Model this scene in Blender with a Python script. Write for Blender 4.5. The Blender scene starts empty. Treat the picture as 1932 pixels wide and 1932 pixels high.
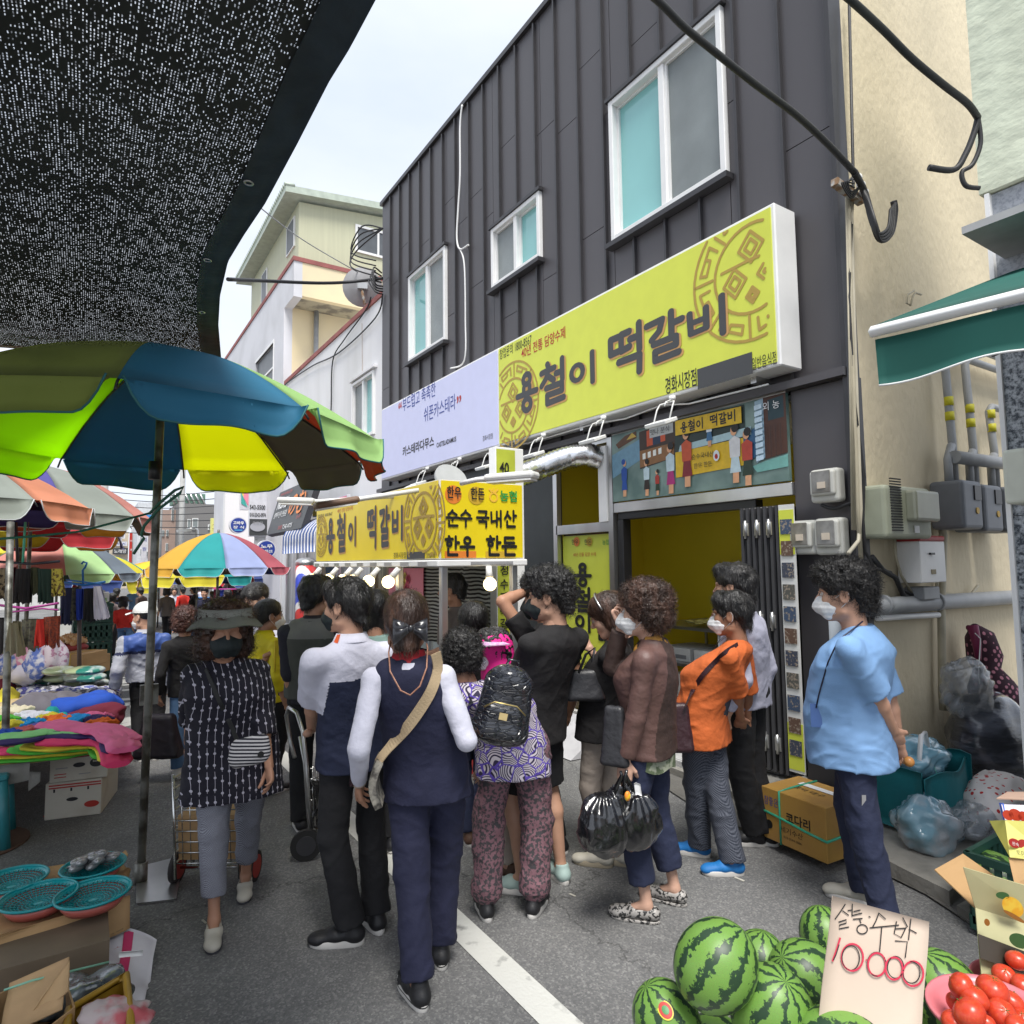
import bpy,bmesh,math,random
import numpy as np
from mathutils import Vector,Matrix,Euler
R_=math.radians
scn=bpy.context.scene
# ------------------------------------------------------------ camera
CF,CH=1230.0,1.72
_yaw,_pit,_rol=math.atan(805/1230),math.atan(94/1230),0.012
_F=Vector((math.sin(_yaw)*math.cos(_pit),math.cos(_yaw)*math.cos(_pit),math.sin(_pit)))
_R0=Vector((math.cos(_yaw),-math.sin(_yaw),0));_U0=_R0.cross(_F)
_R=_R0*math.cos(_rol)-_U0*math.sin(_rol);_U=_R.cross(_F)
cam=bpy.data.cameras.new('camera');camo=bpy.data.objects.new('camera',cam)
scn.collection.objects.link(camo);scn.camera=camo
cam.sensor_width=36;cam.lens=CF/1932*36;cam.clip_start=.05;cam.clip_end=2000
camo.matrix_world=Matrix(((_R.x,_U.x,-_F.x,0),(_R.y,_U.y,-_F.y,0),(_R.z,_U.z,-_F.z,CH),(0,0,0,1)))
# ------------------------------------------------------------ world, sun, exposure
SUN_EL,SUN_AZ=R_(62),R_(206)
w=bpy.data.worlds.new('World');scn.world=w;w.use_nodes=True
nt=w.node_tree;nt.nodes.clear()
out=nt.nodes.new('ShaderNodeOutputWorld');bg=nt.nodes.new('ShaderNodeBackground')
sky=nt.nodes.new('ShaderNodeTexSky');sky.sky_type='NISHITA';sky.sun_disc=False
sky.sun_elevation=SUN_EL;sky.sun_rotation=SUN_AZ;sky.dust_density=3;sky.air_density=1
tc=nt.nodes.new('ShaderNodeTexCoord');mp=nt.nodes.new('ShaderNodeMapping');mp.inputs['Scale'].default_value=(1,1,2.6)
nz=nt.nodes.new('ShaderNodeTexNoise');nz.inputs['Scale'].default_value=1.7;nz.inputs['Detail'].default_value=5;nz.inputs['Roughness'].default_value=.5
cr=nt.nodes.new('ShaderNodeValToRGB')
cr.color_ramp.elements[0].position=.3;cr.color_ramp.elements[0].color=(5.3,6.0,7.3,1)
cr.color_ramp.elements[1].position=.68;cr.color_ramp.elements[1].color=(7.5,7.8,8.3,1)
mx=nt.nodes.new('ShaderNodeMix');mx.data_type='RGBA';mx.inputs['Factor'].default_value=.93
nt.links.new(tc.outputs['Generated'],mp.inputs['Vector']);nt.links.new(mp.outputs[0],nz.inputs['Vector'])
nt.links.new(nz.outputs['Fac'],cr.inputs[0]);nt.links.new(sky.outputs[0],mx.inputs['A']);nt.links.new(cr.outputs[0],mx.inputs['B'])
nt.links.new(mx.outputs['Result'],bg.inputs[0]);bg.inputs[1].default_value=.088;nt.links.new(bg.outputs[0],out.inputs[0])
sl=bpy.data.lights.new('sun','SUN');sl.energy=2.7;sl.angle=R_(24);sl.color=(1,.965,.91)
so=bpy.data.objects.new('sun',sl);scn.collection.objects.link(so)
_sd=Vector((math.sin(SUN_AZ)*math.cos(SUN_EL),math.cos(SUN_AZ)*math.cos(SUN_EL),math.sin(SUN_EL)))
so.rotation_euler=(-_sd).to_track_quat('-Z','Y').to_euler()
scn.view_settings.view_transform='Standard';scn.view_settings.look='None'
scn.view_settings.exposure=.78;scn.view_settings.gamma=1
try:scn.view_settings.use_curve_mapping=False
except Exception:pass
scn.cycles.max_bounces=8;scn.cycles.transparent_max_bounces=16
# ------------------------------------------------------------ places: a photo pixel (1932 wide) met with a real plane
def _ray(u,v):return _F*CF+_R*(u-966)-_U*(v-966)
def _pl(u,v,ax,val):
 d=_ray(u,v);c=Vector((0,0,CH));t=(val-c[ax])/d[ax];return c+d*t
def G(u,v,z=0.):return _pl(u,v,2,z)
def FX(u,v,X):return _pl(u,v,0,X)
def FY(u,v,Y):return _pl(u,v,1,Y)
def DP(u,v,dep):return Vector((0,0,CH))+_ray(u,v)*(dep/CF)
# ------------------------------------------------------------ materials
MATS={}
def lin(c):
 if isinstance(c,str):
  c=[int(c[i:i+2],16)/255 for i in(0,2,4)]
  return tuple((x/12.92 if x<=.04045 else((x+.055)/1.055)**2.4)for x in c)
 return tuple(c)
def mat(name,col,rough=.6,metal=0.,var=.12,vs=6.,bump=0.,bs=40.,c2=None,c2t=(.45,.6),spec=.5,emis=0.,transl=0.,alpha=1.,coat=0.,stretch=(1,1,1),trans=0.):
 if name in MATS:return MATS[name]
 col=lin(col);m=bpy.data.materials.new(name);m.use_nodes=True;n=m.node_tree.nodes;L=m.node_tree.links
 b=n['Principled BSDF'];b.inputs['Roughness'].default_value=rough;b.inputs['Metallic'].default_value=metal
 b.inputs['Specular IOR Level'].default_value=spec
 if coat:b.inputs['Coat Weight'].default_value=coat;b.inputs['Coat Roughness'].default_value=.15
 if trans:b.inputs['Transmission Weight'].default_value=trans
 b.inputs['Base Color'].default_value=(*col,1)
 t=None
 if var or bump or c2:
  t=n.new('ShaderNodeTexCoord');q=n.new('ShaderNodeMapping');q.inputs['Scale'].default_value=stretch
  L.new(t.outputs['Object'],q.inputs[0])
 if var or c2:
  z=n.new('ShaderNodeTexNoise');z.inputs['Scale'].default_value=vs;z.inputs['Detail'].default_value=4
  L.new(q.outputs[0],z.inputs['Vector'])
  r=n.new('ShaderNodeValToRGB');L.new(z.outputs['Fac'],r.inputs[0])
  if c2:
   c2=lin(c2);r.color_ramp.elements[0].position=c2t[0];r.color_ramp.elements[1].position=c2t[1]
   r.color_ramp.elements[0].color=(*col,1);r.color_ramp.elements[1].color=(*c2,1)
  else:
   r.color_ramp.elements[0].position=.3;r.color_ramp.elements[1].position=.7
   r.color_ramp.elements[0].color=(*[x*(1-var)for x in col],1);r.color_ramp.elements[1].color=(*[min(1,x*(1+var))for x in col],1)
  L.new(r.outputs[0],b.inputs['Base Color'])
  m['colnode']=r.name
 if bump:
  z2=n.new('ShaderNodeTexNoise');z2.inputs['Scale'].default_value=bs;z2.inputs['Detail'].default_value=5
  L.new(q.outputs[0],z2.inputs['Vector']);bp=n.new('ShaderNodeBump');bp.inputs['Strength'].default_value=bump;bp.inputs['Distance'].default_value=.02
  L.new(z2.outputs['Fac'],bp.inputs['Height']);L.new(bp.outputs[0],b.inputs['Normal'])
 if emis:
  b.inputs['Emission Color'].default_value=(*col,1);b.inputs['Emission Strength'].default_value=emis
 if alpha<1:b.inputs['Alpha'].default_value=alpha
 if transl:
  o=n['Material Output'];tr=n.new('ShaderNodeBsdfTranslucent');ms=n.new('ShaderNodeMixShader');ms.inputs[0].default_value=transl
  tr.inputs[0].default_value=(*col,1);L.new(b.outputs[0],ms.inputs[1]);L.new(tr.outputs[0],ms.inputs[2]);L.new(ms.outputs[0],o.inputs[0])
 MATS[name]=m;return m
def nodes(m):return m.node_tree.nodes,m.node_tree.links,m.node_tree.nodes['Principled BSDF']
def pcol(hexc,k=1.):return tuple(x*k for x in lin(hexc))
# ------------------------------------------------------------ objects
COL=scn.collection
def wpos(o):
 p=Vector((0,0,0))
 while o is not None:p+=Vector(o.location);o=o.parent
 return p
def link(name,me,parent=None,loc=None):
 o=bpy.data.objects.new(name,me);COL.objects.link(o)
 if parent is not None:o.parent=parent
 if loc is not None:o.location=loc
 return o
def thing(name,label,cat,loc=(0,0,0),group=None):
 o=link(name,None,None,Vector(loc));o.empty_display_size=.1
 return tag(o,label,cat,group)
def tag(o,label=None,cat=None,group=None,kind=None):
 if label:o['label']=label
 if cat:o['category']=cat
 if group:o['group']=group
 if kind:o['kind']=kind
 return o
class MB:
 def __init__(s):s.v=[];s.f=[];s.m=[];s.sm=[]
 def add(s,vs,fs,mi=0,smooth=False):
  b=len(s.v);s.v.extend([tuple(x)for x in vs]);s.f.extend([tuple(b+i for i in f)for f in fs]);s.m.extend([mi]*len(fs));s.sm.extend([smooth]*len(fs));return s
 def box(s,lo,hi,mi=0):
  x0,y0,z0=lo;x1,y1,z1=hi
  if x0>x1:x0,x1=x1,x0
  if y0>y1:y0,y1=y1,y0
  if z0>z1:z0,z1=z1,z0
  return s.add([(x0,y0,z0),(x1,y0,z0),(x1,y1,z0),(x0,y1,z0),(x0,y0,z1),(x1,y0,z1),(x1,y1,z1),(x0,y1,z1)],[(0,3,2,1),(4,5,6,7),(0,1,5,4),(1,2,6,5),(2,3,7,6),(3,0,4,7)],mi)
 def obox(s,c,sx,sy,sz,ax=(1,0,0),ay=None,az=None,mi=0):
  ax=Vector(ax).normalized();az=Vector(az or(0,0,1));ay=Vector(ay)if ay else az.cross(ax);ay.normalize();az=ax.cross(ay).normalized();c=Vector(c)
  vs=[c+ax*(a*sx/2)+ay*(b*sy/2)+az*(d*sz/2)for d in(-1,1)for a,b in((-1,-1),(1,-1),(1,1),(-1,1))]
  return s.add(vs,[(0,3,2,1),(4,5,6,7),(0,1,5,4),(1,2,6,5),(2,3,7,6),(3,0,4,7)],mi)
 def quad(s,a,b,c,d,mi=0):return s.add([a,b,c,d],[(0,1,2,3)],mi)
 def rings(s,rs,mi=0,cap=True,smooth=True,closed=False):
  n=len(rs[0]);b=len(s.v)
  for r in rs:s.v.extend([tuple(p)for p in r])
  k=len(rs)
  for i in range(k if closed else k-1):
   for j in range(n):
    a0=b+i*n;a1=b+((i+1)%k)*n
    s.f.append((a0+j,a0+(j+1)%n,a1+(j+1)%n,a1+j));s.m.append(mi);s.sm.append(smooth)
  if cap and not closed:
   s.f.append(tuple(b+j for j in reversed(range(n))));s.m.append(mi);s.sm.append(False)
   s.f.append(tuple(b+(k-1)*n+j for j in range(n)));s.m.append(mi);s.sm.append(False)
  return s
 def tube(s,pts,r,n=8,mi=0,cap=True,closed=False):
  pts=[Vector(p)for p in pts];rr=r if isinstance(r,(list,tuple))else[r]*len(pts);rs=[];K=len(pts)
  up=None
  for i,p in enumerate(pts):
   if closed:d=pts[(i+1)%K]-pts[i-1]
   else:d=pts[min(i+1,K-1)]-pts[max(i-1,0)]
   if d.length<1e-9:d=Vector((0,0,1))
   d.normalize()
   if up is None:up=Vector((0,0,1))if abs(d.z)<.9 else Vector((1,0,0))
   a=d.cross(up)
   if a.length<1e-4:a=d.cross(Vector((0,1,0)))
   a.normalize();b=a.cross(d);up=b
   rs.append([p+(a*math.cos(t)+b*math.sin(t))*rr[i]for t in[2*math.pi*j/n for j in range(n)]])
  return s.rings(rs,mi,cap and not closed,True,closed)
 def cyl(s,a,b,r,n=16,mi=0,r2=None):return s.tube([a,b],[r,r if r2 is None else r2],n,mi)
 def ball(s,c,rx,ry=None,rz=None,nu=16,nv=10,mi=0,ax=None,disp=None):
  ry=rx if ry is None else ry;rz=rx if rz is None else rz;c=Vector(c);M=ax or Matrix.Identity(3)
  vs=[c+M@Vector((0,0,-rz))];
  for i in range(1,nv):
   t=-math.pi/2+math.pi*i/nv
   for j in range(nu):
    p=2*math.pi*j/nu;q=Vector((rx*math.cos(t)*math.cos(p),ry*math.cos(t)*math.sin(p),rz*math.sin(t)))
    if disp:q=q*disp(q)
    vs.append(c+M@q)
  vs.append(c+M@Vector((0,0,rz)));fs=[]
  for j in range(nu):fs.append((0,1+(j+1)%nu,1+j))
  for i in range(nv-2):
   for j in range(nu):a=1+i*nu;fs.append((a+j,a+(j+1)%nu,a+nu+(j+1)%nu,a+nu+j))
  e=len(vs)-1;a=1+(nv-2)*nu
  for j in range(nu):fs.append((a+j,a+(j+1)%nu,e))
  return s.add(vs,fs,mi,True)
 def prism(s,poly,o,ax,ay,depth,mi=0,mib=None):
  o=Vector(o);ax=Vector(ax);ay=Vector(ay);nn=ax.cross(ay).normalized()*depth;n=len(poly)
  f=[o+ax*x+ay*y for x,y in poly];bk=[p-nn for p in f]
  s.add(f+bk,[tuple(range(n)),tuple(reversed(range(n,2*n)))]+[(i,i+n,(i+1)%n+n,(i+1)%n)for i in range(n)],mi);return s
 def grid(s,fn,nu,nv,mi=0,smooth=True,thick=0.):
  pts=[[Vector(fn(i/nu,j/nv))for j in range(nv+1)]for i in range(nu+1)]
  vs=[p for r in pts for p in r];W=nv+1
  fs=[(i*W+j,(i+1)*W+j,(i+1)*W+j+1,i*W+j+1)for i in range(nu)for j in range(nv)]
  if thick:
   N=[Vector((0,0,0))for _ in vs]
   for f in fs:
    nn=(vs[f[2]]-vs[f[0]]).cross(vs[f[3]]-vs[f[1]])
    for k in f:N[k]+=nn
   n0=len(vs);v2=[p-(q.normalized()if q.length>1e-12 else Vector((0,0,1)))*thick for p,q in zip(vs,N)]
   e=[tuple(n0+k for k in reversed(f))for f in fs]
   bd=[i*W for i in range(nu+1)]+[nu*W+j for j in range(1,W)]+[i*W+nv for i in reversed(range(nu))]+[j for j in reversed(range(1,nv))]
   e+=[(bd[k],bd[(k+1)%len(bd)],bd[(k+1)%len(bd)]+n0,bd[k]+n0)for k in range(len(bd))]
   return s.add(vs+v2,fs+e,mi,smooth)
  return s.add(vs,fs,mi,smooth)
 def build(s,name,mats,parent=None,**kw):
  me=bpy.data.meshes.new(name);base=wpos(parent)if parent is not None else Vector(kw.get('base',(0,0,0)))
  bx,by,bz=base
  me.from_pydata([(x-bx,y-by,z-bz)for x,y,z in s.v],[],s.f)
  for m in(mats if isinstance(mats,(list,tuple))else[mats]):me.materials.append(m)
  if len(me.polygons)==len(s.m):
   me.polygons.foreach_set('material_index',s.m);me.polygons.foreach_set('use_smooth',s.sm)
  o=link(name,me,parent,None if parent is not None else base)
  if kw.get('bevel'):
   bv=o.modifiers.new('bevel','BEVEL');bv.width=kw['bevel'];bv.segments=kw.get('seg',1);bv.limit_method='ANGLE'
  if kw.get('label'):o['label']=kw['label']
  return o
def struct(o,label=None):
 o['kind']='structure'
 if label:o['label']=label
 return o
_fc={};TS=bpy.data.scenes.new("type_setting")
def _dg():
 with bpy.context.temp_override(scene=TS,view_layer=TS.view_layers[0]):d=bpy.context.evaluated_depsgraph_get()
 d.update();return d
def text(s,m,o,ax,ay,parent,h=None,w=None,name='lettering',bold=0.,lift=.003,align='L',shear=0.,depth=0.):
 """flat printed lettering: lower-left corner o, running along ax, up along ay, height h and/or width w"""
 key=(s,bold,shear)
 if key not in _fc:
  cu=bpy.data.curves.new('t','FONT');cu.body=s;cu.size=1;cu.offset=bold;cu.shear=shear;cu.resolution_u=3
  ob=bpy.data.objects.new('t',cu);TS.collection.objects.link(ob);dg=_dg()
  me=bpy.data.meshes.new_from_object(ob.evaluated_get(dg));bpy.data.objects.remove(ob);bpy.data.curves.remove(cu);_fc[key]=me
 me=_fc[key].copy()
 if not me.vertices:return None
 co=np.empty(len(me.vertices)*3);me.vertices.foreach_get('co',co);co=co.reshape(-1,3)
 lo=co.min(0);hi=co.max(0);co=co-lo;sz=hi-lo
 sy=(h/sz[1])if h else(w/sz[0]);sx=(w/sz[0])if w else sy
 ax=Vector(ax).normalized();ay=Vector(ay).normalized();nn=ax.cross(ay)
 o=Vector(o)+nn*lift-wpos(parent)
 if align=='C':o-=ax*(sz[0]*sx/2)
 if align=='R':o-=ax*(sz[0]*sx)
 A=np.array([ax*sx,ay*sy,nn*0]);out=co@A+np.array(o)
 me.vertices.foreach_set('co',out.ravel());me.materials.clear();me.materials.append(m);me.update()
 return link(name,me,parent)
def strokes(paths,wd,m,o,ax,ay,parent,sc=(1,1),name='lettering',lift=.003,n=8):
 """brush lettering: round-ended flat strokes"""
 b=MB();ax=Vector(ax).normalized()*sc[0];ay=Vector(ay).normalized()*sc[1];nn=ax.cross(ay).normalized();o=Vector(o)+nn*lift
 k=0
 for p in paths:
  closed=p[0]==p[-1];pts=[np.array(q,float)for q in p]
  w=wd*(1 if not isinstance(wd,dict)else 1)
  for i in range(len(pts)-1):
   a,c=pts[i],pts[i+1];d=c-a;L=np.hypot(*d)
   if L<1e-6:continue
   d/=L;e=np.array([-d[1],d[0]])*w/2;k+=1;lf=nn*(.00012*(k%9))
   poly=[]
   t0=math.atan2(d[1],d[0])
   for j in range(n+1):t=t0+math.pi/2+math.pi*j/n;poly.append(a+np.array([math.cos(t),math.sin(t)])*w/2)
   for j in range(n+1):t=t0-math.pi/2+math.pi*j/n;poly.append(c+np.array([math.cos(t),math.sin(t)])*w/2)
   b.add([o+lf+ax*q[0]+ay*q[1]for q in poly],[tuple(range(len(poly)))],0)
 return b.build(name,m,parent)
def circ(cx,cy,rx,ry=None,n=14,a0=0,a1=360):
 ry=rx if ry is None else ry
 return[(cx+rx*math.cos(R_(a0+(a1-a0)*i/n)),cy+ry*math.sin(R_(a0+(a1-a0)*i/n)))for i in range(n+1)]
_lat=np.random.RandomState(5).rand(32,32,32).astype(np.float32)*2-1
def vnoise(x,y,z):
 xi=np.floor(x).astype(np.int32);yi=np.floor(y).astype(np.int32);zi=np.floor(z).astype(np.int32)
 fx=x-xi;fy=y-yi;fz=z-zi;fx=fx*fx*(3-2*fx);fy=fy*fy*(3-2*fy);fz=fz*fz*(3-2*fz)
 xi&=31;yi&=31;zi&=31;x1=(xi+1)&31;y1=(yi+1)&31;z1=(zi+1)&31;L=_lat
 a=L[xi,yi,zi]*(1-fx)+L[x1,yi,zi]*fx;b=L[xi,y1,zi]*(1-fx)+L[x1,y1,zi]*fx
 c=L[xi,yi,z1]*(1-fx)+L[x1,yi,z1]*fx;d=L[xi,y1,z1]*(1-fx)+L[x1,y1,z1]*fx
 return(a*(1-fy)+b*fy)*(1-fz)+(c*(1-fy)+d*fy)*fz
def noise3(p,s=1.,o=0.):
 return float(vnoise(np.array([p[0]*s+o]),np.array([p[1]*s+o*1.7]),np.array([p[2]*s+o*.3]))[0])
rnd=random.Random(11)
# ============================================================ ground
def ground():
 m=mat('asphalt',(.085,.088,.092),.92,bump=.0,vs=.6,var=.18)
 n,L,b=nodes(m)
 t=n.new('ShaderNodeTexCoord')
 def nse(sc,de=3,ro=.6):
  z=n.new('ShaderNodeTexNoise');z.inputs['Scale'].default_value=sc;z.inputs['Detail'].default_value=de;z.inputs['Roughness'].default_value=ro;L.new(t.outputs['Object'],z.inputs['Vector']);return z
 v=n.new('ShaderNodeTexVoronoi');v.inputs['Scale'].default_value=120;L.new(t.outputs['Object'],v.inputs['Vector'])
 sp=n.new('ShaderNodeValToRGB');L.new(v.outputs['Color'],sp.inputs[0]);e=sp.color_ramp.elements
 e[0].position=.15;e[0].color=(.128,.129,.132,1);e[1].position=.97;e[1].color=(.27,.27,.265,1);e2=sp.color_ramp.elements.new(.6);e2.color=(.165,.166,.167,1)
 big=n.new('ShaderNodeValToRGB');L.new(nse(.9,6,.65).outputs['Fac'],big.inputs[0]);e=big.color_ramp.elements
 e[0].position=.32;e[0].color=(.68,.68,.68,1);e[1].position=.66;e[1].color=(1.2,1.19,1.17,1)
 mu=n.new('ShaderNodeMix');mu.data_type='RGBA';mu.blend_type='MULTIPLY';mu.inputs['Factor'].default_value=1
 L.new(sp.outputs[0],mu.inputs['A']);L.new(big.outputs[0],mu.inputs['B'])
 st=n.new('ShaderNodeValToRGB');L.new(nse(2.3,5,.7).outputs['Fac'],st.inputs[0]);e=st.color_ramp.elements
 e[0].position=.66;e[0].color=(1,1,1,1);e[1].position=.72;e[1].color=(.55,.55,.56,1)
 m2=n.new('ShaderNodeMix');m2.data_type='RGBA';m2.blend_type='MULTIPLY';m2.inputs['Factor'].default_value=1
 L.new(mu.outputs['Result'],m2.inputs['A']);L.new(st.outputs[0],m2.inputs['B'])
 v2=n.new('ShaderNodeTexVoronoi');v2.feature='DISTANCE_TO_EDGE';v2.inputs['Scale'].default_value=.42
 wv=nse(1.6,5,.7);va=n.new('ShaderNodeVectorMath');va.operation='MULTIPLY_ADD';L.new(wv.outputs['Color'],va.inputs[0]);va.inputs[1].default_value=(.9,.9,0);L.new(t.outputs['Object'],va.inputs[2]);L.new(va.outputs[0],v2.inputs['Vector'])
 ck=n.new('ShaderNodeValToRGB');L.new(v2.outputs['Distance'],ck.inputs[0]);e=ck.color_ramp.elements;e[0].position=0;e[0].color=(.35,.35,.35,1);e[1].position=.005;e[1].color=(1,1,1,1)
 m3=n.new('ShaderNodeMix');m3.data_type='RGBA';m3.blend_type='MULTIPLY';m3.inputs['Factor'].default_value=.8
 L.new(m2.outputs['Result'],m3.inputs['A']);L.new(ck.outputs[0],m3.inputs['B']);L.new(m3.outputs['Result'],b.inputs['Base Color'])
 bp=n.new('ShaderNodeBump');bp.inputs['Strength'].default_value=.6;bp.inputs['Distance'].default_value=.004;L.new(v.outputs['Distance'],bp.inputs['Height']);L.new(bp.outputs[0],b.inputs['Normal'])
 g=MB();g.grid(lambda a,c:(-200+400*a,-60+460*c,0),8,8);struct(g.build('road',m))
ground()
PAINT=mat('road_paint',(.62,.62,.58),.8,c2=(.25,.25,.24),c2t=(.6,.72),vs=9,bump=.2,bs=60)
def mark(name,polys,label):
 b=MB()
 for p in polys:b.add([(x,y,.004)for x,y in p],[tuple(range(len(p)))])
 return struct(b.build(name,PAINT),label)
def rect(x0,y0,x1,y1):return[(x0,y0),(x1,y0),(x1,y1),(x0,y1)]
xl=G(850,1765).x;xr=G(853,1706).x
mark('road_line',[rect(xl,.5,xr,9)],'white painted edge line running up the street')
def gq(*uv):return[tuple(G(u,v).xy)for u,v in uv]
mk=[gq((190,1262),(248,1258),(248,1266),(190,1270)),gq((199,1281),(246,1277),(246,1281),(199,1285)),gq((199,1285),(213,1284),(213,1292),(199,1293)),gq((199,1293),(246,1289),(246,1293),(199,1297)),gq((229,1281),(246,1279),(246,1291),(229,1292)),gq((200,1304),(248,1300),(248,1303),(200,1308)),gq((193,1321),(250,1317),(250,1321),(193,1325)),gq((190,1375),(252,1361),(252,1368),(190,1382)),gq((193,1331),(252,1325),(252,1330),(193,1340)),gq((193,1362),(252,1352),(252,1361),(193,1373)),gq((193,1338),(210,1335),(212,1364),(193,1367)),gq((244,1328),(252,1328),(252,1358),(250,1356))]
mk+=[gq((192,1243+5*i),(236,1240+5*i),(236,1242+5*i),(192,1245+5*i))for i in range(4)]
mk+=[gq((195,1210),(235,1208),(235,1212),(195,1214))]
mark('road_lettering',mk,'white painted road lettering further up the street')
# ------------------------------------------------------------ pavement on the right
CON=mat('concrete',(.26,.25,.225),.9,c2=(.17,.165,.15),c2t=(.42,.62),vs=4,bump=.35,bs=30)
COND=mat('concrete_dark',(.13,.125,.115),.95,bump=.5,bs=30)
def pavement():
 root=struct(link('pavement',None,None,Vector((3.9,2,0))),'cracked grey concrete pavement before the shop and alley')
 b=MB()
 b.grid(lambda s,t:(lambda y:((3.62+.12*math.sin(y*1.3)+(.35 if y>3 else 0)*min(1,max(0,(y-3)))-(max(0,1.9-y))*.55)*(1-s)+9*s,y,.012+.02*min(1,s*9)))(-3+15*t),10,60)
 b.build('bed',COND,root)
# slabs with ragged edges, gaps are the cracks
 def slab(poly,z,dz=.05,k=0):
  pts=[]
  for i in range(len(poly)):
   a=Vector((*poly[i],0));c=Vector((*poly[(i+1)%len(poly)],0));n=max(2,int((c-a).length/.07));d=(c-a).normalized();e=Vector((-d.y,d.x,0))
   for j in range(n):p=a.lerp(c,j/n);pts.append(p+e*(.022*noise3(p,6,k)))
  m=MB();n=len(pts);cen=sum(pts,Vector())/n
  def zz(p,i=0):return z+.012*noise3(p,2.2,k+9)+(p.x-3.6)*.03*(1 if p.x<4.5 else 0)
  top=[Vector((p.x,p.y,zz(p)))for p in pts];inn=[Vector((*(p*.94+cen*.06).xy,zz(p)+.006))for p in pts];bot=[Vector((p.x,p.y,z-dz))for p in pts]
  m.rings([bot,top,inn],0,True,False);m.build('slab',CON,root)
 slab([(3.60,1.62),(4.45,1.62),(4.45,2.42),(3.80,2.40)],.09,.08,1)
 slab([(4.47,1.62),(5.6,1.62),(5.6,2.48),(4.47,2.48)],.11,.1,2)
 slab([(5.62,1.62),(7.6,1.62),(7.6,2.48),(5.62,2.48)],.13,.1,3)
 slab([(3.82,2.43),(4.47,2.45),(4.46,3.5),(3.95,3.5)],.07,.07,4)
 slab([(3.96,3.53),(4.46,3.53),(4.46,4.8),(4.05,4.8)],.07,.07,5)
 slab([(3.22,.75),(4.35,.75),(4.4,1.58),(3.55,1.58)],.05,.05,6)
 slab([(4.05,4.84),(4.46,4.84),(4.46,8),(4.0,8)],.06,.06,7)
 slab([(3.98,8.04),(4.46,8.04),(4.46,14),(3.98,14)],.06,.06,8)
 slab([(2.9,-1.5),(4.38,-1.5),(4.38,.72),(3.2,.72)],.05,.05,9)
pavement()
TILE=mat('step_tile',(.42,.42,.42),.55,vs=8)
st=thing('doorstep','grey tiled doorstep in front of the shop doorway','step',(4.2,4.0,0))
for i in range(4):
 b=MB();b.box((4.02,3.45+.42*i,.06),(4.47,3.862+.42*i,.135));b.build('tile',TILE,st,bevel=.004)
 b=MB();b.box((4.0,3.45+.42*i,.0),(4.018,3.862+.42*i,.13));b.build('tile',TILE,st,bevel=.004)
b=MB();p=FX(1120,1420,4.0)
b.add([(3.55,4.55,.01),(3.55,5.35,.01),(3.98,5.35,.26),(3.98,4.55,.26),(3.98,4.55,.0),(3.98,5.35,.0)],[(0,3,2,1),(0,4,3),(1,2,5),(3,4,5,2)])
tag(b.build('kerb_ramp',mat('ramp',(.5,.5,.52),.6),None,base=(3.75,4.9,0)),'light grey wedge ramp beside the doorstep by the yellow banner door','ramp')
# ============================================================ dark metal-clad building
PAN=mat('dark_cladding',(.076,.071,.076),.42,metal=.15,var=.1,vs=.9,bump=.05,bs=3,stretch=(1,1,.35))
SEAM=mat('cladding_seam',(.04,.039,.043),.42,metal=.15)
WHT=mat('white_pvc',(.78,.78,.77),.35,var=.04)
TEAL=mat('teal_pane',(.22,.50,.49),.06,var=.12,vs=.8,spec=.8)
GRYP=mat('screened_pane',(.20,.225,.225),.3,var=.2,vs=1.5,bump=.15,bs=350)
BLK=mat('black_metal',(.018,.018,.02),.4)
STEEL=mat('steel',(.55,.55,.54),.3,metal=.9,var=.15,vs=3,stretch=(1,1,.2))
DRK=mat('dark_void',(.03,.03,.032),.9)
Y0,Y1,ZT=2.5,11.22,8.45
shop=thing('shop_building','two storey building clad in dark grey standing seam metal with three white windows','building',(4.5,6.8,0))
holes=[(8.6,9.95,5.09,6.57),(6.13,7.25,5.37,6.2),(3.42,4.87,5.0,6.52)]
def cells(y0,y1,z0,z1,hs):
 ys=sorted({y0,y1,*[h[0]for h in hs],*[h[1]for h in hs]});outl=[]
 for a,c in zip(ys,ys[1:]):
  cur=z0
  for h in sorted([h for h in hs if h[0]<=a+1e-6 and h[1]>=c-1e-6],key=lambda h:h[2]):
   if h[2]>cur:outl.append((a,c,cur,h[2]))
   cur=h[3]
  if cur<z1:outl.append((a,c,cur,z1))
 return outl
b=MB()
for a,c,z0,z1 in cells(Y0+.2,Y1,3.06,ZT-.03,holes):b.box((4.53,a,z0),(4.72,c,z1))
b.box((4.53,Y1-.2,0),(9,Y1,ZT-.03));b.box((4.72,Y0+.2,3.06),(9,Y1-.2,3.2));b.box((4.72,Y0+.2,ZT-.2),(9,Y1-.2,ZT-.03));b.box((8.8,Y0+.2,0),(9,Y1-.2,3.06))
b.build('wall',DRK,shop)
ys=[2.5,2.9]
y=2.9
step=.415
while y<Y1-.3:y+=step;ys.append(y)
ys=ys[:-1]+[Y1]
for h in holes:
 pass
cols=sorted(ys);zj=[8.45]
pk=0
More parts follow.
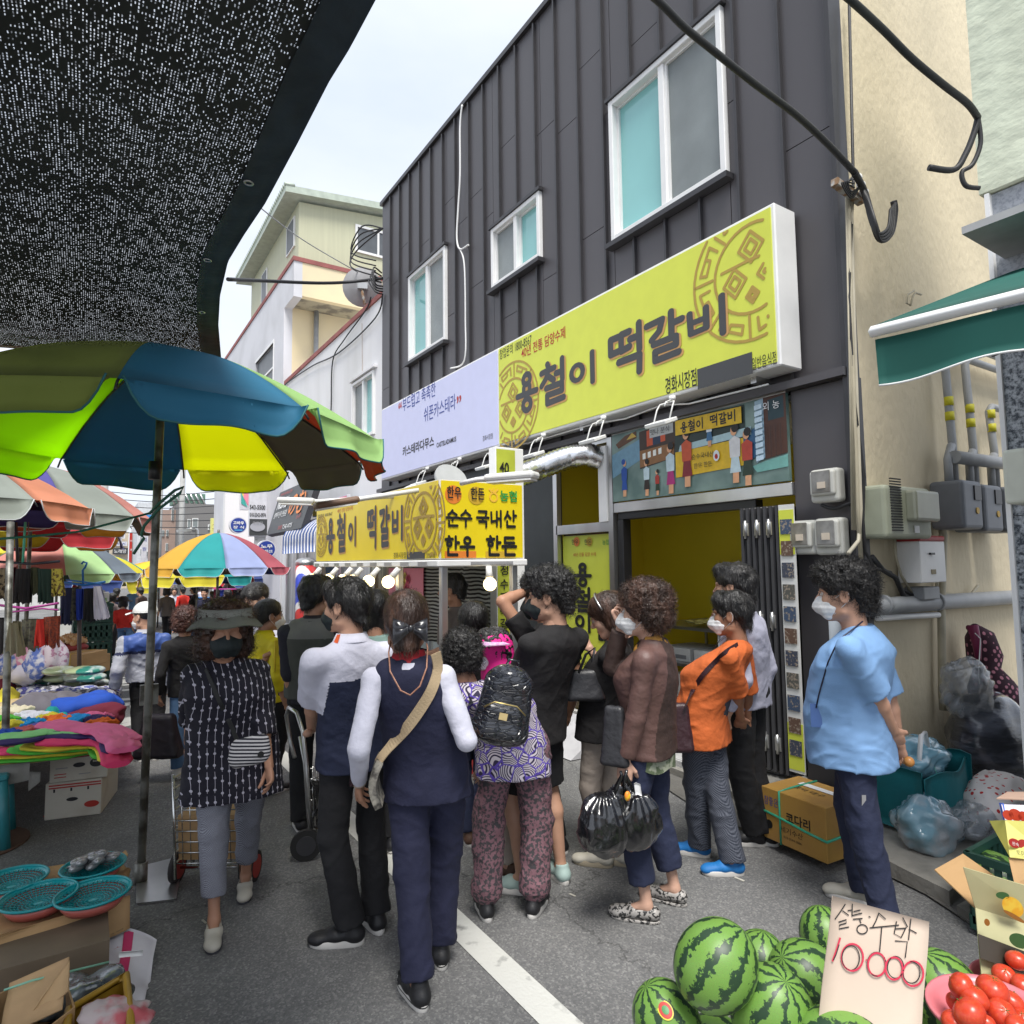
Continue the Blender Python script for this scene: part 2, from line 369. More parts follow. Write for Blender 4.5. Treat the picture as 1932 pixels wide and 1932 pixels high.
for i,(a,c)in enumerate(zip(cols,cols[1:])):
 js=[4.9+.9*((i*7)%5)/5,6.95+.6*((i*3)%4)/4]if i%2==0 else[6.2+.8*((i*5)%3)/3]
 hs=[h for h in holes if h[1]>a and h[0]<c]
 segs=[]
 for(p,q,z0,z1)in cells(a,c,3.06,ZT,[(max(a,h[0]),min(c,h[1]),h[2]-.07,h[3]+.05)for h in hs]):
  cuts=[z0]+[j for j in js if z0+.25<j<z1-.25]+[z1]
  for s0,s1 in zip(cuts,cuts[1:]):segs.append((p,q,s0,s1))
 for p,q,s0,s1 in segs:
  if q-p<.01:continue
  m=MB();m.box((4.5,p+.004,s0+.004),(4.528,q-.004,s1-.004));m.build('panel',PAN,shop)
 if i:
  hh=[h for h in holes if h[0]<a<h[1]]
  cur=3.06
  for h in sorted(hh,key=lambda h:h[2])+[(0,0,ZT,ZT)]:
   z1=h[2]-.07 if h[2]<ZT else ZT-.03
   m=MB();m.box((4.462,a-.012,cur),(4.5,a+.012,z1));m.build('seam',SEAM,shop);cur=h[3]+.05
m=MB();m.box((4.45,Y0-.04,ZT),(9.05,Y1+.02,ZT+.07));m.build('coping',SEAM,shop)
m=MB();m.box((4.44,Y0-.035,.05),(4.53,Y0+.0,ZT));m.box((4.53,Y0-.035,3.0),(4.6,Y0-.002,ZT));m.build('corner_trim',SEAM,shop)
m=MB();m.box((4.40,Y0-.03,3.0),(4.5,Y1,3.06));m.build('ledge',PAN,shop)
def window(root,X,h,split=.5,teal_first=True,parent_name='window',fw=.06,X2=None,screen=True):
 a,c,z0,z1=h
 f=MB();xo=X-.05
 f.box((xo,a,z0),(X+.1,a+fw,z1));f.box((xo,c-fw,z0),(X+.1,c,z1));f.box((xo,a+fw,z0),(X+.1,c-fw,z0+fw));f.box((xo,a+fw,z1-fw),(X+.1,c-fw,z1))
 ym=a+(c-a)*split;f.box((xo+.02,ym-fw*.6,z0+fw),(X+.09,ym+fw*.6,z1-fw))
 fo=f.build(parent_name,WHT,root,bevel=.006)
 for k,(p,q)in enumerate(((a+fw,ym-fw*.6),(ym+fw*.6,c-fw))):
  s=MB();mm=TEAL if(k==0)!=teal_first else GRYP;dx=.02 if mm is GRYP else .05
  s.box((X+dx,p+.004,z0+fw+.004),(X+dx+.012,q-.004,z1-fw-.004));s.build('pane',mm,fo)
  e=MB();t=.022
  for(y0,y1,w0,w1)in((p,p+t,z0+fw,z1-fw),(q-t,q,z0+fw,z1-fw),(p+t,q-t,z0+fw,z0+fw+t),(p+t,q-t,z1-fw-t,z1-fw)):
   e.box((X+dx-.025,y0,w0),(X+dx+.0,y1,w1))
  e.build('sash',WHT,fo)
 return fo
for k,h in enumerate(holes):
 w0=window(shop,4.5,h,.5,teal_first=(k!=1))
 m=MB();m.box((4.40,h[0]-.04,h[2]-.07),(4.5,h[1]+.04,h[2]-.02));m.build('sill',SEAM,shop)
 m=MB();m.box((4.43,h[0]-.03,h[3]+.0),(4.5,h[1]+.03,h[3]+.04));m.build('head_flashing',SEAM,shop)
m=MB();m.tube([FX(960,520,4.56)+Vector((0,0,.03*i))for i in range(6)],[.09,.13,.14,.12,.07,.05],10);
# ground floor of the shop
m=MB();m.box((4.5,2.5,.0),(4.72,2.95,3.0));m.build('pillar',PAN,shop,bevel=.006)
m=MB();m.box((4.5,5.92,0),(4.56,8.3,3.0));m.box((4.5,8.3,0),(4.56,Y1,.35));m.box((4.5,8.3,2.3),(4.56,Y1,3.));m.box((4.5,10.9,.35),(4.56,Y1,2.3));m.build('shutter_wall',mat('dark_green_grey',(.03,.036,.036),.5),shop)
for k in range(3):
 m=MB();m.box((4.5,8.34+.87*k,.38),(4.53,9.13+.87*k,2.27));o=m.build('shop_window',GRYP,shop)
 m=MB();m.box((4.47,9.13+.87*k,.35),(4.56,9.21+.87*k,2.3));m.build('window_post',STEEL,shop)
YEL=mat('yellow_paint',(.86,.68,.03),.6,var=.06,vs=1)
m=MB();m.box((6.35,2.72,.1),(6.41,6.5,2.95));m.build('back_wall',YEL,shop)
m=MB();m.box((4.72,2.7,.1),(7.0,2.75,2.95));m.build('side_wall',YEL,shop)
m=MB();m.box((4.56,6.45,.1),(7.0,6.5,2.95));m.build('side_wall',YEL,shop)
m=MB();m.box((4.5,2.95,.05),(7.0,6.45,.1));m.build('floor',mat('pale_tile',(.66,.65,.62),.4),shop)
m=MB();m.box((4.6,2.75,2.95),(7.0,6.45,3.0));m.build('ceiling',mat('ceil',(.8,.79,.76),.8),shop)
# door frame
m=MB();m.box((4.5,3.3,2.13),(4.6,4.92,2.2));m.box((4.49,4.84,.1),(4.6,4.92,2.13));m.build('door_frame',BLK,shop,bevel=.004)
# folded door leaves
for i in range(7):
 y0=2.99+.052*i
 m=MB();m.box((4.36-.0*i,y0,.14),(4.66,y0+.038,2.12));lf=m.build('door_leaf',BLK,shop,bevel=.008)
 m=MB();m.box((4.345,y0+.006,.14),(4.36,y0+.03,2.12));m.build('edge_strip',mat('rubber',(.05,.05,.055),.6),lf)
for i in(1,3,5):
 for z in(1.95,1.25,.35):
  m=MB();m.cyl((4.335,3.02+.052*i,z-.07),(4.335,3.02+.052*i,z+.07),.012,8);m.box((4.34,2.995+.052*i,z-.05),(4.347,3.045+.052*i,z+.05));m.build('hinge',STEEL,shop)
# steel band with reflection strips above door, mullions
m=MB();m.box((4.47,2.95,2.2),(4.52,4.95,2.3));m.build('steel_band',STEEL,shop,bevel=.004)
m=MB();m.box((4.46,4.95,.1),(4.54,5.02,2.98));m.build('steel_post',STEEL,shop)
m=MB();m.box((4.47,5.02,2.02),(4.53,5.92,2.12));m.box((4.47,5.9,.1),(4.53,5.97,2.98));m.box((4.47,5.02,2.94),(4.53,5.92,2.99));m.build('steel_post',STEEL,shop)
m=MB();m.box((4.44,5.02,2.12),(4.5,5.14,2.9));m.build('steel_post',WHT,shop)
m=MB();m.box((4.56,5.02,.12),(4.575,5.9,2.02));m.build('glass_door',mat('brown_glass',(.08,.06,.03),.15),shop)
# ---- yellow poster on the side door
INK=mat('black_ink',(.012,.012,.012),.5,var=0);RED=mat('red_ink',(.45,.03,.02),.5,var=0);TAN=mat('tan_ink',(.42,.28,.05),.5,var=0)
GRN=mat('green_ink',(.03,.28,.05),.5,var=0);ORG=mat('orange_ink',(.75,.22,.03),.5,var=0);WHI=mat('white_ink',(.82,.82,.82),.5,var=0)
BLU=mat('blue_ink',(.02,.05,.30),.5,var=0);GREYI=mat('grey_ink',(.30,.30,.31),.5,var=0);PNK=mat('pink_ink',(.8,.25,.35),.5,var=0)
SGY=mat('sign_yellow',(.64,.69,.07),.4,var=.03);CYEL=mat('cart_yellow',(.80,.62,.012),.35,var=.03)
GL={'용':[circ(.5,.82,.15,.13),[(.37,.62),(.37,.5)],[(.63,.62),(.63,.5)],[(.08,.45),(.92,.45)],circ(.5,.17,.17,.15)],'철':[[(.3,.99),(.34,.92)],[(.08,.82),(.55,.84)],[(.33,.8),(.24,.64),(.08,.5)],[(.31,.7),(.52,.54)],[(.6,.68),(.8,.68)],[(.82,.98),(.82,.48)],[(.25,.4),(.8,.4),(.8,.22),(.28,.22),(.28,.02),(.85,.04)]],'이':[circ(.3,.5,.2,.25),[(.82,.97),(.82,.03)]],'떡':[[(.3,.88),(.08,.88),(.08,.56),(.3,.57)],[(.6,.9),(.38,.9),(.38,.55),(.6,.58)],[(.62,.73),(.83,.73)],[(.86,.99),(.86,.45)],[(.3,.33),(.86,.33),(.84,.0)]],'갈':[[(.08,.88),(.48,.9),(.4,.66),(.2,.52)],[(.7,.98),(.7,.46)],[(.7,.72),(.95,.73)],[(.25,.4),(.8,.4),(.8,.22),(.28,.22),(.28,.02),(.85,.04)]],'비':[[(.1,.85),(.12,.3),(.5,.32),(.5,.85)],[(.12,.58),(.5,.58)],[(.87,.98),(.87,.03)]],'순':[[(.5,.98),(.4,.85),(.2,.72)],[(.48,.9),(.8,.72)],[(.05,.55),(.95,.55)],[(.5,.55),(.5,.38)],[(.25,.35),(.25,.08),(.85,.08)]],'수':[[(.5,.98),(.38,.82),(.15,.68)],[(.48,.9),(.85,.68)],[(.05,.5),(.95,.5)],[(.5,.5),(.5,.03)]],'국':[[(.2,.92),(.8,.92),(.74,.68)],[(.05,.55),(.95,.55)],[(.5,.55),(.5,.4)],[(.22,.32),(.78,.32),(.76,.02)]],'내':[[(.1,.85),(.12,.3),(.42,.36)],[(.55,.9),(.55,.08)],[(.55,.5),(.82,.5)],[(.87,.95),(.87,.03)]],'산':[[(.3,.9),(.22,.68),(.08,.5)],[(.28,.75),(.52,.52)],[(.75,.95),(.75,.4)],[(.75,.68),(.95,.68)],[(.25,.35),(.25,.06),(.85,.06)]],'한':[[(.3,.99),(.34,.93)],[(.08,.84),(.55,.86)],circ(.32,.62,.14,.11),[(.75,.98),(.75,.4)],[(.75,.68),(.97,.68)],[(.25,.35),(.25,.06),(.85,.06)]],'우':[circ(.5,.78,.2,.16),[(.05,.46),(.95,.46)],[(.5,.46),(.5,.03)]],'돈':[[(.8,.92),(.22,.92),(.22,.66),(.82,.66)],[(.5,.66),(.5,.5)],[(.05,.48),(.95,.48)],[(.25,.35),(.25,.06),(.85,.06)]],}
def brush(ch,o,ax,ay,w,h,parent,m=None,wd=.15,lift=.004,sh=None,shd=None):
 o=Vector(o);ax=Vector(ax).normalized();ay=Vector(ay).normalized();pth=GL[ch]
 if sh is not None:strokes(pth,wd*1.15,sh,o+ax*w*.035-ay*h*.03,ax,ay,parent,(w,h),lift=lift-.0018)
 if m is None:m=INK
 strokes(pth,wd,m,o,ax,ay,parent,(w,h),lift=lift)
def disc(c,r,m,ax,ay,parent,name='logo',lift=.003,ry=None,n=24):
 b=MB();c=Vector(c);ax=Vector(ax);ay=Vector(ay);nn=ax.cross(ay).normalized()*lift;ry=ry or r
 b.add([c+nn+ax*(r*math.cos(2*math.pi*i/n))+ay*(ry*math.sin(2*math.pi*i/n))for i in range(n)],[tuple(range(n))]);return b.build(name,m,parent)
def plate(o,w,h,m,ax,ay,parent,name='patch',lift=.003):
 b=MB();o=Vector(o);ax=Vector(ax).normalized();ay=Vector(ay).normalized();n=ax.cross(ay)*lift
 b.quad(o+n,o+n+ax*w,o+n+ax*w+ay*h,o+n+ay*h);return b.build(name,m,parent)
def emblem(c,r,m,ax,ay,parent,clip=None,wd=.035,lift=.0025):
 """round key-fret medallion: ring, inner ring, square frets; clipped to the sign face"""
 P=[circ(0,0,1,n=40),circ(0,0,.62,n=32)]
 for k in range(8):
  a=22.5+45*k;ca,sa=math.cos(R_(a)),math.sin(R_(a))
  def T(rr,dt):return(rr*math.cos(R_(a+dt)),rr*math.sin(R_(a+dt)))
  P.append([T(.72,-17),T(.9,-17),T(.9,10),T(.78,10),T(.78,-6),T(.84,-6)]);P.append([T(.66,17),T(.98,19)])
 for(x,y,q)in((0,.3,.2),(-.28,-.12,.19),(.28,-.12,.19),(0,-.38,.1)):
  for e in(1,.5):s=q*e;P.append([(x-s,y),(x,y+s*1.1),(x+s,y),(x,y-s*1.1),(x-s,y)])
 P.append([(-.5,.1),(0,.12),(.5,.1)])
 if clip:
  Q=[]
  for p in P:
   cur=[]
   for q,q2 in zip(p,p[1:]):
    for t in(0,.25,.5,.75,1):
     x=q[0]+(q2[0]-q[0])*t;yy=q[1]+(q2[1]-q[1])*t
     if clip[0]<=x<=clip[1]and clip[2]<=yy<=clip[3]:cur.append((x,yy))
     elif cur:
      if len(cur)>1:Q.append(cur)
      cur=[]
   if len(cur)>1:Q.append(cur)
  P=Q
 strokes(P,wd*2,m,c,ax,ay,parent,(r,r),name='medallion',lift=lift,n=3)
SX=(0,-1,0);UP=(0,0,1)
ps=thing('banner_poster','tall yellow poster with vertical black brush lettering on the glass door','poster',(4.5,5.45,.3))
b=MB();b.box((4.535,5.03,.35),(4.55,5.88,2.0));b.build('sheet',SGY,ps)
for ch,u0,v1,u1,v0 in(('용',1083,1105,1117,1062),('철',1083,1152,1118,1110),('이',1085,1190,1118,1155)):
 a=FX(u0,v1,4.53);c=FX(u1,v0,4.53);brush(ch,a,SX,UP,a.y-c.y,c.z-a.z,ps,INK,.15)
for ch,u0,v1,u1,v0 in(('떡',1123,1152,1153,1120),('갈',1123,1205,1153,1162)):
 a=FX(u0,v1,4.53);c=FX(u1,v0,4.53);brush(ch,a,SX,UP,a.y-c.y,c.z-a.z,ps,INK,.15)
disc(FX(1088,1022,4.532),.052,ORG,SX,UP,ps);disc(FX(1112,1022,4.532),.05,mat('gold_ink',(.6,.38,.03),.5,var=0),SX,UP,ps)
text('한우',INK,FX(1079,1028,4.528),SX,UP,ps,h=.06);text('한돈',INK,FX(1103,1028,4.528),SX,UP,ps,h=.06);text('농협',GRN,FX(1137,1028,4.53),SX,UP,ps,h=.055)
text('40년 전통 담양 수제',RED,FX(1082,1050,4.53),SX,UP,ps,w=.38);text('업문의',INK,FX(1100,1262,4.53),SX,UP,ps,h=.09)
# ---- interior goods
sh=thing('steel_shelf','steel work shelf holding cartons inside the yellow shop','shelf',(5.7,4.6,.1))
for z in(.25,.62,1.0):
 m=MB();m.box((5.2,3.2,z),(6.2,5.3,z+.03));m.build('board',STEEL,sh)
for x,y in((5.22,3.22),(5.22,5.28),(6.18,3.22),(6.18,5.28),(5.22,4.3)):
 m=MB();m.cyl((x,y,.1),(x,y,1.03),.018,8);m.build('leg',STEEL,sh)
CARD=mat('cardboard',(.42,.26,.12),.8,var=.12,vs=3,bump=.05,bs=20,stretch=(1,1,3));WCARD=mat('white_carton',(.72,.72,.70),.6,var=.06)
for(x,y,z,a,c,d,m_,la)in((5.3,4.75,.65,.5,.4,.14,WCARD,'flat white carton on the middle shelf inside the shop, nearest the poster'),(5.3,4.3,.65,.5,.4,.14,WCARD,'flat white carton on the middle shelf inside the shop, right of another'),(5.45,3.75,.65,.5,.5,.3,CARD,'brown carton on the middle shelf inside the shop'),(5.3,4.2,.28,.5,.8,.24,WCARD,'long white carton with slot handles on the bottom shelf'),(5.4,3.7,1.03,.4,.45,.4,WCARD,'white carton standing on top of the shelf inside the shop')):
 t=thing('carton',la,'carton',(x,y,z));m=MB();m.box((x,y,z+.002),(x+a,y+c,z+d));m.build('body',m_,t,bevel=.004)
 if 'slot' in la:
  for k in range(4):m=MB();m.tube([(x-.003,y+.12+.17*k,z+.08),(x-.003,y+.12+.17*k,z+.17)],.022,8);m.build('handle_hole',BLK,t)
 else:
  m=MB();m.quad((x-.003,y+.05,z+.03),(x-.003,y+.05,z+.07),(x-.003,y+c*.5,z+.07),(x-.003,y+c*.5,z+.03));m.build('print',GREYI,t)
cup=thing('plastic_cup','clear iced coffee cup with a straw on the shelf inside the shop','cup',(5.28,4.95,1.03))
m=MB();m.tube([(5.28,4.95,1.031),(5.28,4.95,1.15)],[.03,.042],12);m.build('cup',mat('cup_plastic',(.5,.45,.4),.1,alpha=.6),cup)
m=MB();m.tube([(5.28,4.95,1.04),(5.27,4.97,1.25)],.004,6);m.build('straw',WHI,cup)
m=MB();m.grid(lambda a,c:(5.25+.3*c,4.35+.4*a,1.04+.035*(1+noise3((a*5,c*5,1),1))),8,8,thick=.01);tag(m.build('paper_towel',mat('crumpled_yellow',(.7,.62,.2),.8),None,base=(5.4,4.5,1.03)),'crumpled pale yellow paper on the shelf inside the shop','paper')
cb=thing('wall_shelf','dark wall rack with folded green bags inside the shop near the folded doors','shelf',(6.8,3.4,1.2))
m=MB();m.box((6.4,3.0,1.45),(6.98,4.1,1.48));m.box((6.4,3.0,2.1),(6.98,4.1,2.13));m.box((6.4,4.08,1.2),(6.43,4.1,2.13));m.build('frame',BLK,cb)
m=MB();m.grid(lambda a,c:(6.45+.4*c,3.2+.7*a,1.5+.25*math.sin(a*3.1)*math.sin(c*3)),8,8,thick=.01);tag(m.build('green_bag',mat('green_bag',(.12,.22,.02),.5),None,base=(6.6,3.5,1.48)),'folded green bag on the wall rack inside the shop','bag')
# ---- mural
mu=thing('mural','painted mural board of customers queuing at a yellow food stall above the doorway','mural',(4.45,3.9,2.3))
b=MB();b.box((4.46,2.96,2.31),(4.49,4.94,2.99));b.build('board',mat('mural_green',(.10,.17,.155),.4,c2=(.2,.29,.26),c2t=(.4,.65),vs=3),mu)
MO=(4.46,4.94,2.31);MW,MHh=1.98,.68
_ml=[0]
def mp_(poly,col,nm='painted_shape'):
 _ml[0]+=1;b=MB();l=.002+.00025*_ml[0]
 b.add([(MO[0]-l,MO[1]-x*MW,MO[2]+y*MHh)for x,y in poly],[tuple(range(len(poly)))]);b.build(nm,mat('mural_'+col,col,.5,var=.1,vs=20),mu)
mp_([(0,.35),(.2,.55),(.2,.85),(0,.7)],'6F97AD');mp_([(.05,.78),(.18,.88),(.18,.98),(.1,.95),(.03,.85)],'5B3A22');mp_([(.11,.88),(.15,.97),(.18,.9)],'C9A94A')
mp_([(.2,.42),(.43,.5),(.43,1.02),(.2,.95)],'3A2A20');mp_([(.2,.44),(.42,.5),(.42,.7),(.2,.68)],'8A6038');mp_([(.25,.72),(.37,.75),(.37,.98),(.25,.94)],'C2502A');mp_([(.29,.72),(.34,.73),(.34,.9),(.31,.95),(.29,.9)],'1D3350')
mp_([(.27,.83),(.42,.84),(.42,.98),(.27,.97)],'B8BAB8')
for i in range(4):mp_([(.22+.035*i,.55+.01*i),(.24+.035*i,.555+.01*i),(.24+.035*i,.64+.01*i),(.22+.035*i,.63+.01*i)],'E8E8E0')
mp_([(.43,.25),(.81,.33),(.81,.98),(.43,1.0)],'22332E');mp_([(.43,.22),(.8,.25),(.8,.58),(.43,.56)],'D9B21E');mp_([(.8,.25),(.86,.33),(.86,.68),(.8,.6)],'2A5A80');mp_([(.45,.56),(.84,.6),(.84,.7),(.46,.64)],'A9C6CC')
mp_([(.86,.25),(.9,.3),(.9,1.0),(.86,.98)],'9AB6C6');mp_([(.9,.28),(1,.32),(1,1),(.9,1)],'4A2A1C');mp_([(.92,.72),(.99,.73),(.99,.98),(.92,.96)],'1C3A42');mp_([(.9,.26),(1,.3),(1,.16),(.86,.14),(.84,.22)],'6FA79F')
def fig(x,y,s,top,bot,hair='15100E',skin='D9A27A',face=-1):
 mp_([(x-.012*s,y),(x-.01*s,y+.16*s),(x+.014*s,y+.16*s),(x+.012*s,y)],skin);mp_([(x-.022*s,y+.1*s),(x+.022*s,y+.1*s),(x+.014*s,y+.26*s),(x-.014*s,y+.26*s)],bot)
 mp_([(x-.02*s,y+.25*s),(x+.02*s,y+.25*s),(x+.022*s,y+.42*s),(x,y+.46*s),(x-.022*s,y+.42*s)],top)
 mp_(circ(x+face*.003,y+.51*s,.013*s,.05*s,10)[:-1],skin);mp_(circ(x-face*.004,y+.535*s,.015*s,.045*s,10)[:-1],hair)
fig(.09,.06,.95,'1E4C9C','1E4C9C','1E4C9C',face=1);fig(.245,-.0+.03,.9,'BFD3DA','2A2018');fig(.315,.02,.62,'A63226','243A26');fig(.4,.02,1.2,'BFD3DA','A82872');fig(.5,.08,1.35,'C2502A','7A1C26');fig(.63,.55,.75,'DDE6E8','3D6E96',face=-1);fig(.76,.05,1.25,'D6D6D6','BFD3DA');fig(.82,0.0,1.2,'B8422E','26382A')
mp_(circ(.665,.42,.017,.07,10)[:-1],'DDE3E6');mp_(circ(.665,.41,.009,.035,8)[:-1],'B02020')
mp_([(.44,.78),(.80,.76),(.80,.96),(.44,.98)],'D9B21E')
for j in range(9):mp_([(.862,.27+.075*j),(.897,.28+.075*j),(.897,.335+.075*j),(.862,.325+.075*j)],'C6DCEA')
for j in range(4):mp_([(.91+.022*j,.3),(.912+.022*j,.3),(.912+.022*j,.66),(.91+.022*j,.66)],'2A1610')
for i,c in enumerate('용철이떡갈비'):brush(c,(4.445,4.94-MW*(.47+.046*i+(.03 if i>2 else 0)),2.31+.80*MHh),SX,UP,.085,.095,mu,INK,.14,lift=.004)
text('순수국내산',INK,(4.447,4.94-MW*.53,2.31+.42*MHh),SX,UP,mu,w=.24);text('한우 한돈',INK,(4.447,4.94-MW*.54,2.31+.3*MHh),SX,UP,mu,w=.2)
text('맛나 분식',INK,(4.447,4.94-MW*.28,2.31+.86*MHh),SX,UP,mu,w=.24);text('외 농',WHI,(4.447,4.94-MW*.9,2.31+.84*MHh),SX,UP,mu,w=.15)
b=MB();b.box((4.455,2.96,2.99),(4.5,4.94,3.0));b.build('frame',STEEL,mu)
# ---- photo strip beside the doors
pb=thing('photo_strip','tall white strip of small photographs edged in yellow on the folded door side','poster',(4.34,2.93,.2))
b=MB();b.box((4.34,2.86,.18),(4.35,2.985,2.12));b.build('sheet',mat('strip_white',(.7,.7,.68),.5),pb)
for z in(.2,1.75):
 b=MB();b.box((4.336,2.862,z),(4.34,2.983,z+.33));b.build('yellow_band',SGY,pb)
for i in range(11):
 b=MB();b.box((4.33,2.875,.3+.16*i),(4.336,2.97,.41+.16*i));b.build('photograph',mat('photo%d'%(i%4),[(.05,.06,.09),(.12,.07,.05),(.05,.08,.14),(.09,.09,.08)][i%4],.4,c2=(.3,.25,.2),c2t=(.55,.6),vs=60),pb)
# ============================================================ big shop signs
sg=thing('shop_sign','long yellow green light box sign with brush lettering and round fret medallions','sign',(4.35,4.8,3.13))
SZ0,SZ1,SYR,SYM,SYL=3.13,4.37,2.82,6.69,10.5
b=MB();b.box((4.21,SYR,SZ0),(4.47,SYM-.002,SZ1));b.build('cabinet',WHT,sg,bevel=.01)
b=MB();b.box((4.2,SYR+.03,SZ0+.03),(4.212,SYM-.01,SZ1-.03));b.build('face',SGY,sg)
for y in(3.1,5.2,6.4):
 b=MB();b.box((4.3,y,SZ0-.05),(4.5,y+.05,SZ0));b.build('bracket',STEEL,sg)
CHR=mat('charcoal_ink',(.05,.052,.055),.5,var=0);SHT=mat('shadow_print',(.55,.30,.10),.5,var=0)
for ch,u0,v1,u1,v0 in(('용',974,783,1016,688),('철',1019,768,1071,665),('이',1074,738,1128,652),('떡',1149,720,1216,598),('갈',1217,690,1290,570),('비',1296,655,1373,545)):
 a=FX(u0,v1,4.2);c=FX(u1,v0,4.2);brush(ch,a,SX,UP,a.y-c.y,c.z-a.z-.03,sg,CHR,.155,lift=.006,sh=SHT)
emblem(FX(1418,505,4.2),.56,TAN,SX,UP,sg,clip=(-1,(FX(1418,505,4.2).y-2.9)/.56,-1,(4.33-FX(1418,505,4.2).z)/.56),wd=.022)
emblem(FX(968,765,4.2),.52,TAN,SX,UP,sg,clip=(-(6.66-FX(968,765,4.2).y)/.52,1,-1,1),wd=.024)
a=FX(943,662,4.2);a.z=4.20;text('창업문의 1800-8567',INK,a,SX,UP,sg,w=a.y-FX(1003,640,4.2).y,h=.13)
a=FX(984,677,4.2);text('40년 전통 담양수제',RED,a,SX,UP,sg,w=a.y-FX(1067,640,4.2).y,h=.13,bold=.01)
a=FX(1256,745,4.2);text('경화시장점',INK,a,SX,UP,sg,w=a.y-FX(1315,730,4.2).y,h=.15,bold=.01)
a=FX(1317,735,4.2);c=FX(1420,685,4.2);plate(a-Vector((0,0,.0)),a.y-c.y,.17,CHR,SX,UP,sg)
a=FX(1420,700,4.2);text('일반음식점',INK,a,SX,UP,sg,w=a.y-FX(1466,690,4.2).y,h=.1)
s2=thing('cafe_sign','long pale lilac white light box sign for a sponge cake shop','sign',(4.35,8.6,3.2))
SLI=mat('sign_lilac',(.60,.62,.85),.4,var=.02)
b=MB();b.box((4.21,SYM+.002,SZ0),(4.47,SYL,SZ1));b.build('cabinet',WHT,s2,bevel=.01)
b=MB();b.box((4.2,SYM+.02,SZ0+.03),(4.212,SYL-.03,SZ1-.03));b.build('face',SLI,s2)
a=FX(760,777,4.2);text('부드럽고 촉촉한',BLU,a,SX,UP,s2,w=a.y-FX(822,755,4.2).y,h=.22);text('“',RED,FX(752,772,4.2),SX,UP,s2,h=.1,bold=.02)
a=FX(800,797,4.2);text('쉬폰카스테라',BLU,a,SX,UP,s2,w=a.y-FX(860,770,4.2).y,h=.22);text('”',RED,FX(862,762,4.2),SX,UP,s2,h=.1,bold=.02)
a=FX(760,862,4.2);text('카스테라다무스',INK,a,SX,UP,s2,w=a.y-FX(819,850,4.2).y,h=.16,bold=.02)
a=FX(824,845,4.2);text('CASTELADAMUS',INK,a,SX,UP,s2,w=a.y-FX(861,838,4.2).y,h=.07,bold=.02)
a=FX(911,833,4.2);text('경화시장점',INK,a,SX,UP,s2,w=a.y-FX(930,828,4.2).y,h=.07)
# flood lamps under the signs
LW=mat('lamp_white',(.72,.72,.70),.4)
lu=[(1246,770),(1117,808),(1005,838),(915,860),(849,880),(789,895)]
for i,(u,v)in enumerate(lu):
 p=FX(u,v,4.05);t=thing('flood_lamp',['white flood lamp under the sign, %s'%s for s in('right of the mural heading','above the silver duct mouth','left of the silver duct','right of the small yellow board','second from the left end','leftmost of all under the lilac sign')][i],'lamp',(p.x,p.y,SZ0),'flood lamps hanging under the shop signs')
 m=MB();m.cyl((4.2,p.y,SZ0),(4.2,p.y,SZ0-.04),.03,10);m.tube([(4.2,p.y,SZ0-.03),(4.12,p.y,SZ0-.06),(4.1,p.y,SZ0-.1)],.006,6);m.build('cable',LW,t)
 z=SZ0-.06;m=MB()
 for s in(-1,1):m.tube([(4.16,p.y,z),(4.13,p.y+s*.08,z-.01),(4.1,p.y+s*.09,z-.06),(4.06,p.y+s*.09,z-.17)],.007,6)
 m.build('yoke',LW,t)
 m=MB();m.obox((4.05,p.y,z-.19),.16,.24,.035,ax=(1,0,.35));m.build('housing',LW,t,bevel=.006)
 m=MB();m.obox((4.056,p.y,z-.209),.14,.22,.004,ax=(1,0,.35));m.build('lens',mat('lens',(.5,.5,.5),.15),t)
m=MB();m.tube([FX(u,v,4.3)for u,v in((1450,725),(1300,762),(1250,764),(1180,790),(1120,800),(1000,835),(920,853),(790,890))],.008,6);tag(m.build('cable',LW,None,base=(4.3,5,3.1)),'white cable strung between the flood lamps under the sign','cable')
# silver duct
m=MB();pts=[Vector((4.48,5.15,2.78)),Vector((4.36,5.2,2.83)),Vector((4.18,5.32,2.80)),Vector((3.9,5.45,2.68)),Vector((3.55,5.5,2.55)),Vector((3.2,5.45,2.42)),Vector((2.86,5.35,2.3))]
pp=[];
for i in range(len(pts)-1):
 for k in range(14):pp.append(pts[i].lerp(pts[i+1],k/14))
for _ in range(10):pp=[pp[0]]+[(pp[i-1]+pp[i]*2+pp[i+1])/4 for i in range(1,len(pp)-1)]+[pp[-1]]
m.tube(pp,[.115+(.011 if i%2 else 0)for i in range(len(pp))],20);
for q in range(len(m.v)):x,y,z=m.v[q];k=.006*noise3((x,y,z),30);m.v[q]=(x+k,y+k,z+k)
tag(m.build('exhaust_duct',mat('foil',(.75,.75,.76),.22,metal=1,var=.05),None,base=(3.8,5.4,2.3)),'crinkled silver foil exhaust duct bending from the shopfront to the stall','duct')
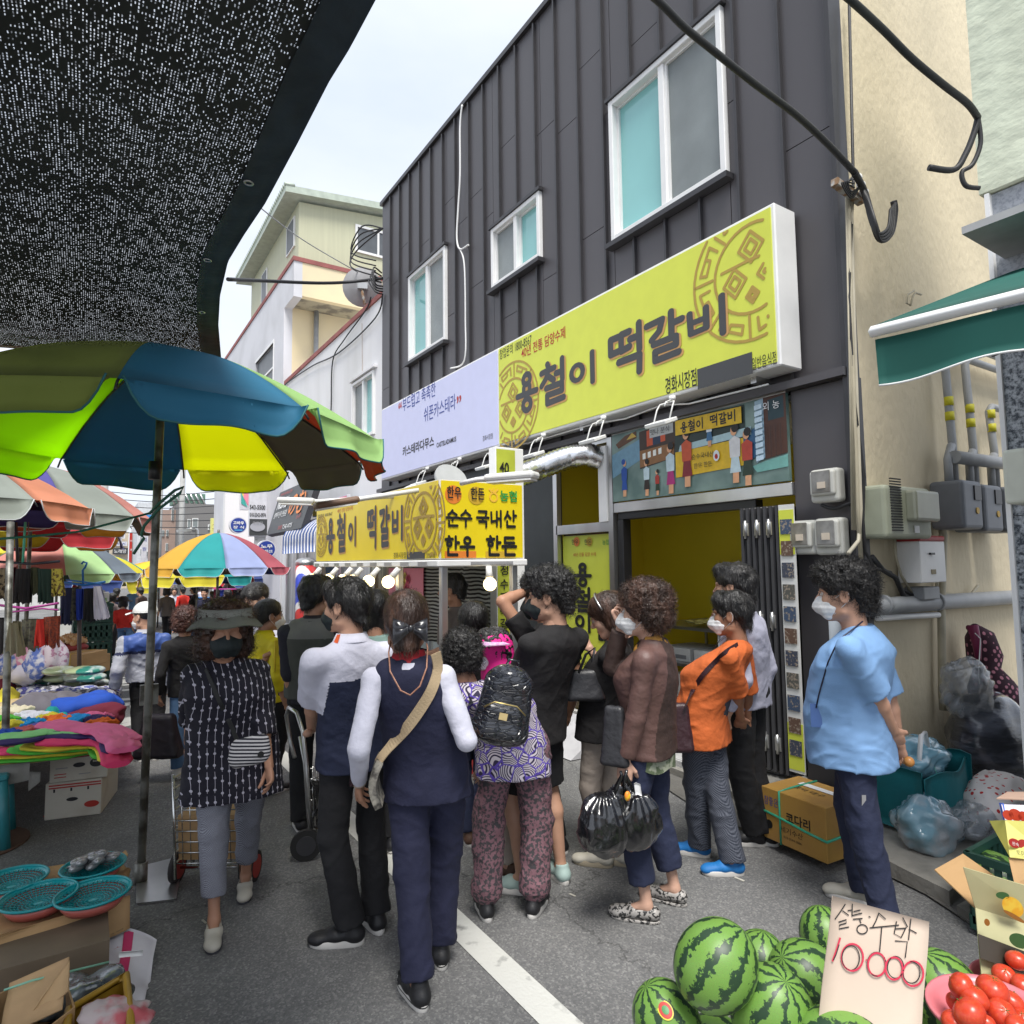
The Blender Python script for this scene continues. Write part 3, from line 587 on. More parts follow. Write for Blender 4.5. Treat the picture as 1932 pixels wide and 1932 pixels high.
# ============================================================ alley wall and its fittings
STU=mat('beige_stucco',(.68,.59,.42),.9,c2=(.56,.49,.35),c2t=(.42,.66),vs=1.1,bump=.5,bs=22,stretch=(1,1,.55))
m=MB();m.grid(lambda a,c:(4.53+(9.5-4.53)*a,2.468,.1+8.3*c),2,2);m2=MB();m2.box((4.6,2.47,0),(9.5,2.695,8.44));m2.build('alley_wall',STU,shop)
m=MB();m.box((4.53,2.455,0),(4.6,2.468,3.0));m.build('corner_trim',SEAM,shop)
GPIPE=mat('grey_pipe',(.30,.31,.32),.5,bump=.05);BEIGEP=mat('beige_conduit',(.42,.38,.28),.6);CABLE=mat('black_cable',(.02,.02,.022),.55)
AY=2.41
def wallpipe(name,pts,r,m_,label,cat,n=10,y=AY,**k):
 P=[FY(u,v,y)for u,v in pts];b=MB();b.tube(P,r,n);return tag(b.build(name,m_,None,base=P[0]),label,cat)
t=thing('drain_pipe','fat grey drain pipe running level along the beige alley wall','pipe',FY(1640,1145,AY))
b=MB();b.tube([FY(1600,1150,AY),FY(1700,1141,AY),FY(1935,1125,AY)],.06,16);b.build('pipe',GPIPE,t)
for u in(1666,1765):b=MB();p=FY(u,1141-(u-1666)*.06,AY);b.tube([p-Vector((.018,0,0)),p+Vector((.018,0,0))],.07,16);b.build('clamp',GPIPE,t)
t=thing('downpipe','grey plastic downpipe standing on the pavement against the dark pillar','pipe',(4.36,2.6,.05))
b=MB();b.tube([(4.35,2.58,.06),(4.35,2.58,1.36),(4.42,2.5,1.42)],.05,14);b.build('pipe',mat('pale_pipe',(.42,.46,.50),.5),t)
for z in(1.05,.3):b=MB();b.tube([(4.35,2.58,z),(4.35,2.58,z+.04)],.057,14);b.build('socket',GPIPE,t)
wallpipe('conduit',[(1655,1166),(1770,1160)],.022,WHT,'short white plastic conduit just below the fat grey drain pipe','pipe')
wallpipe('conduit',[(1752,935),(1770,965),(1780,1010),(1776,1140),(1778,1300),(1780,1340)],.028,BEIGEP,'beige conduit bending down the alley wall beside the gas meters','pipe')
wallpipe('conduit',[(1775,1000),(1770,1080),(1765,1125),(1780,1120),(1830,1125),(1845,1105)],.012,BEIGEP,'thin beige conduit with a hooked end right of the white box','pipe')
for i,pts in enumerate([[(1600,360),(1606,600),(1612,800),(1618,960),(1625,1060)],[(1606,375),(1611,600),(1618,800),(1624,960),(1620,1020),(1600,1045)],[(1602,0),(1610,340),(1601,560),(1612,760),(1630,900),(1628,980),(1632,1040),(1650,1072),(1680,1080),(1700,1110),(1730,1128),(1760,1132)]]):
 wallpipe('wall_cable',pts,(.016,.014,.012)[i],(BEIGEP,mat('cream_cable',(.5,.46,.36),.6),CABLE)[i],['pale beige cable stapled down the alley wall nearest the dark corner','cream cable beside the beige one on the alley wall','black cable wandering down the alley wall from the roof'][i],'cable',6)
for k in range(3):wallpipe('wall_cable',[(1596+3*k,370),(1603+3*k,700),(1608+3*k,1000)],.006,BEIGEP,'thin cable in the bundle pinned down the alley wall edge','cable',5).update_tag()or None
for o in bpy.data.objects:
 if o.get('label','').startswith('thin cable in'):o['group']='thin cables pinned down the alley wall'
wallpipe('wall_cable',[(1645,1050),(1665,1075),(1690,1090),(1705,1125),(1740,1135),(1770,1136)],.018,CABLE,'thick black cable drooping below the green meter box','cable')
wallpipe('wall_cable',[(1688,1018),(1690,1050),(1700,1085),(1720,1118)],.010,BEIGEP,'thin beige cable dropping from the green meter box','cable',6)
wallpipe('wire_coil',[(1725,548),(1712,556),(1710,572),(1718,576),(1722,560),(1727,552),(1738,556)],.008,BEIGEP,'small coil of old wire on a nail high on the alley wall','wire',6)
# overhead cables
def cable(pts,r,label,name='overhead_cable',n=8,m_=CABLE,sub=6):
 P=[Vector(p)for p in pts];Q=[]
 for i in range(len(P)-1):
  a=P[max(i-1,0)];b_=P[i];c=P[i+1];d=P[min(i+2,len(P)-1)]
  for k in range(sub):t_=k/sub;Q.append(.5*((2*b_)+(-a+c)*t_+(2*a-5*b_+4*c-d)*t_*t_+(-a+3*b_-3*c+d)*t_**3))
 Q.append(P[-1]);b=MB();b.tube(Q,r,n);return tag(b.build(name,m_,None,base=P[0]),label,'cable')
K1=[DP(1180,-45,3.5),DP(1240,0,3.6),DP(1290,50,3.7),DP(1345,95,3.8),DP(1420,155,3.95),DP(1500,215,4.15),DP(1560,270,4.3),DP(1612,325,4.42)]
cable(K1,.021,'thick black overhead cable sagging to the bracket at the dark building corner',n=10)
cable([DP(1612,325,4.42),FY(1630,360,2.3),FY(1645,410,2.25),FY(1660,450,2.25),FY(1680,440,2.25),FY(1688,400,2.25),FY(1686,380,2.25)],.024,'hooked end of black cable hanging below the wall bracket',n=8)
for k in range(4):cable([FY(1628+k,350+3*k,2.3),FY(1640+3*k,410,2.25-.02*k),FY(1655+2*k,440+5*k,2.2),FY(1675+3*k,430+3*k,2.2),FY(1680+3*k,395-4*k,2.22)],.011,'thin loop in the bunch of black cable ends below the bracket',name='cable_end',n=6)['group']='loops of black cable ends below the bracket'
K2=[DP(1560,-35,3.1),DP(1605,0,3.15),DP(1665,55,3.3),DP(1720,110,3.4),DP(1780,160,3.5),DP(1825,195,3.6),DP(1845,222,3.7)]
cable(K2,.018,'black overhead cable sagging to the cream building on the right',n=10)
cable([DP(1845,222,3.7),DP(1838,250,3.7),DP(1822,290,3.7),DP(1800,320,3.7),DP(1752,316,3.7)],.017,'taped end of the right overhead cable sticking out to the left')
cable([DP(1845,222,3.7),DP(1850,270,3.7),DP(1835,310,3.7),DP(1815,325,3.7),DP(1822,350,3.7),DP(1848,355,3.7)],.013,'frayed loop of the right overhead cable beside the cream wall')
t=thing('cable_bracket','rusty steel bracket with white insulators high on the building corner','bracket',FY(1600,355,2.4))
b=MB();b.obox(FY(1600,362,2.38),.34,.05,.05,ax=(1,0,-.12));b.build('bar',mat('rust',(.25,.15,.08),.8,c2=(.4,.4,.38),vs=20),t)
for k in range(3):b=MB();p=FY(1618+6*k,335+14*k,2.33);b.ball(p,.04,.03,.03,10,8);b.build('insulator',WHT,t)
for i in range(4):cable([FY(1612,330+8*i,2.33),FY(1600-4*i,345,2.3),FY(1606,362+4*i,2.32),FY(1622,352,2.3)],.006,'thin wire wrapped round the corner bracket insulators',name='tie_wire',n=5)['group']='thin wires wrapped round the corner bracket'
cable([FX(u,v,4.44)for u,v in((872,198),(868,240),(868,330),(864,400),(862,450),(868,470),(884,462))],.014,'white cable running down the dark cladding from the roof',name='wall_cable',n=6,m_=WHT)
cable([FX(u,v,4.44)for u,v in((868,470),(876,500),(878,600),(876,680),(850,695))],.012,'white cable dropping from the cladding to the lilac sign',name='wall_cable',n=6,m_=WHT)
# electric meters on the dark pillar
PLAS=mat('meter_grey',(.52,.52,.48),.45);CLR=mat('meter_window',(.16,.155,.14),.08,spec=.8,c2=(.3,.29,.27),vs=5)
def meter(u0,v0,u1,v1,label,num=None):
 a=FX(u0,v1,4.34);c=FX(u1,v0,4.34);w=a.y-c.y;h=c.z-a.z;y0=c.y;z0=a.z
 t=thing('electric_meter',label,'meter',(4.42,c.y+w/2,z0),'electric meter boxes on the dark pillar')
 b=MB();b.box((4.36,y0,z0+.02),(4.46,y0+w,z0+h));b.build('case',PLAS,t,bevel=.025,seg=3)
 b=MB();b.box((4.33,y0+.015,z0+h*.26),(4.37,y0+w-.015,z0+h-.015));b.build('cover',PLAS,t,bevel=.02,seg=3)
 b=MB();b.box((4.325,y0+.04,z0+h*.33),(4.333,y0+w-.035,z0+h*.93));b.build('window_pane',CLR,t,bevel=.004)
 b=MB();b.box((4.318,y0+w*.35,z0+h*.45),(4.326,y0+w*.62,z0+h*.62));b.build('dial',mat('dial',(.6,.52,.42),.4),t)
 if num:text(num,GREYI,(4.356,y0+w*.6,z0+.07),SX,UP,t,h=.025)
 return t
meter(1526,880,1577,955,'grey electric meter box with a clear window, the upper one on its own')
meter(1488,980,1533,1052,'grey electric meter box with a clear window, lower left of the pair','101')
meter(1535,975,1585,1053,'grey electric meter box with a clear window, lower right of the pair','201')
cable([(4.40,2.68,2.1),(4.42,2.6,2.07),(4.45,2.47,2.1),(4.7,2.42,2.1),(4.75,2.42,2.05)],.012,'short black cable from the upper meter box round the corner',name='meter_cable')
# green-grey box, white red box, gas meters
t=thing('communication_box','pale green vented plastic equipment box on the beige alley wall','box',FY(1690,975,2.4))
a=FY(1650,1030,2.36);c=FY(1730,924,2.36);GB=mat('box_green',(.34,.36,.27),.5)
b=MB();b.box((a.x,2.27,a.z+.05),(c.x,2.46,c.z));b.build('case',GB,t,bevel=.03,seg=3)
b=MB();b.box((a.x+.26,2.2,a.z+.17),(c.x-.02,2.28,c.z-.03));b.build('hood',mat('hood',(.30,.31,.24),.3),t,bevel=.02,seg=2)
for k in range(20):b=MB();z=a.z+.1+.0185*k;b.box((a.x+.06,2.262,z),(a.x+.2,2.272,z+.008));b.build('vent_slot',DRK,t)
b=MB();b.box((a.x+.36,2.262,a.z+.09),(a.x+.42,2.268,a.z+.14));b.build('label',WHI,t)
t=thing('hydrant_box','white metal box with a red sloping top on the alley wall','box',FY(1744,1060,2.4))
a=FY(1722,1100,2.36);c=FY(1765,1022,2.36)
b=MB();b.box((a.x,2.3,a.z),(c.x,2.46,c.z));b.build('case',WHT,t,bevel=.006)
b=MB();b.box((a.x-.004,2.296,c.z),(c.x+.004,2.46,c.z+.04));b.build('lid',mat('red_lid',(.35,.03,.03),.5),t,bevel=.01)
b=MB();b.box((a.x+.13,2.285,a.z+.2),(a.x+.19,2.3,a.z+.215));b.build('latch',BLK,t)
b=MB();b.box((a.x+.15,2.294,a.z+.06),(a.x+.21,2.3,a.z+.095));b.build('plate',mat('plate_br',(.25,.2,.1),.5),t)
b=MB();b.box((FY(1735,1112,2.36).x,2.33,FY(1735,1132,2.36).z),(FY(1765,1112,2.36).x,2.46,FY(1765,1106,2.36).z));tag(b.build('junction_box',GPIPE,None,base=FY(1750,1120,2.4),bevel=.006),'small grey junction box beneath the white and red box','box')
GM=mat('gas_meter',(.16,.17,.19),.5,var=.1)
for i,(u,v)in enumerate(((1808,950),(1848,957),(1888,960))):
 p=FY(u,v,2.3);t=thing('gas_meter',['dark grey gas meter on the alley wall, leftmost of three','dark grey gas meter on the alley wall, middle of three','dark grey gas meter on the alley wall, rightmost of three'][i],'meter',p,'gas meters on the alley wall')
 b=MB();b.box((p.x-.15,2.2,p.z-.2),(p.x+.17,2.44,p.z+.17));b.build('case',GM,t,bevel=.03,seg=3)
 b=MB();b.box((p.x+.02,2.19,p.z+.02),(p.x+.13,2.2,p.z+.13));b.build('dial',BLK,t)
 b=MB();b.cyl((p.x+.06,2.198,p.z-.06),(p.x+.06,2.192,p.z-.06),.025,12);b.build('sticker',mat('stk',(.5,.3,.03),.5),t)
 b=MB();b.tube([(p.x-.08,2.32,p.z+.16),(p.x-.08,2.32,p.z+.34),(p.x+.02,2.33,p.z+.46)],.03,10);b.build('inlet',GPIPE,t)
 b=MB();b.tube([(p.x+.06,2.34,p.z+.16),(p.x+.06,2.34,p.z+.5),(p.x+.06,2.36,(3.42,3.3,2.95)[i]),(p.x+.12,2.36,(3.47,3.35,3.0)[i]),(p.x+1.4,2.36,(3.47,3.35,3.0)[i])],.03,10);b.build('riser',GPIPE,t)
 for z in(.66,.78):b=MB();b.cyl((p.x+.06,2.345,p.z+z),(p.x+.06,2.345,p.z+z+.07),.033,10);b.build('yellow_band',mat('ylabel',(.6,.55,.02),.5),t)
b=MB();b.tube([FY(1800,862,2.28),FY(1935,880,2.28)],.05,14);tag(b.build('gas_pipe',GPIPE,None,base=FY(1800,862,2.28)),'thick grey gas manifold pipe above the gas meters','pipe')
# ============================================================ granite and cream building at the right
GRA=mat('granite',(.20,.22,.25),.45,var=0);n,L,bb=nodes(GRA)
tcn=n.new('ShaderNodeTexCoord');vz=n.new('ShaderNodeTexNoise');vz.inputs['Scale'].default_value=42;vz.inputs['Detail'].default_value=3;vz.inputs['Roughness'].default_value=.7;L.new(tcn.outputs['Object'],vz.inputs['Vector'])
rz=n.new('ShaderNodeValToRGB');L.new(vz.outputs['Fac'],rz.inputs[0]);e=rz.color_ramp.elements;e[0].position=.38;e[0].color=(.03,.04,.055,1);e[1].position=.62;e[1].color=(.42,.45,.48,1);L.new(rz.outputs[0],bb.inputs['Base Color'])
CRM=mat('cream_render',(.62,.66,.52),.85,bump=.6,bs=7,stretch=(1,1,1.6))
GX=4.4
rb=thing('corner_building','corner building with cream upper wall over speckled dark granite cladding','building',(5.5,0,0))
b=MB();b.box((GX,-6,3.87),(5.5,1.59,6.4));b.build('upper_wall',CRM,rb)
b=MB();b.box((GX+.04,-6,2.9),(5.5,1.56,3.86));b.build('wall',mat('granite_pale',(.36,.38,.42),.5,c2=(.25,.27,.30),vs=60),rb)
for k in range(3):
 for j in range(6):
  b=MB();b.box((GX+.02,1.54-.75*j-.745,.05+.95*k),(GX+.06,1.54-.75*j,.05+.95*k+.945));b.build('granite_panel',GRA,rb)
b=MB();b.box((GX+.061,-6,0),(5.5,1.54,2.9));b.build('wall',GRA,rb)
b=MB();b.box((GX+.0,1.541,0),(GX+.06,1.565,3.86));b.build('edge_trim',WHT,rb)
# awning
AG=mat('awning_green',(.008,.095,.076),.8,var=.12,vs=3,transl=.12)
aw=thing('awning','dark green fabric awning with a white front bar and wavy valance','awning',(3.6,.8,2.9))
A0=FY(1650,625,1.45);ax_=A0.x;A1=G(1932,556,A0.z);axf=lambda y:ax_+(A1.x-ax_)*(1.45-y)/(1.45-A1.y)
bar=lambda y:Vector((ax_,y,A0.z))
b=MB();b.tube([(axf(1.47),1.47,A0.z),(axf(-1.2),-1.2,A0.z)],.03,4);b.build('front_bar',WHT,aw,bevel=.008)
b=MB();b.grid(lambda a,c:(axf(1.45-2.65*c)+.02+(GX-axf(1.45-2.65*c)-.05)*a,1.45-2.65*c,A0.z+.03+.60*a),6,8,thick=.004);b.build('canopy',AG,aw)
b=MB();b.grid(lambda a,c:(axf(1.45-2.65*c)+.008*math.sin(c*31)+.012*a,1.45-2.65*c,A0.z-.037-a*(.185+.02*math.sin(c*24+1)*1)),5,70,thick=.003);vo=b.build('valance',AG,aw)
b=MB();b.tube([(axf(1.45-2.65*c/70)+.008*math.sin(c/70*31)+.012,1.45-2.65*c/70,A0.z-.037-(.185+.02*math.sin(c/70*24+1)))for c in range(71)],.005,5);b.build('valance_trim',WHT,aw)
b=MB();b.tube([(ax_+.02,1.42,A0.z),(3.6,1.38,2.95),(GX,1.42,3.25)],.02,8);b.build('arm',WHT,aw)
b=MB();b.box((3.9,-2,3.45),(4.45,1.5,3.49));tag(b.build('canopy_ledge',mat('ledge_grey',(.4,.4,.4),.6),None,base=(4.2,0,3.45)),'flat white metal ledge jutting from the corner building above the green awning','ledge')
p=DP(1905,650,3.4);b=MB();b.obox(p,.16,.1,.05,ax=(1,-.6,.5));tag(b.build('lamp',BLK,None,base=p,bevel=.006),'small black lamp tucked under the green awning','lamp')
b=MB();b.box((4.2,1.38,2.0),(4.42,1.5,2.3));tag(b.build('meter_cover',mat('ivory',(.62,.64,.55),.45),None,base=(4.3,1.45,2.0),bevel=.02,seg=3),'ivory plastic box fixed to the granite corner','box')
# ============================================================ white building next door
WR=mat('white_render',(.78,.78,.79),.85,c2=(.64,.64,.63),c2t=(.45,.75),vs=.7,bump=.15,bs=8,stretch=(1.5,1.5,.35));COP=mat('red_coping',(.30,.10,.09),.8,var=.2,vs=3)
nb=thing('white_building','low white rendered building with red topped parapet beside the dark one','building',(6,14.5,0))
hA=(11.6,12.82,4.16,5.4);Ya,Yb,Za=Y1+.03,18.4,6.72
b=MB()
for a,c,z0,z1 in cells(Ya,Yb,0,Za,[hA]):b.box((4.52,a,z0),(4.7,c,z1))
b.box((4.7,Yb-.2,0),(9,Yb,Za));b.box((4.7,Ya,Za-.6),(9,Yb-.2,Za-.45));b.build('wall',WR,nb)
b=MB();b.box((4.49,Ya,Za),(4.74,Yb,Za+.1));b.build('coping',COP,nb)
window(nb,4.52,hA,.5,teal_first=False);b=MB();b.box((4.44,hA[0]-.1,hA[3]+.03),(4.52,hA[1]+.05,hA[3]+.09));b.build('hood_mould',WR,nb)
b=MB();b.box((4.45,Ya+.2,.3),(4.52,Ya+6.5,2.6));b.build('shopfront',mat('shopfront_pale',(.42,.42,.43),.3,c2=(.62,.62,.62),vs=1.2,stretch=(1,6,.3)),nb)
for k in range(8):b=MB();b.box((4.4,Ya+.2+.85*k,.2),(4.46,Ya+.3+.85*k,2.7));b.build('shop_post',STEEL,nb)
for pts,lb in(([(700,560),(690,585),(650,640),(628,680),(625,760),(624,800)],'black cable looping down the white wall from its parapet'),([(722,555),(708,600),(640,665),(590,690),(545,720),(530,735)],'black cable slung along the red coping')):
 cable([FX(u,v,4.47)for u,v in pts],.015,lb,name='wall_cable',n=6)
cable([FX(683,610,4.5),FX(684,800,4.5)],.004,'faint rusty wire hanging below the satellite dish',name='wall_wire',n=4,m_=mat('rustw',(.3,.17,.08),.8))
sd_=thing('satellite_dish','grey satellite dish seen from behind on a rusty arm on the red coping','dish',FX(686,565,4.6))
pc=FX(684,541,4.55);b=MB();dn=Vector((.35,.9,.25)).normalized();dx=dn.cross(Vector((0,0,1))).normalized();dy=dx.cross(dn)
rs=[]
for k in range(6):r=.40*k/5+.001;rs.append([pc+dn*(.09*(k/5)**2)+dx*(r*math.cos(j*math.pi/12))+dy*(r*.98*math.sin(j*math.pi/12))for j in range(24)])
b.rings(rs,0,False);b.build('reflector',mat('dish',(.36,.36,.37),.6,var=.1),sd_)
b=MB();b.tube([pc-dn*.02,pc-dn*.1-dy*.15,Vector((4.6,pc.y-.1,Za+.1))],.03,8);b.build('arm',mat('rust',(.25,.15,.08),.8),sd_)
b=MB();b.obox(pc-dn*.05,.2,.1,.12,ax=dx);b.build('mount',STEEL,sd_)
# ============================================================ grey building with cream attic
YB=17.62
gb=thing('attic_building','tall grey rendered building with cream recess, red copings and a metal sheet attic','building',(7,22,0))
CRE=mat('cream_paint',(.78,.66,.42),.85,c2=(.68,.58,.40),c2t=(.4,.7),vs=.8);GRR=mat('grey_render',(.66,.66,.69),.85,bump=.1,bs=6,c2=(.55,.55,.57),c2t=(.4,.7),vs=.8)
b=MB();hs=[(19.8,22.25,6.95,8.35),(24,25.6,6.9,7.7)]
for a,c,z0,z1 in cells(18.62,30,0,10.0,hs):b.box((4.52,a,z0),(4.75,c,z1))
b.box((4.52,YB,9.0),(4.75,18.62,10.0));b.build('street_wall',GRR,gb)
b=MB();b.box((4.75,18.62,0),(10,18.85,10.0));b.build('front_wall',CRE,gb)
b=MB();b.box((4.75,YB,9.05),(10,YB+.2,10.0));b.build('balcony_front',CRE,gb)
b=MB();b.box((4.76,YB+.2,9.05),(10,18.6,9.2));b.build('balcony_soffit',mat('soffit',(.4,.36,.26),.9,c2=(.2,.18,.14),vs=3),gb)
b=MB();b.box((4.49,YB-.03,10.0),(4.8,30,10.12));b.build('coping',COP,gb)
b=MB();b.box((4.8,YB-.03,10.0),(10,YB+.23,10.12));b.build('coping',COP,gb)
b=MB();b.cyl((5.4,18.5,6.8),(5.4,18.5,9.05),.07,10);b.build('downpipe',GPIPE,gb)
for h in hs:
 f=MB();f.box((4.5,h[0]-.05,h[3]),(4.56,h[1]+.05,h[3]+.08));f.box((4.5,h[0]-.05,h[2]),(4.56,h[0],h[3]));fo=f.build('window',WHT,gb)
 f=MB();f.box((4.58,h[0],h[2]),(4.62,h[1],h[3]));f.build('pane',mat('dark_screen',(.10,.11,.12),.4),fo)
 f=MB();f.box((4.55,h[0],(h[2]+h[3])/2-.03),(4.6,h[1],(h[2]+h[3])/2+.03));f.build('rail',WHT,fo)
AT=mat('attic_sheet',(.52,.52,.36),.6,var=.05,vs=2,stretch=(8,8,.2))
b=MB();fs=[(4.8,18.25,10.0),(10,18.25,10.0),(10,18.25,12.6),(4.8,18.25,12.05),(4.8,24.6,10.0),(10,24.6,10.0),(10,24.6,12.6),(4.8,24.6,12.05)]
b.add(fs,[(0,1,2,3),(5,4,7,6),(4,0,3,7),(1,5,6,2)]);b.build('attic_wall',AT,gb)
b=MB();b.add([(4.35,17.95,12.08),(10,17.95,12.72),(10,25.1,12.72),(4.35,25.1,12.08),(4.35,17.95,12.28),(10,17.95,12.92),(10,25.1,12.92),(4.35,25.1,12.28)],[(0,1,2,3),(4,7,6,5),(0,4,5,1),(3,2,6,7),(0,3,7,4)])
b.build('roof',mat('roof_sheet',(.44,.50,.42),.5),gb)
for k in range(44):b=MB();y=17.97+.162*k;b.tube([(4.31,y,12.29),(4.6,y,12.33)],.05,6);b.build('roof_rib',mat('roof_sheet',(.44,.50,.42),.5),gb)
def fwin(root,x0,x1,z0,z1,y,panes=2,pm=None):
 f=MB();f.box((x0,y-.05,z0),(x1,y,z0+.07));f.box((x0,y-.05,z1-.07),(x1,y,z1));f.box((x0,y-.05,z0+.07),(x0+.07,y,z1-.07));f.box((x1-.07,y-.05,z0+.07),(x1,y,z1-.07));f.box(((x0+x1)/2-.03,y-.04,z0+.07),((x0+x1)/2+.03,y,z1-.07));fo=f.build('window',WHT,root)
 for a,c in((x0+.07,(x0+x1)/2-.03),((x0+x1)/2+.03,x1-.07)):f=MB();f.box((a,y-.02,z0+.07),(c,y-.005,z1-.07));f.build('pane',pm or mat('dark_screen',(.10,.11,.12),.4),fo)
fwin(gb,6.45,7.9,11.0,11.85,18.25)
b=MB();b.box((4.76,18.6,10.9),(4.8,19.5,11.8));f=b.build('window',WHT,gb);b=MB();b.box((4.75,18.7,10.95),(4.765,19.4,11.75));b.build('pane',mat('dark_screen',(.1,.11,.12),.4),f)
b=MB();b.box((4.76,22,10.4),(4.8,22.8,11.6));f=b.build('window',WHT,gb);b=MB();b.box((4.75,22.1,10.45),(4.765,22.7,11.55));b.build('pane',mat('dark_screen',(.1,.11,.12),.4),f)
cable([DP(430,527,9),DP(500,530,10.5),DP(600,534,11.5),DP(660,532,12),FX(722,525,4.4)],.028,'black cable crossing the sky to the corner of the dark building')
cable([DP(440,350,9),DP(560,445,12),DP(660,505,13),DP(705,530,14)],.010,'thin grey wire slanting in front of the attic',m_=GPIPE)
for i in range(4):cable([Vector((4.42+.0*i,11.0,7.9+.0*i)),Vector((4.2,11.5+.1*i,8.1-.12*i)),Vector((4.1,11.8,7.7-.1*i)),Vector((4.4,11.3,7.4-.1*i))],.014,'loose loop of cable at the far top corner of the dark building',name='cable_loop',n=6)['group']='loose cable loops at the far corner'
for i in range(4):cable([FX(720,515+6*i,4.4),FX(705-3*i,505+8*i,4.2),FX(708,535+5*i,4.2),FX(722,540+5*i,4.4)],.014,'loop of black cable beside the satellite dish',name='cable_loop',n=6)['group']='black cable loops beside the dish'
# ============================================================ signs further up the street (right side)
def vsign(name,label,u0,v0,u1,v1,y,m_,th=.12,frame=None):
 a=FY(u0,v1,y);c=FY(u1,v0,y);t=thing(name,label,'sign',((a.x+c.x)/2,y,a.z))
 b=MB();b.box((a.x,y,a.z),(c.x,y+th,c.z));b.build('cabinet',frame or m_,t,bevel=.01)
 if frame:plate((a.x+.03,y,a.z+.03),c.x-a.x-.06,c.z-a.z-.06,m_,(1,0,0),UP,t,'face')
 return t,a,c
XX=(1,0,0)
W1=mat('sign_white',(.62,.62,.66),.4)
t,a,c=vsign('phone_sign','white sign board carrying two black telephone numbers',470,890,505,1012,19.0,W1,.15)
def tx(s,mm,u,v,y,w,par,h=None,**k):text(s,mm,FY(u,v,y),XX,UP,par,w=w,h=h,**k)
pxm=lambda n_,y=19.0:n_*(FY(501,900,y).x-FY(500,900,y).x)
tx('543-5500',INK,471,961,18.99,pxm(29),t,h=pxm(9),bold=.02);tx('010-5542-0974',INK,471,975,18.99,pxm(30),t,h=pxm(8),bold=.02)
plate(FY(470,1010,18.99),pxm(33),pxm(32),CHR,XX,UP,t,lift=.004);disc(FY(486,994,18.97),pxm(14),mat('oval',(.4,.4,.44),.5,var=0),XX,UP,t,ry=pxm(9));tx('옥장판',GREYI,476,990,18.955,pxm(20),t)
t,a,c=vsign('wall_panel_sign','white panel sign below the telephone number board',480,1012,502,1055,19.1,mat('panel_pale',(.6,.6,.6),.5),.1);tx('H',INK,482,1020,19.09,pxm(3),t)
t,a,c=vsign('tricolour_sign','tilted sign with teal, yellow and pink triangles',453,908,470,962,20.5,W1,.12)
y=20.48;q=lambda u,v:FY(u,v,y)
for pts,mm in(([(455,950),(455,928),(467,957)],mat('teal_ink',(.05,.38,.33),.5,var=0)),([(455,928),(462,922),(459,938)],mat('yel_ink',(.8,.6,.1),.5,var=0)),([(462,922),(469,917),(469,955),(459,938)],PNK)):
 b=MB();b.add([q(*p)for p in pts],[tuple(reversed(range(len(pts))))]);b.build('painted_shape',mm,t)
bb_=thing('white_annexe','narrow white wall end with pipes rising behind the round signs','building',FY(445,1000,22));b=MB();a=FY(425,930,22);c=FY(520,905,22);b.box((a.x,22,0),(c.x,22.3,a.z));b.build('wall',WR,bb_)
for k in range(4):b=MB();x=a.x+.2+.28*k;b.box((x,21.93,.3),(x+.1,21.99,2.2));b.build('post',GPIPE,bb_)
def rsign(u,v,r_px,y,s1,s2,label):
 c=FY(u,v,y);r=r_px*(FY(501,v,y).x-FY(500,v,y).x);t=thing('round_sign',label,'sign',c)
 b=MB();b.tube([c,c+Vector((0,.15,0))],r,28);b.build('cabinet',W1,t);disc(c-Vector((0,.001,0)),r*.88,BLU,XX,UP,t,'face',n=28)
 text(s1,WHI,c+Vector((-r*.62,-.008,r*.08)),XX,UP,t,w=r*1.24,h=r*.42,bold=.03);text(s2,WHI,c+Vector((-r*.62,-.008,-r*.42)),XX,UP,t,w=r*1.24,h=r*.36,bold=.02)
 plate(c+Vector((-r*.45,-.006,-r*.66)),r*.9,r*.13,mat('cyan_ink',(.1,.4,.7),.5,var=0),XX,UP,t)
rsign(450,991,16,18.0,'고바우','장 식','small round blue sign in a white rim, the upper left one')
rsign(503,1036,18,15.5,'노무','소주.맥주.호프','round blue sign in a white rim, the lower right one')
# dark tilted sign
t=thing('dark_sign','large tilted charcoal sign with white and orange lettering','sign',FX(550,1000,3.8))
y0_,y1_=FX(512,925,3.8),FX(590,912,3.8);b=MB();za,zb=2.45,3.5
P4=[Vector((3.72,16.7,za)),Vector((3.62,13.3,za)),Vector((3.9,13.1,zb)),Vector((4.0,16.6,zb))]
b.add(P4+[p+Vector((.12,0,-.05))for p in P4],[(0,1,2,3),(7,6,5,4),(0,4,5,1),(1,5,6,2),(2,6,7,3),(3,7,4,0)]);b.build('panel',CHR,t)
ax1=(P4[1]-P4[0]).normalized();ay1=(P4[3]-P4[0]).normalized();o1=P4[0]-ax1.cross(ay1)*-.005
def ds(s,mm,x,z,w,h,**k):text(s,mm,P4[0]+ax1*x+ay1*z,ax1,ay1,t,w=w,h=h,lift=.02,**k)
ds('NOMU',WHI,.35,.6,1.0,.28,bold=.02);ds('생맥주·안주 전문점',WHI,.3,.38,1.3,.15);ds('のむ',ORG,1.75,.35,1.3,.55,bold=.01);ds('노무',RED,2.75,.22,.35,.12);ds('경화점',RED,1.2,.06,.4,.1);ds('T.542-4775',WHI,1.65,.06,.9,.1);ds('WWW.NOMU.COM',RED,.3,.95,1.2,.07)
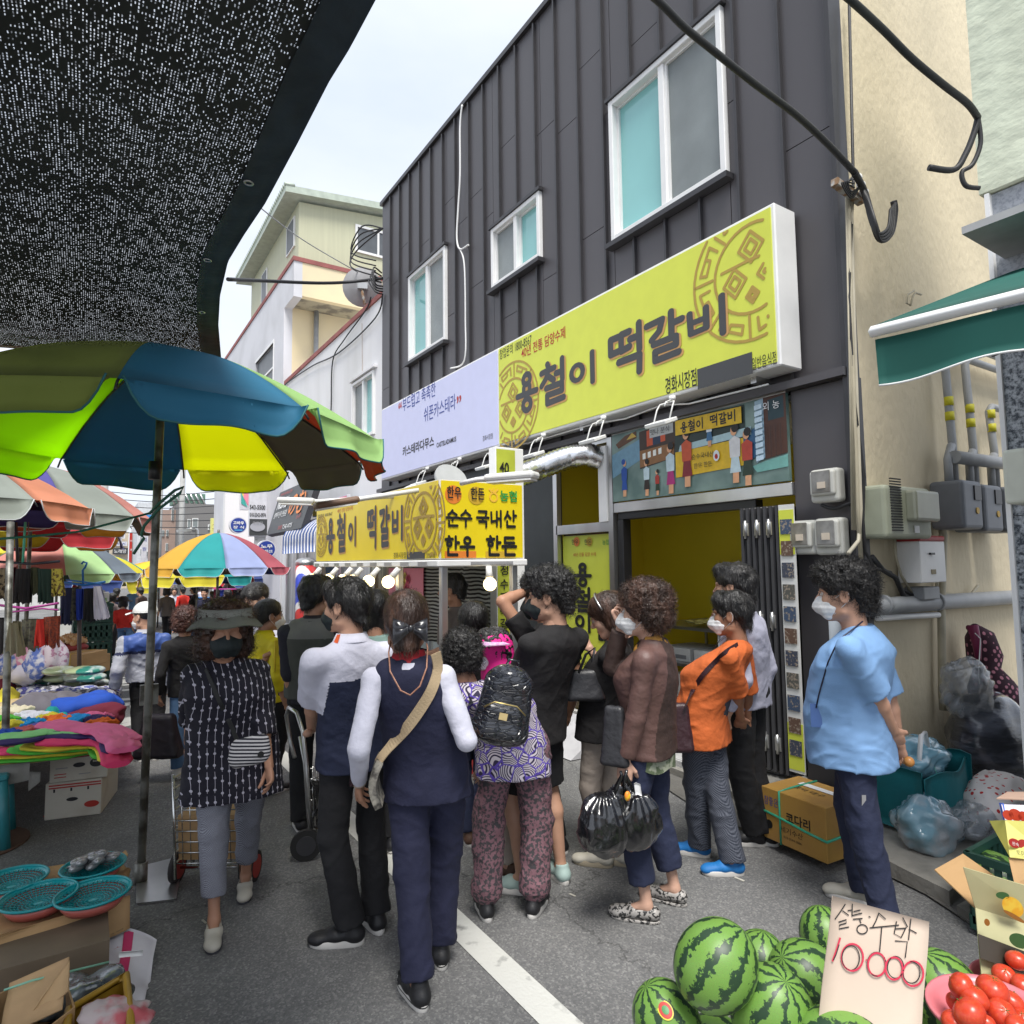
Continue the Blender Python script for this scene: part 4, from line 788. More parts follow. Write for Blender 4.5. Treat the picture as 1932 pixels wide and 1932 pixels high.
# striped awning + barber pole
sw=thing('striped_awning','small curved awning of blue and white stripes beyond the stall','awning',(4.1,13.3,1.9))
for k in range(22):
 m_=(mat('stripe_white',(.62,.62,.66),.7),mat('stripe_blue',(.04,.09,.28),.7))[k%2];ya=12.2+.11*k
 b=MB();b.grid(lambda a,c:(4.45-.85*math.sin(min(1,a*1.25)*1.57),ya+.11*c,2.72-.45*(1-math.cos(min(1,a*1.25)*1.57))-(max(0,a-.8)*1.6)),8,1,thick=.01);b.build('stripe',m_,sw)
t=thing('barber_pole','barber pole advertising column with red, white and blue stars and domed cap','sign',FX(575,1200,3.2))
pb_=FX(577,1070,3.2);bx,by=3.2,pb_.y
b=MB();b.tube([(bx,by,0),(bx,by,1.72)],.17,20)
bm_=mat('barber',(.6,.6,.62),.3,var=0);n,L,bs_=nodes(bm_);tcn=n.new('ShaderNodeTexCoord');wv=n.new('ShaderNodeTexWave');wv.inputs['Scale'].default_value=.55;wv.inputs['Distortion'].default_value=1;wv.bands_direction='DIAGONAL';L.new(tcn.outputs['Object'],wv.inputs[0]);rp=n.new('ShaderNodeValToRGB');rp.color_ramp.interpolation='CONSTANT';e=rp.color_ramp.elements;e[0].position=0;e[0].color=(.55,.05,.05,1);e[1].position=.3;e[1].color=(.62,.62,.64,1);e2=e.new(.62);e2.color=(.05,.08,.45,1);L.new(wv.outputs['Fac'],rp.inputs[0]);L.new(rp.outputs[0],bs_.inputs['Base Color'])
b.build('column',bm_,t);b=MB();b.ball((bx,by,1.74),.185,.185,.1,18,8);b.build('cap',STEEL,t)
b=MB();b.box((3.9,9.9,0),(4.44,10.2,1.9));tag(b.build('dark_pillar',mat('navy_pillar',(.015,.025,.04),.5),None,base=(4.2,10,0)),'dark navy shop pillar beside the barber pole','pillar')
b=MB();b.box((3.6,11.95,.0),(3.9,12.15,1.9));tag(b.build('dark_pillar',mat('navy_pillar',(.015,.025,.04),.5),None,base=(3.7,12,0)),'dark navy pillar under the striped awning','pillar')
t=thing('cartoon_sign','colourful geometric sign panel behind the stall roof','sign',FX(600,900,4.1))
a=FX(590,960,4.15);c=FX(655,850,4.15);b=MB();b.box((4.15,c.y,2.75),(4.22,a.y,3.05));b.build('panel',W1,t)
for i,(f0,f1,mm)in enumerate(((0,.2,mat('yel_ink',(.8,.6,.1),.5,var=0)),(.2,.45,mat('teal_ink',(.05,.38,.33),.5,var=0)),(.45,.7,RED),(.7,1,PNK))):plate((4.15,a.y-(a.y-c.y)*f0,2.77),(a.y-c.y)*(f1-f0),.25,mm,SX,UP,t)
# ============================================================ end of the street
def block(name,label,u0,u1,vt,y,m_,d=8,wins=None,wm=None):
 a=FY(u0,vt,y);c=FY(u1,vt,y);t=thing(name,label,'building',((a.x+c.x)/2,y,0))
 b=MB();b.box((a.x,y,0),(c.x,y+d,(a.z+c.z)/2));b.build('wall',m_,t)
 for(p,q_,r,s)in(wins or[]):
  A=FY(p,s,y);C_=FY(q_,r,y);f=MB();f.box((A.x,y-.06,A.z),(C_.x,y,C_.z));fo=f.build('window',WHT,t);f=MB();w_=(C_.x-A.x)*.12
  f.box((A.x+w_,y-.08,A.z+w_),(C_.x-w_,y-.06,C_.z-w_));f.build('pane',wm or GRYP,fo)
 return t
GBR=mat('grey_brick',(.16,.155,.15),.9,c2=(.24,.235,.23),vs=40,stretch=(1,1,3));TBR=mat('tan_brick',(.32,.23,.19),.9,c2=(.4,.3,.26),vs=40)
far=block('grey_brick_building','grey brick building at the end of the street',336,430,951,42,GBR,8,[(353,360,980,1000),(362,374,978,1000),(392,404,990,1000),(392,404,1020,1040)])
block('tan_brick_building','tan brick building left of the grey brick one',302,336,962,43,TBR,8,[(305,310,1000,1012),(313,318,1000,1012),(323,328,960,982),(312,317,1025,1040)])
t=thing('rooftop_frame','green netted steel frame on top of the grey brick building','roof frame',FY(365,940,43))
a=FY(330,951,43);c=FY(388,932,43)
for k in range(7):b=MB();x=a.x+(c.x-a.x)*k/6;b.tube([(x,43,a.z),(x-.3,43,c.z)],.06,5);b.build('post',STEEL,t)
b=MB();b.box((a.x,43.1,a.z+.1),(c.x,46,c.z));b.build('net',mat('green_net',(.08,.2,.13),.8,alpha=.75),t)
block('white_tower_block','white block with small belfry at the end of the street',261,291,948,55,mat('far_white',(.58,.6,.62),.8),8,[(264,270,1010,1018),(275,281,985,994),(275,283,1040,1050),(264,270,1035,1045)])
b=MB();p=FY(294,948,55);b.tube([p,p+Vector((0,0,1.6))],[.3,.02],6);tag(b.build('spire',GPIPE,None,base=p),'thin grey spire on the far white block','spire')
t=block('sign_covered_building','beige building covered in shop signs at the end of the street',208,243,1003,60,mat('far_beige',(.55,.47,.36),.8),8,[(235,241,1055,1060)])
def fs(u0,v0,u1,v1,y,m_,s,sm,lab):
 a=FY(u0,v1,y);c=FY(u1,v0,y);o=thing('far_sign',lab,'sign',a);b=MB();b.box((a.x,y-.2,a.z),(c.x,y-.1,c.z));b.build('board',m_,o);text(s,sm,(a.x+(c.x-a.x)*.1,y-.2,a.z+(c.z-a.z)*.2),XX,UP,o,w=(c.x-a.x)*.8,h=(c.z-a.z)*.6,lift=.02);return o
fs(212,1008,236,1016,59.8,W1,'대구탕',INK,'far cream sign, the top one on the beige building');fs(212,1022,240,1030,59.8,W1,'새마을 PC',BLU,'far white sign below the top one');fs(212,1034,241,1046,59.8,CHR,'노래방',WHI,'far dark sign above the blue stripes');fs(211,1050,222,1058,59.8,BLU,'은행',WHI,'far blue striped sign at the bottom')
for i,(u,mm,s)in enumerate(((200,CHR,'당구장'),(243,RED,'안경'),(266,W1,'의원'))):
 a=FY(u,1062,52);c=FY(u+(7 if i<2 else 12),1005,52);o=thing('far_blade_sign',['tall thin charcoal blade sign far up the street','tall thin red blade sign far up the street','tall pale blade sign far up the street'][i],'sign',a);b=MB();b.box((a.x,52,a.z),(c.x,52.2,c.z));b.build('board',mm,o)
 for k,ch in enumerate(s):text(ch,WHI if i<2 else BLU,(a.x+.05,51.98,c.z-(k+1)*(c.z-a.z)*.3),XX,UP,o,w=(c.x-a.x)*.7)
a=FY(247,982,50);c=FY(302,972,50);o=thing('far_sign','far light blue banner sign over the street end','sign',a);b=MB();b.box((a.x,50,a.z),(c.x,50.1,c.z));b.build('board',mat('bright_blue',(.03,.25,.6),.5),o)
o,a,c=vsign('yellow_blade_sign','pale yellow blade sign with two brown characters',397,978,413,1022,30,mat('pale_yellow',(.62,.6,.2),.5),.2);text('고',mat('brown_ink',(.25,.12,.05),.5,var=0),(a.x+.06,29.98,a.z+(c.z-a.z)*.55),XX,UP,o,w=(c.x-a.x)*.7);text('려',mat('brown_ink',(.25,.12,.05),.5,var=0),(a.x+.06,29.98,a.z+(c.z-a.z)*.1),XX,UP,o,w=(c.x-a.x)*.7)
# street lamp + poles + wires far
t=thing('street_lamp','grey street lamp with a curved arm near the grey brick building','street lamp',FY(372,1100,34));b=MB();b.tube([FY(372,1100,34),FY(372,1000,34),FY(366,996,34),FY(352,1000,34)],.07,8);b.build('pole',STEEL,t);b=MB();b.obox(FY(347,1001,34),.6,.25,.12,ax=(1,0,.1));b.build('lamp_head',STEEL,t)
for i,u in enumerate((298,193,340)):
 p=FY(u,1085,38);b=MB();b.tube([Vector((p.x,38,0)),Vector((p.x,38,7.2))],.13,8);tag(b.build('utility_pole',mat('pole_conc',(.35,.35,.34),.8),None,base=(p.x,38,0)),['concrete utility pole between the white and tan blocks','concrete utility pole at the left of the street end','concrete utility pole in front of the grey brick block'][i],'utility pole')
for i in range(7):cable([FY(180,925+13*i,40),FY(300,935+12*i,36),FY(430,925+14*i,30)],.018,'thin overhead wire across the far street end, %s of seven'%('highest','second','third','middle','fifth','sixth','lowest')[i],name='street_wire',n=4)['group']='thin wires across the street end'
lt=block('left_row_building','pale row building along the left side behind the umbrellas',-420,150,1000,34,mat('far_pale',(.55,.55,.53),.8),8)
# ============================================================ the food stall
CY0,CY1,CX0,CX1,CZ0,CZ1=4.22,7.21,2.13,2.87,1.74,2.33
sl_=thing('food_stall','yellow topped food stall with steel frame facing the queue','stall',(2.5,5.6,0))
b=MB();b.box((CX0+.008,CY0+.008,CZ0+.005),(CX1,CY1,CZ1-.005));b.build('sign_core',WHT,sl_)
b=MB();b.box((CX0,CY0+.02,CZ0+.012),(CX0+.006,CY1-.01,CZ1-.012));fL=b.build('side_sign',CYEL,sl_)
b=MB();b.box((CX0+.02,CY0,CZ0+.012),(CX1-.012,CY0+.006,CZ1-.012));fR=b.build('front_sign',CYEL,sl_)
b=MB();b.box((CX0-.02,CY0-.02,CZ0-.05),(CX1+.02,CY1+.02,CZ0));b.build('lower_rail',WHT,sl_,bevel=.008)
for k in range(9):b=MB();b.box((CX0-.028,CY0+.15+.33*k,CZ0-.045),(CX0-.02,CY0+.3+.33*k,CZ0-.012));b.build('rail_clip',STEEL,sl_)
b=MB();b.box((CX0+.25,CY0-.026,CZ0-.035),(CX1-.12,CY0-.02,CZ0-.015));b.build('rail_slot',GREYI,sl_)
for x,y in((CX0+.06,CY0+.05),(CX1-.07,CY0+.05),(CX0+.06,CY1-.05),(CX1-.07,CY1-.05),(CX0+.02,CY0+.75)):
 b=MB();b.box((x-.025,y-.025,.06),(x+.025,y+.025,CZ0-.05));b.build('post',STEEL,sl_,bevel=.004)
b=MB();b.box((CX0,CY0+.1,.86),(CX0+.38,CY1,.92));b.build('counter',STEEL,sl_,bevel=.005)
b=MB();b.box((CX0+.03,CY0+.12,.15),(CX0+.36,CY1-.03,.86));b.build('cabinet',mat('stall_red',(.25,.03,.03),.5),sl_)
b=MB();b.box((CX0+.05,CY0+1.2,.92),(CX0+.35,CY1-.3,1.12));b.build('griddle',STEEL,sl_,bevel=.01)
for ch,u0,v1,u1,v0 in(('용',616,1042,633,977),('철',636,1040,654,970),('이',657,1030,674,975),('떡',693,1032,712,957),('갈',716,1030,736,955),('비',739,1020,762,955)):
 a=FX(u0,v1,CX0);c=FX(u1,v0,CX0);brush(ch,a,SX,UP,a.y-c.y,c.z-a.z,fL,CHR,.15,lift=.004,sh=SHT)
def onL(p):return p
a=FX(799,985,CX0);emblem(a,.36,TAN,SX,UP,fL,clip=(-1,1,-.72,.72),wd=.03)
a=FX(606,1012,CX0);emblem(a,.22,TAN,SX,UP,fL,clip=(-.6,1,-1,1),wd=.03)
a=FX(600,978,CX0);text('창업문의 1800-8567',INK,a,SX,UP,fL,w=.5,h=.04);a=FX(637,968,CX0);text('40년 전통 담양수제',RED,a,SX,UP,fL,w=.45,h=.04)
a=FX(743,1054,CX0);text('경화시장점',INK,a,SX,UP,fL,w=.25,h=.05);a=FX(768,1055,CX0);plate(a,a.y-FX(802,1050,CX0).y,.055,CHR,SX,UP,fL);a=FX(805,1053,CX0);text('일반음식점',INK,a,SX,UP,fL,w=.14,h=.04)
for ch,u0,v1,u1,v0 in(('순',840,994,866,963),('수',866,994,890,963),('국',898,994,922,963),('내',924,994,947,963),('산',950,995,974,963),('한',838,1049,866,1012),('우',867,1049,895,1012),('한',916,1049,944,1012),('돈',946,1049,974,1012)):
 a=FY(u0,v1,CY0);c=FY(u1,v0,CY0);brush(ch,a,XX,UP,c.x-a.x,c.z-a.z,fR,INK,.16,lift=.006)
px=FY(901,1000,CY0).x-FY(900,1000,CY0).x
plate(FY(839,1053,CY0),57*px,11*px,ORG,XX,UP,fR);plate(FY(916,1053,CY0),57*px,11*px,mat('gold_ink',(.6,.38,.03),.5,var=0),XX,UP,fR)
disc(FY(855,933,CY0),15*px,ORG,XX,UP,fR);disc(FY(898,935,CY0),15*px,mat('gold_ink',(.6,.38,.03),.5,var=0),XX,UP,fR)
strokes([circ(0,0,.8,.8,12),[(-.9,1.4),(-.3,.9)],[(.9,1.4),(.3,.9)],[(0,1.5),(0,.8)]],.35,mat('pale_orange',(.85,.5,.05),.5,var=0),FY(931,938,CY0),XX,UP,fR,(9*px,9*px),name='logo')
tx('한우',INK,843,940,CY0-.008,26*px,fR,h=20*px,bold=.02);tx('한돈',INK,888,942,CY0-.008,26*px,fR,h=20*px,bold=.02);tx('농협',GRN,943,946,CY0-.004,34*px,fR,h=19*px,bold=.03)
BULB=mat('bulb_glow',(1,.80,.42),.4,var=0,emis=2.6)
bl=[FX(u,1070,CX0-.03)for u in(606,632,662,668,705,745)];cnt=0
bp_=[(Vector((CX0-.05,p.y,CZ0-.06)),Vector((-.5,.35,-.8)))for p in[FX(u,1062,CX0-.05)for u in(604,636,663,682,714,752)]]+[(FY(922,1068,CY0-.04),Vector((0,-.12,-1)))]
LB=['far left end of the row','second from the far left end','third from the far left end','fourth from the far left end','second nearest the stall corner','nearest the stall corner','alone on the short side of the stall']
for i,(p,d)in enumerate(bp_):
 d=d.normalized();t=thing('light_bulb','lit warm globe bulb in a white socket, '+LB[i],'light bulb',p,'lit bulbs along the stall rail')
 b=MB();b.tube([p,p+d*.05,p+d*.085],[.022,.024,.03],12);b.build('socket',LW,t);b=MB();b.ball(p+d*.135,.05,nu=18,nv=12);b.build('globe',BULB,t)
# work lamps on arms over the stall
for i,(pp_,lab)in enumerate((([DP(760,935,5.4),DP(600,946,5.6),DP(565,945,5.6)],'white street style lamp head on a long arm left of the stall roof'),([DP(790,925,4.9),DP(690,940,4.8),DP(640,948,4.7)],'brown backed lamp on a white arm just above the stall sign'),([DP(870,912,4.5),DP(900,905,4.4),DP(960,900,4.3)],'white ribbed flood lamp lying over the front sign'))):
 t=thing('work_lamp',lab,'lamp',pp_[0]);b=MB();b.tube(pp_,.018,8);b.build('arm',LW,t)
 b=MB();h_=pp_[-1];d_=(pp_[-1]-pp_[-2]).normalized();b.obox(h_+d_*.02,.32 if i<2 else .36,.13,.05,ax=d_);b.build('housing',(LW,mat('brown_lamp',(.2,.12,.08),.5),LW)[i],t,bevel=.02,seg=2)
 b=MB();b.obox(h_+d_*.02-Vector((0,0,.03)),.28 if i<2 else .32,.11,.012,ax=d_);b.build('lens',mat('lamp_lens',(.8,.8,.78),.3),t)
o=MB();o.grid(lambda a,c:(2.35+.5*a,5.2+.9*c,2.34+.10*math.sin(a*3.1)*math.sin(c*3.1)*(1+.6*noise3((a*4,c*4,2),1))),10,12,thick=.006);tag(o.build('plastic_sheet',mat('white_sheet',(.7,.7,.72),.5,bump=.3,bs=6),None,base=(2.6,5.6,2.33)),'crumpled white plastic sheet piled on the stall roof','sheet')
b=MB();b.tube([(2.5,4.75,2.4),(2.5,4.72,2.42)],.14,20);tag(b.build('fan_cover',mat('fan_grey',(.35,.36,.36),.5),None,base=(2.5,4.75,2.34)),'round grey fan cover standing on the stall roof','fan')
# things seen through the stall
t=thing('banner_board','tall narrow yellow light box banner standing beside the stall','sign',(3.15,4.9,0))
b=MB();b.box((3.04,4.9,.05),(3.34,5.02,2.75));b.build('cabinet',WHT,t,bevel=.005);plate((3.045,4.9,.4),.2,2.33,mat('banner_yellow',(.45,.50,.05),.5),XX,UP,t,'face')
for i,(s,v)in enumerate((('40',893),('정',1085),('수',1112),('제',1136),('떡',1163),('갈',1186),('비',1210),('신선육',1262))):
 a=FY(951,v,4.895);text(s,INK,a,XX,UP,t,w=.085 if i else .1,h=.09 if i else .1,lift=.006,align='C',bold=.02)
t=thing('brown_banner','narrow brown banner with orange characters behind the stall','banner',(3.2,6.0,0));a=FY(893,1160,6.0);c=FY(921,1070,6.0);b=MB();b.box((a.x,6.0,.5),(c.x,6.04,2.2));b.build('cloth',mat('banner_brown',(.10,.06,.05),.6),t)
for s,v in(('사',1093),('골',1117),('곰',1142)):text(s,mat('cream_orange',(.8,.45,.15),.5,var=0),FY(907,v,5.99),XX,UP,t,w=.1,h=.1,align='C',bold=.02)
t=thing('grey_banner','narrow grey banner with blue and red characters behind the stall','banner',(3.0,6.6,0));a=FY(858,1160,6.6);c=FY(888,1070,6.6);b=MB();b.box((a.x,6.6,.5),(c.x,6.64,2.2));b.build('cloth',mat('banner_grey',(.16,.17,.17),.6),t)
text('팡',BLU,FY(878,1095,6.59),XX,UP,t,w=.1,h=.16,align='C',bold=.03);text('짜개',RED,FY(877,1128,6.59),XX,UP,t,w=.16,h=.1,align='C',bold=.03)
t=thing('flower_poster','pink poster printed with yellow and red flowers inside the stall','poster',(2.84,5.6,1.3));a=FX(733,1180,2.83);c=FX(798,1072,2.83);b=MB();b.box((2.83,c.y,a.z),(2.84,a.y,c.z));b.build('sheet',PNK,t)
q0=FX(760,1100,2.825)
for k in range(11):
 for j in range(5):
  an=j*1.257+k;cc=q0+Vector((0,-.16*math.cos(k*2.4)*((k+1)/11)**.5,.13*math.sin(k*2.4)*((k+1)/11)**.5));disc(cc+Vector((0,.028*math.cos(an),.028*math.sin(an))),.026,(mat('yel_ink',(.8,.6,.1),.5,var=0),RED,mat('rose_ink',(.7,.06,.15),.5,var=0))[k%3],SX,UP,t,'petal',lift=.003+.0005*k,n=8)
text('축 개업',INK,FX(775,1165,2.825),SX,UP,t,w=.3)
t=thing('striped_cloth','black and white zebra striped cloth hung at the back of the stall','cloth',(2.86,5.9,1.2));ZB=mat('zebra',(.02,.02,.02),.8,var=0);n,L,z_=nodes(ZB);tcn=n.new('ShaderNodeTexCoord');wv=n.new('ShaderNodeTexWave');wv.bands_direction='Z';wv.inputs['Scale'].default_value=9;wv.inputs['Distortion'].default_value=4;wv.inputs['Detail Scale'].default_value=.5;L.new(tcn.outputs['Object'],wv.inputs[0]);rp=n.new('ShaderNodeValToRGB');rp.color_ramp.elements[0].position=.45;rp.color_ramp.elements[1].position=.55;rp.color_ramp.elements[0].color=(.02,.02,.02,1);rp.color_ramp.elements[1].color=(.42,.44,.42,1);L.new(wv.outputs['Fac'],rp.inputs[0]);L.new(rp.outputs[0],z_.inputs['Base Color'])
b=MB();b.grid(lambda a,c:(2.88+.02*math.sin(a*26),4.75+1.9*a,.95+.78*c),40,2,thick=.004);b.build('cloth',ZB,t)
t=thing('stall_backboard','brownish steel backboard at the far end of the stall','panel',(2.9,6.9,0));b=MB();b.box((2.88,6.3,.3),(2.92,7.5,1.73));b.build('sheet',mat('bronze',(.22,.17,.11),.3,metal=.5,c2=(.4,.33,.22),vs=3,stretch=(1,5,.2)),t)
b=MB();b.box((2.28,3.62,.005),(2.62,3.66,.5));tag(b.build('floor_sign',CYEL,None,base=(2.45,3.64,.06)),'low yellow board standing on the road among the legs of the queue','sign')
# ============================================================ umbrellas
def fab(name,c,tr=.45,**k):return mat('umb_'+name,c,.75,var=.08,vs=3,transl=tr,bump=.06,bs=25,**k)
UC=dict(lime=fab('lime',(.55,.88,.03),.78),yellow=fab('yellow',(.80,.82,.02),.75),blue=fab('blue',(.02,.17,.30),.30),lgreen=fab('lgreen',(.38,.62,.22),.35),olive=fab('olive',(.22,.27,.05),.2),dgreen=fab('dgreen',(.035,.08,.05),.12),orange=fab('orange',(.60,.10,.03),.3),brown=fab('brown',(.13,.11,.07),.15),gold=fab('gold',(.72,.42,.05),.35),teal=fab('teal',(.02,.33,.33),.3),lilac=fab('lilac',(.36,.42,.66),.3),pink=fab('pink',(.48,.11,.14),.3),white=fab('white',(.55,.50,.52),.35),grey=fab('grey',(.30,.33,.29),.3),salmon=fab('salmon',(.62,.26,.21),.35),purple=fab('purple',(.08,.07,.28),.25),red=fab('red',(.50,.03,.04),.3),ybright=fab('ybright',(.70,.62,.04),.35),navy=fab('navy',(.03,.06,.22),.2),sgrey=fab('sgrey',(.16,.20,.24),.25),pgreen=fab('pgreen',(.45,.68,.32),.35),peach=fab('peach',(.75,.32,.18),.4))
TRIM=mat('umb_trim',(.5,.52,.54),.7);DTRIM=mat('umb_trim_dark',(.02,.12,.13),.7)
POLE=mat('umb_pole',(.26,.26,.235),.45,metal=.5,c2=(.08,.075,.06),vs=8,bump=.1)
def umbrella(label,c,zr,R,rise,cols,a0=0.,pole=None,trim=TRIM,drop=.15,tilt=(0,0),nr=7,na=8,under=None):
 N=len(cols);cx,cy=c;t=thing('market_umbrella',label,'umbrella',(pole or(cx,cy))+(0,)if pole is None or len(pole)==2 else pole,'striped market umbrellas')
 def S(r,a):
  x=cx+R*r*math.cos(a);y=cy+R*r*math.sin(a);return Vector((x,y,zr+rise*(1-r**1.75)+tilt[0]*(x-cx)+tilt[1]*(y-cy)))
 for k,cn in enumerate(cols):
  A0=R_(a0+360/N*k);dA=R_(360/N);b=MB()
  def f(i,j,A0=A0):
   r=i;w=1-.035*math.sin(j*math.pi)*r;return S(r*w,A0+dA*j)-Vector((0,0,.03*math.sin(j*math.pi)*r*r))
  b.grid(f,nr,na,thick=.002)
# valance tab with rounded shoulders
  def g(i,j,A0=A0):
   p=f(1,.035+.93*j);e=min(j,1-j);s=min(1,(e/.17))if e<.17 else 1;s=math.sin(s*math.pi/2)**.8 if s<1 else 1
   d=drop*s*(1+.04*math.sin(j*9+k));o=Vector((p.x-cx,p.y-cy,0)).normalized()*.02*math.sin(j*14+k*2)*i
   return p-Vector((0,0,d*i))+o+Vector((p.x-cx,p.y-cy,0)).normalized()*(.05*i)
  b.grid(g,3,18,thick=.002);o=b.build('panel',UC[cn],t)
  b=MB();b.tube([g(1,j/24)for j in range(25)],.0045 if R<1.3 else .006,5);b.build('binding',trim,t)
  b=MB();b.tube([S(r,A0)-Vector((0,0,.012))for r in(0,.25,.5,.75,1.0)]+[S(1.03,A0)-Vector((0,0,.03))],.006,5);b.build('rib',BLK,t)
 pb=Vector((*(pole or(cx,cy))[:2],0));top=Vector((cx,cy,zr+rise+.05))
 b=MB();b.tube([pb,pb.lerp(top,.5),top],.021 if R>1 else .018,12);b.build('pole',POLE,t)
 return t,S
bigU,SB=umbrella('large foreground umbrella of lime, blue, olive and light green panels on a grey pole',(.33,4.06),2.43,1.19,.48,['blue','lgreen','orange','brown','yellow','blue','lime','dgreen','olive','olive'],-102,pole=(.31,4.22),trim=DTRIM,drop=.15,nr=10,tilt=(-.02,-.01))
bp0=G(265,1665)
b=MB();b.tube([bp0+Vector((0,0,.0)),bp0+Vector((0,0,.11))],.034,14);b.build('socket',POLE,bigU)
b=MB();q=[G(258,1640),G(346,1618),G(331,1700),G(258,1708)];b.add([p+Vector((0,0,.001))for p in q]+[p+Vector((0,0,.012))for p in q],[(4,7,6,5),(0,1,5,4),(1,2,6,5),(2,3,7,6),(3,0,4,7)]);b.build('base_plate',STEEL,bigU,bevel=.003)
b=MB();b.box((bp0.x-.03,bp0.y-.01,.95),(bp0.x+.06,bp0.y+.02,1.06));b.build('clamp',POLE,bigU)
b=MB();b.tube([Vector((.31,4.1,2.2)),Vector((.31,4.1,2.3))],.032,10);b.build('runner',BLK,bigU)
def um(label,u,v,dep,R,rise,cols,a0=0,**k):
 c=DP(u,v,dep);return umbrella(label,(c.x,c.y),c.z,R,rise,cols,a0,**k)
um('umbrella with yellow, teal, lilac and pink panels over the middle of the street',411,1072,11,1.10,.60,['gold','teal','lilac','pink','white','navy','brown','brown','red','gold'],195,drop=.13)
um('faded grey and pink umbrella with gold scallops on the left behind the foreground one',58,978,7.4,1.22,.62,['grey','purple','grey','salmon','brown','gold','red','dgreen','gold','purple'],215,drop=.17)
um('grey and orange umbrella edge entering at the far left',-132,952,5.6,1.15,.5,['olive','grey','peach','grey','orange','olive','purple','brown'],222,drop=.17)
um('pink, pale green and grey umbrella low on the left above the clothes rack',108,1084,11.2,1.20,.66,['salmon','salmon','pgreen','sgrey','salmon','gold','dgreen','gold','ybright','dgreen'],205,drop=.15)
um('purple and red umbrella low behind the faded grey one',40,1010,9.3,1.25,.45,['purple','ybright','red','purple','gold','red','brown','red'],200,drop=.2)
um('green, yellow and blue umbrella between the left umbrellas and the pole',192,1098,16.5,1.25,.7,['navy','navy','ybright','teal','lgreen','navy','red','ybright'],200,drop=.3)
um('yellow, red and blue umbrella right behind the grey foreground pole',300,1085,18.5,1.4,.42,['ybright','navy','red','ybright','lgreen','gold','brown','gold'],215,drop=.25)
um('yellow, green and red umbrella just beneath the teal and lilac one',372,1088,14.5,1.15,.5,['ybright','ybright','teal','red','navy','brown','brown','gold'],200,drop=.2)
um('red and white umbrella far beyond the teal and lilac one',432,1092,20,1.2,.4,['red','navy','red','white','lgreen','pink'],200,drop=.25)
um('plain yellow umbrella at the far left behind the clothes rack',-2,1045,12.5,1.1,.3,['ybright']*6,200,drop=.3)
b=MB();b.tube([FY(-20,1018,4.1),FY(60,1012,4.15),FY(150,1003,4.2),FY(283,968,4.22)],.007,6);tag(b.build('rope',mat('green_rope',(.03,.16,.10),.7),None,base=(.3,4.2,2)),'dark green rope tied to the foreground umbrella pole','rope')
b=MB();b.tube([DP(283,968,3.62),DP(300,950,3.6),DP(330,925,3.6),DP(346,919,3.6),DP(340,930,3.6),DP(300,960,3.6),DP(272,992,3.6),DP(266,1010,3.6),DP(272,1015,3.6),DP(252,1045,3.6)],.008,6);tag(b.build('ribbon',mat('green_ribbon',(.03,.12,.08),.7),None,base=DP(283,968,3.6)),'frayed dark green ribbon knotted round the umbrella pole','ribbon')
# ============================================================ shade net
NET=mat('shade_net',(.022,.026,.024),.9,var=.3,vs=2);n,L,nb_=nodes(NET)
tcn=n.new('ShaderNodeTexCoord');sx=n.new('ShaderNodeSeparateXYZ');L.new(tcn.outputs['Object'],sx.inputs[0])
def mth(op,a,b_=None,c_=None):
 q=n.new('ShaderNodeMath');q.operation=op
 for i,x in enumerate((a,b_,c_)):
  if x is None:continue
  if isinstance(x,(int,float)):q.inputs[i].default_value=x
  else:L.new(x,q.inputs[i])
 return q.outputs[0]
nn1=n.new('ShaderNodeTexNoise');nn1.inputs['Scale'].default_value=7;nn1.inputs['Detail'].default_value=4;nn1.inputs['Roughness'].default_value=.7;L.new(tcn.outputs['Object'],nn1.inputs['Vector'])
nn2=n.new('ShaderNodeTexNoise');nn2.inputs['Scale'].default_value=75;nn2.inputs['Detail'].default_value=2;L.new(tcn.outputs['Object'],nn2.inputs['Vector'])
ja=mth('MULTIPLY',nn2.outputs['Fac'],3.2)
pa=mth('ADD',mth('DIVIDE',sx.outputs[0],.0078),mth('MULTIPLY',ja,.12));pb9=mth('ADD',mth('DIVIDE',sx.outputs[1],.0115),mth('MULTIPLY',ja,.25));wn_=n.new('ShaderNodeTexWhiteNoise');wn_.noise_dimensions='2D';cb9=n.new('ShaderNodeCombineXYZ');L.new(mth('FLOOR',pa),cb9.inputs[0]);L.new(mth('FLOOR',pb9),cb9.inputs[1]);L.new(cb9.outputs[0],wn_.inputs['Vector'])
th=mth('MULTIPLY_ADD',nn1.outputs['Fac'],1.8,-.42)
hol=mth('MULTIPLY',mth('MULTIPLY',mth('LESS_THAN',mth('ABSOLUTE',mth('SUBTRACT',mth('FRACT',pa),.5)),.17),mth('LESS_THAN',mth('ABSOLUTE',mth('SUBTRACT',mth('FRACT',pb9),.5)),.30)),mth('LESS_THAN',wn_.outputs['Value'],th))
tr=n.new('ShaderNodeBsdfTransparent');ms=n.new('ShaderNodeMixShader');L.new(mth('MULTIPLY',hol,mth('MULTIPLY_ADD',mth('DIVIDE',wn_.outputs['Value'],th),.75,.12)),ms.inputs[0]);L.new(nb_.outputs[0],ms.inputs[1]);L.new(tr.outputs[0],ms.inputs[2]);L.new(ms.outputs[0],n['Material Output'].inputs[0])
edge=[G(u,v,3.02)for u,v in((705,0),(660,85),(620,150),(560,268),(500,380),(460,440),(430,490),(415,555),(412,610),(418,682))]
d0=edge[0]-edge[1];edge=[edge[0]+d0.normalized()*k for k in(.9,.6,.3)]+edge
eL=[0.]
for a,c in zip(edge,edge[1:]):eL.append(eL[-1]+(c-a).length)
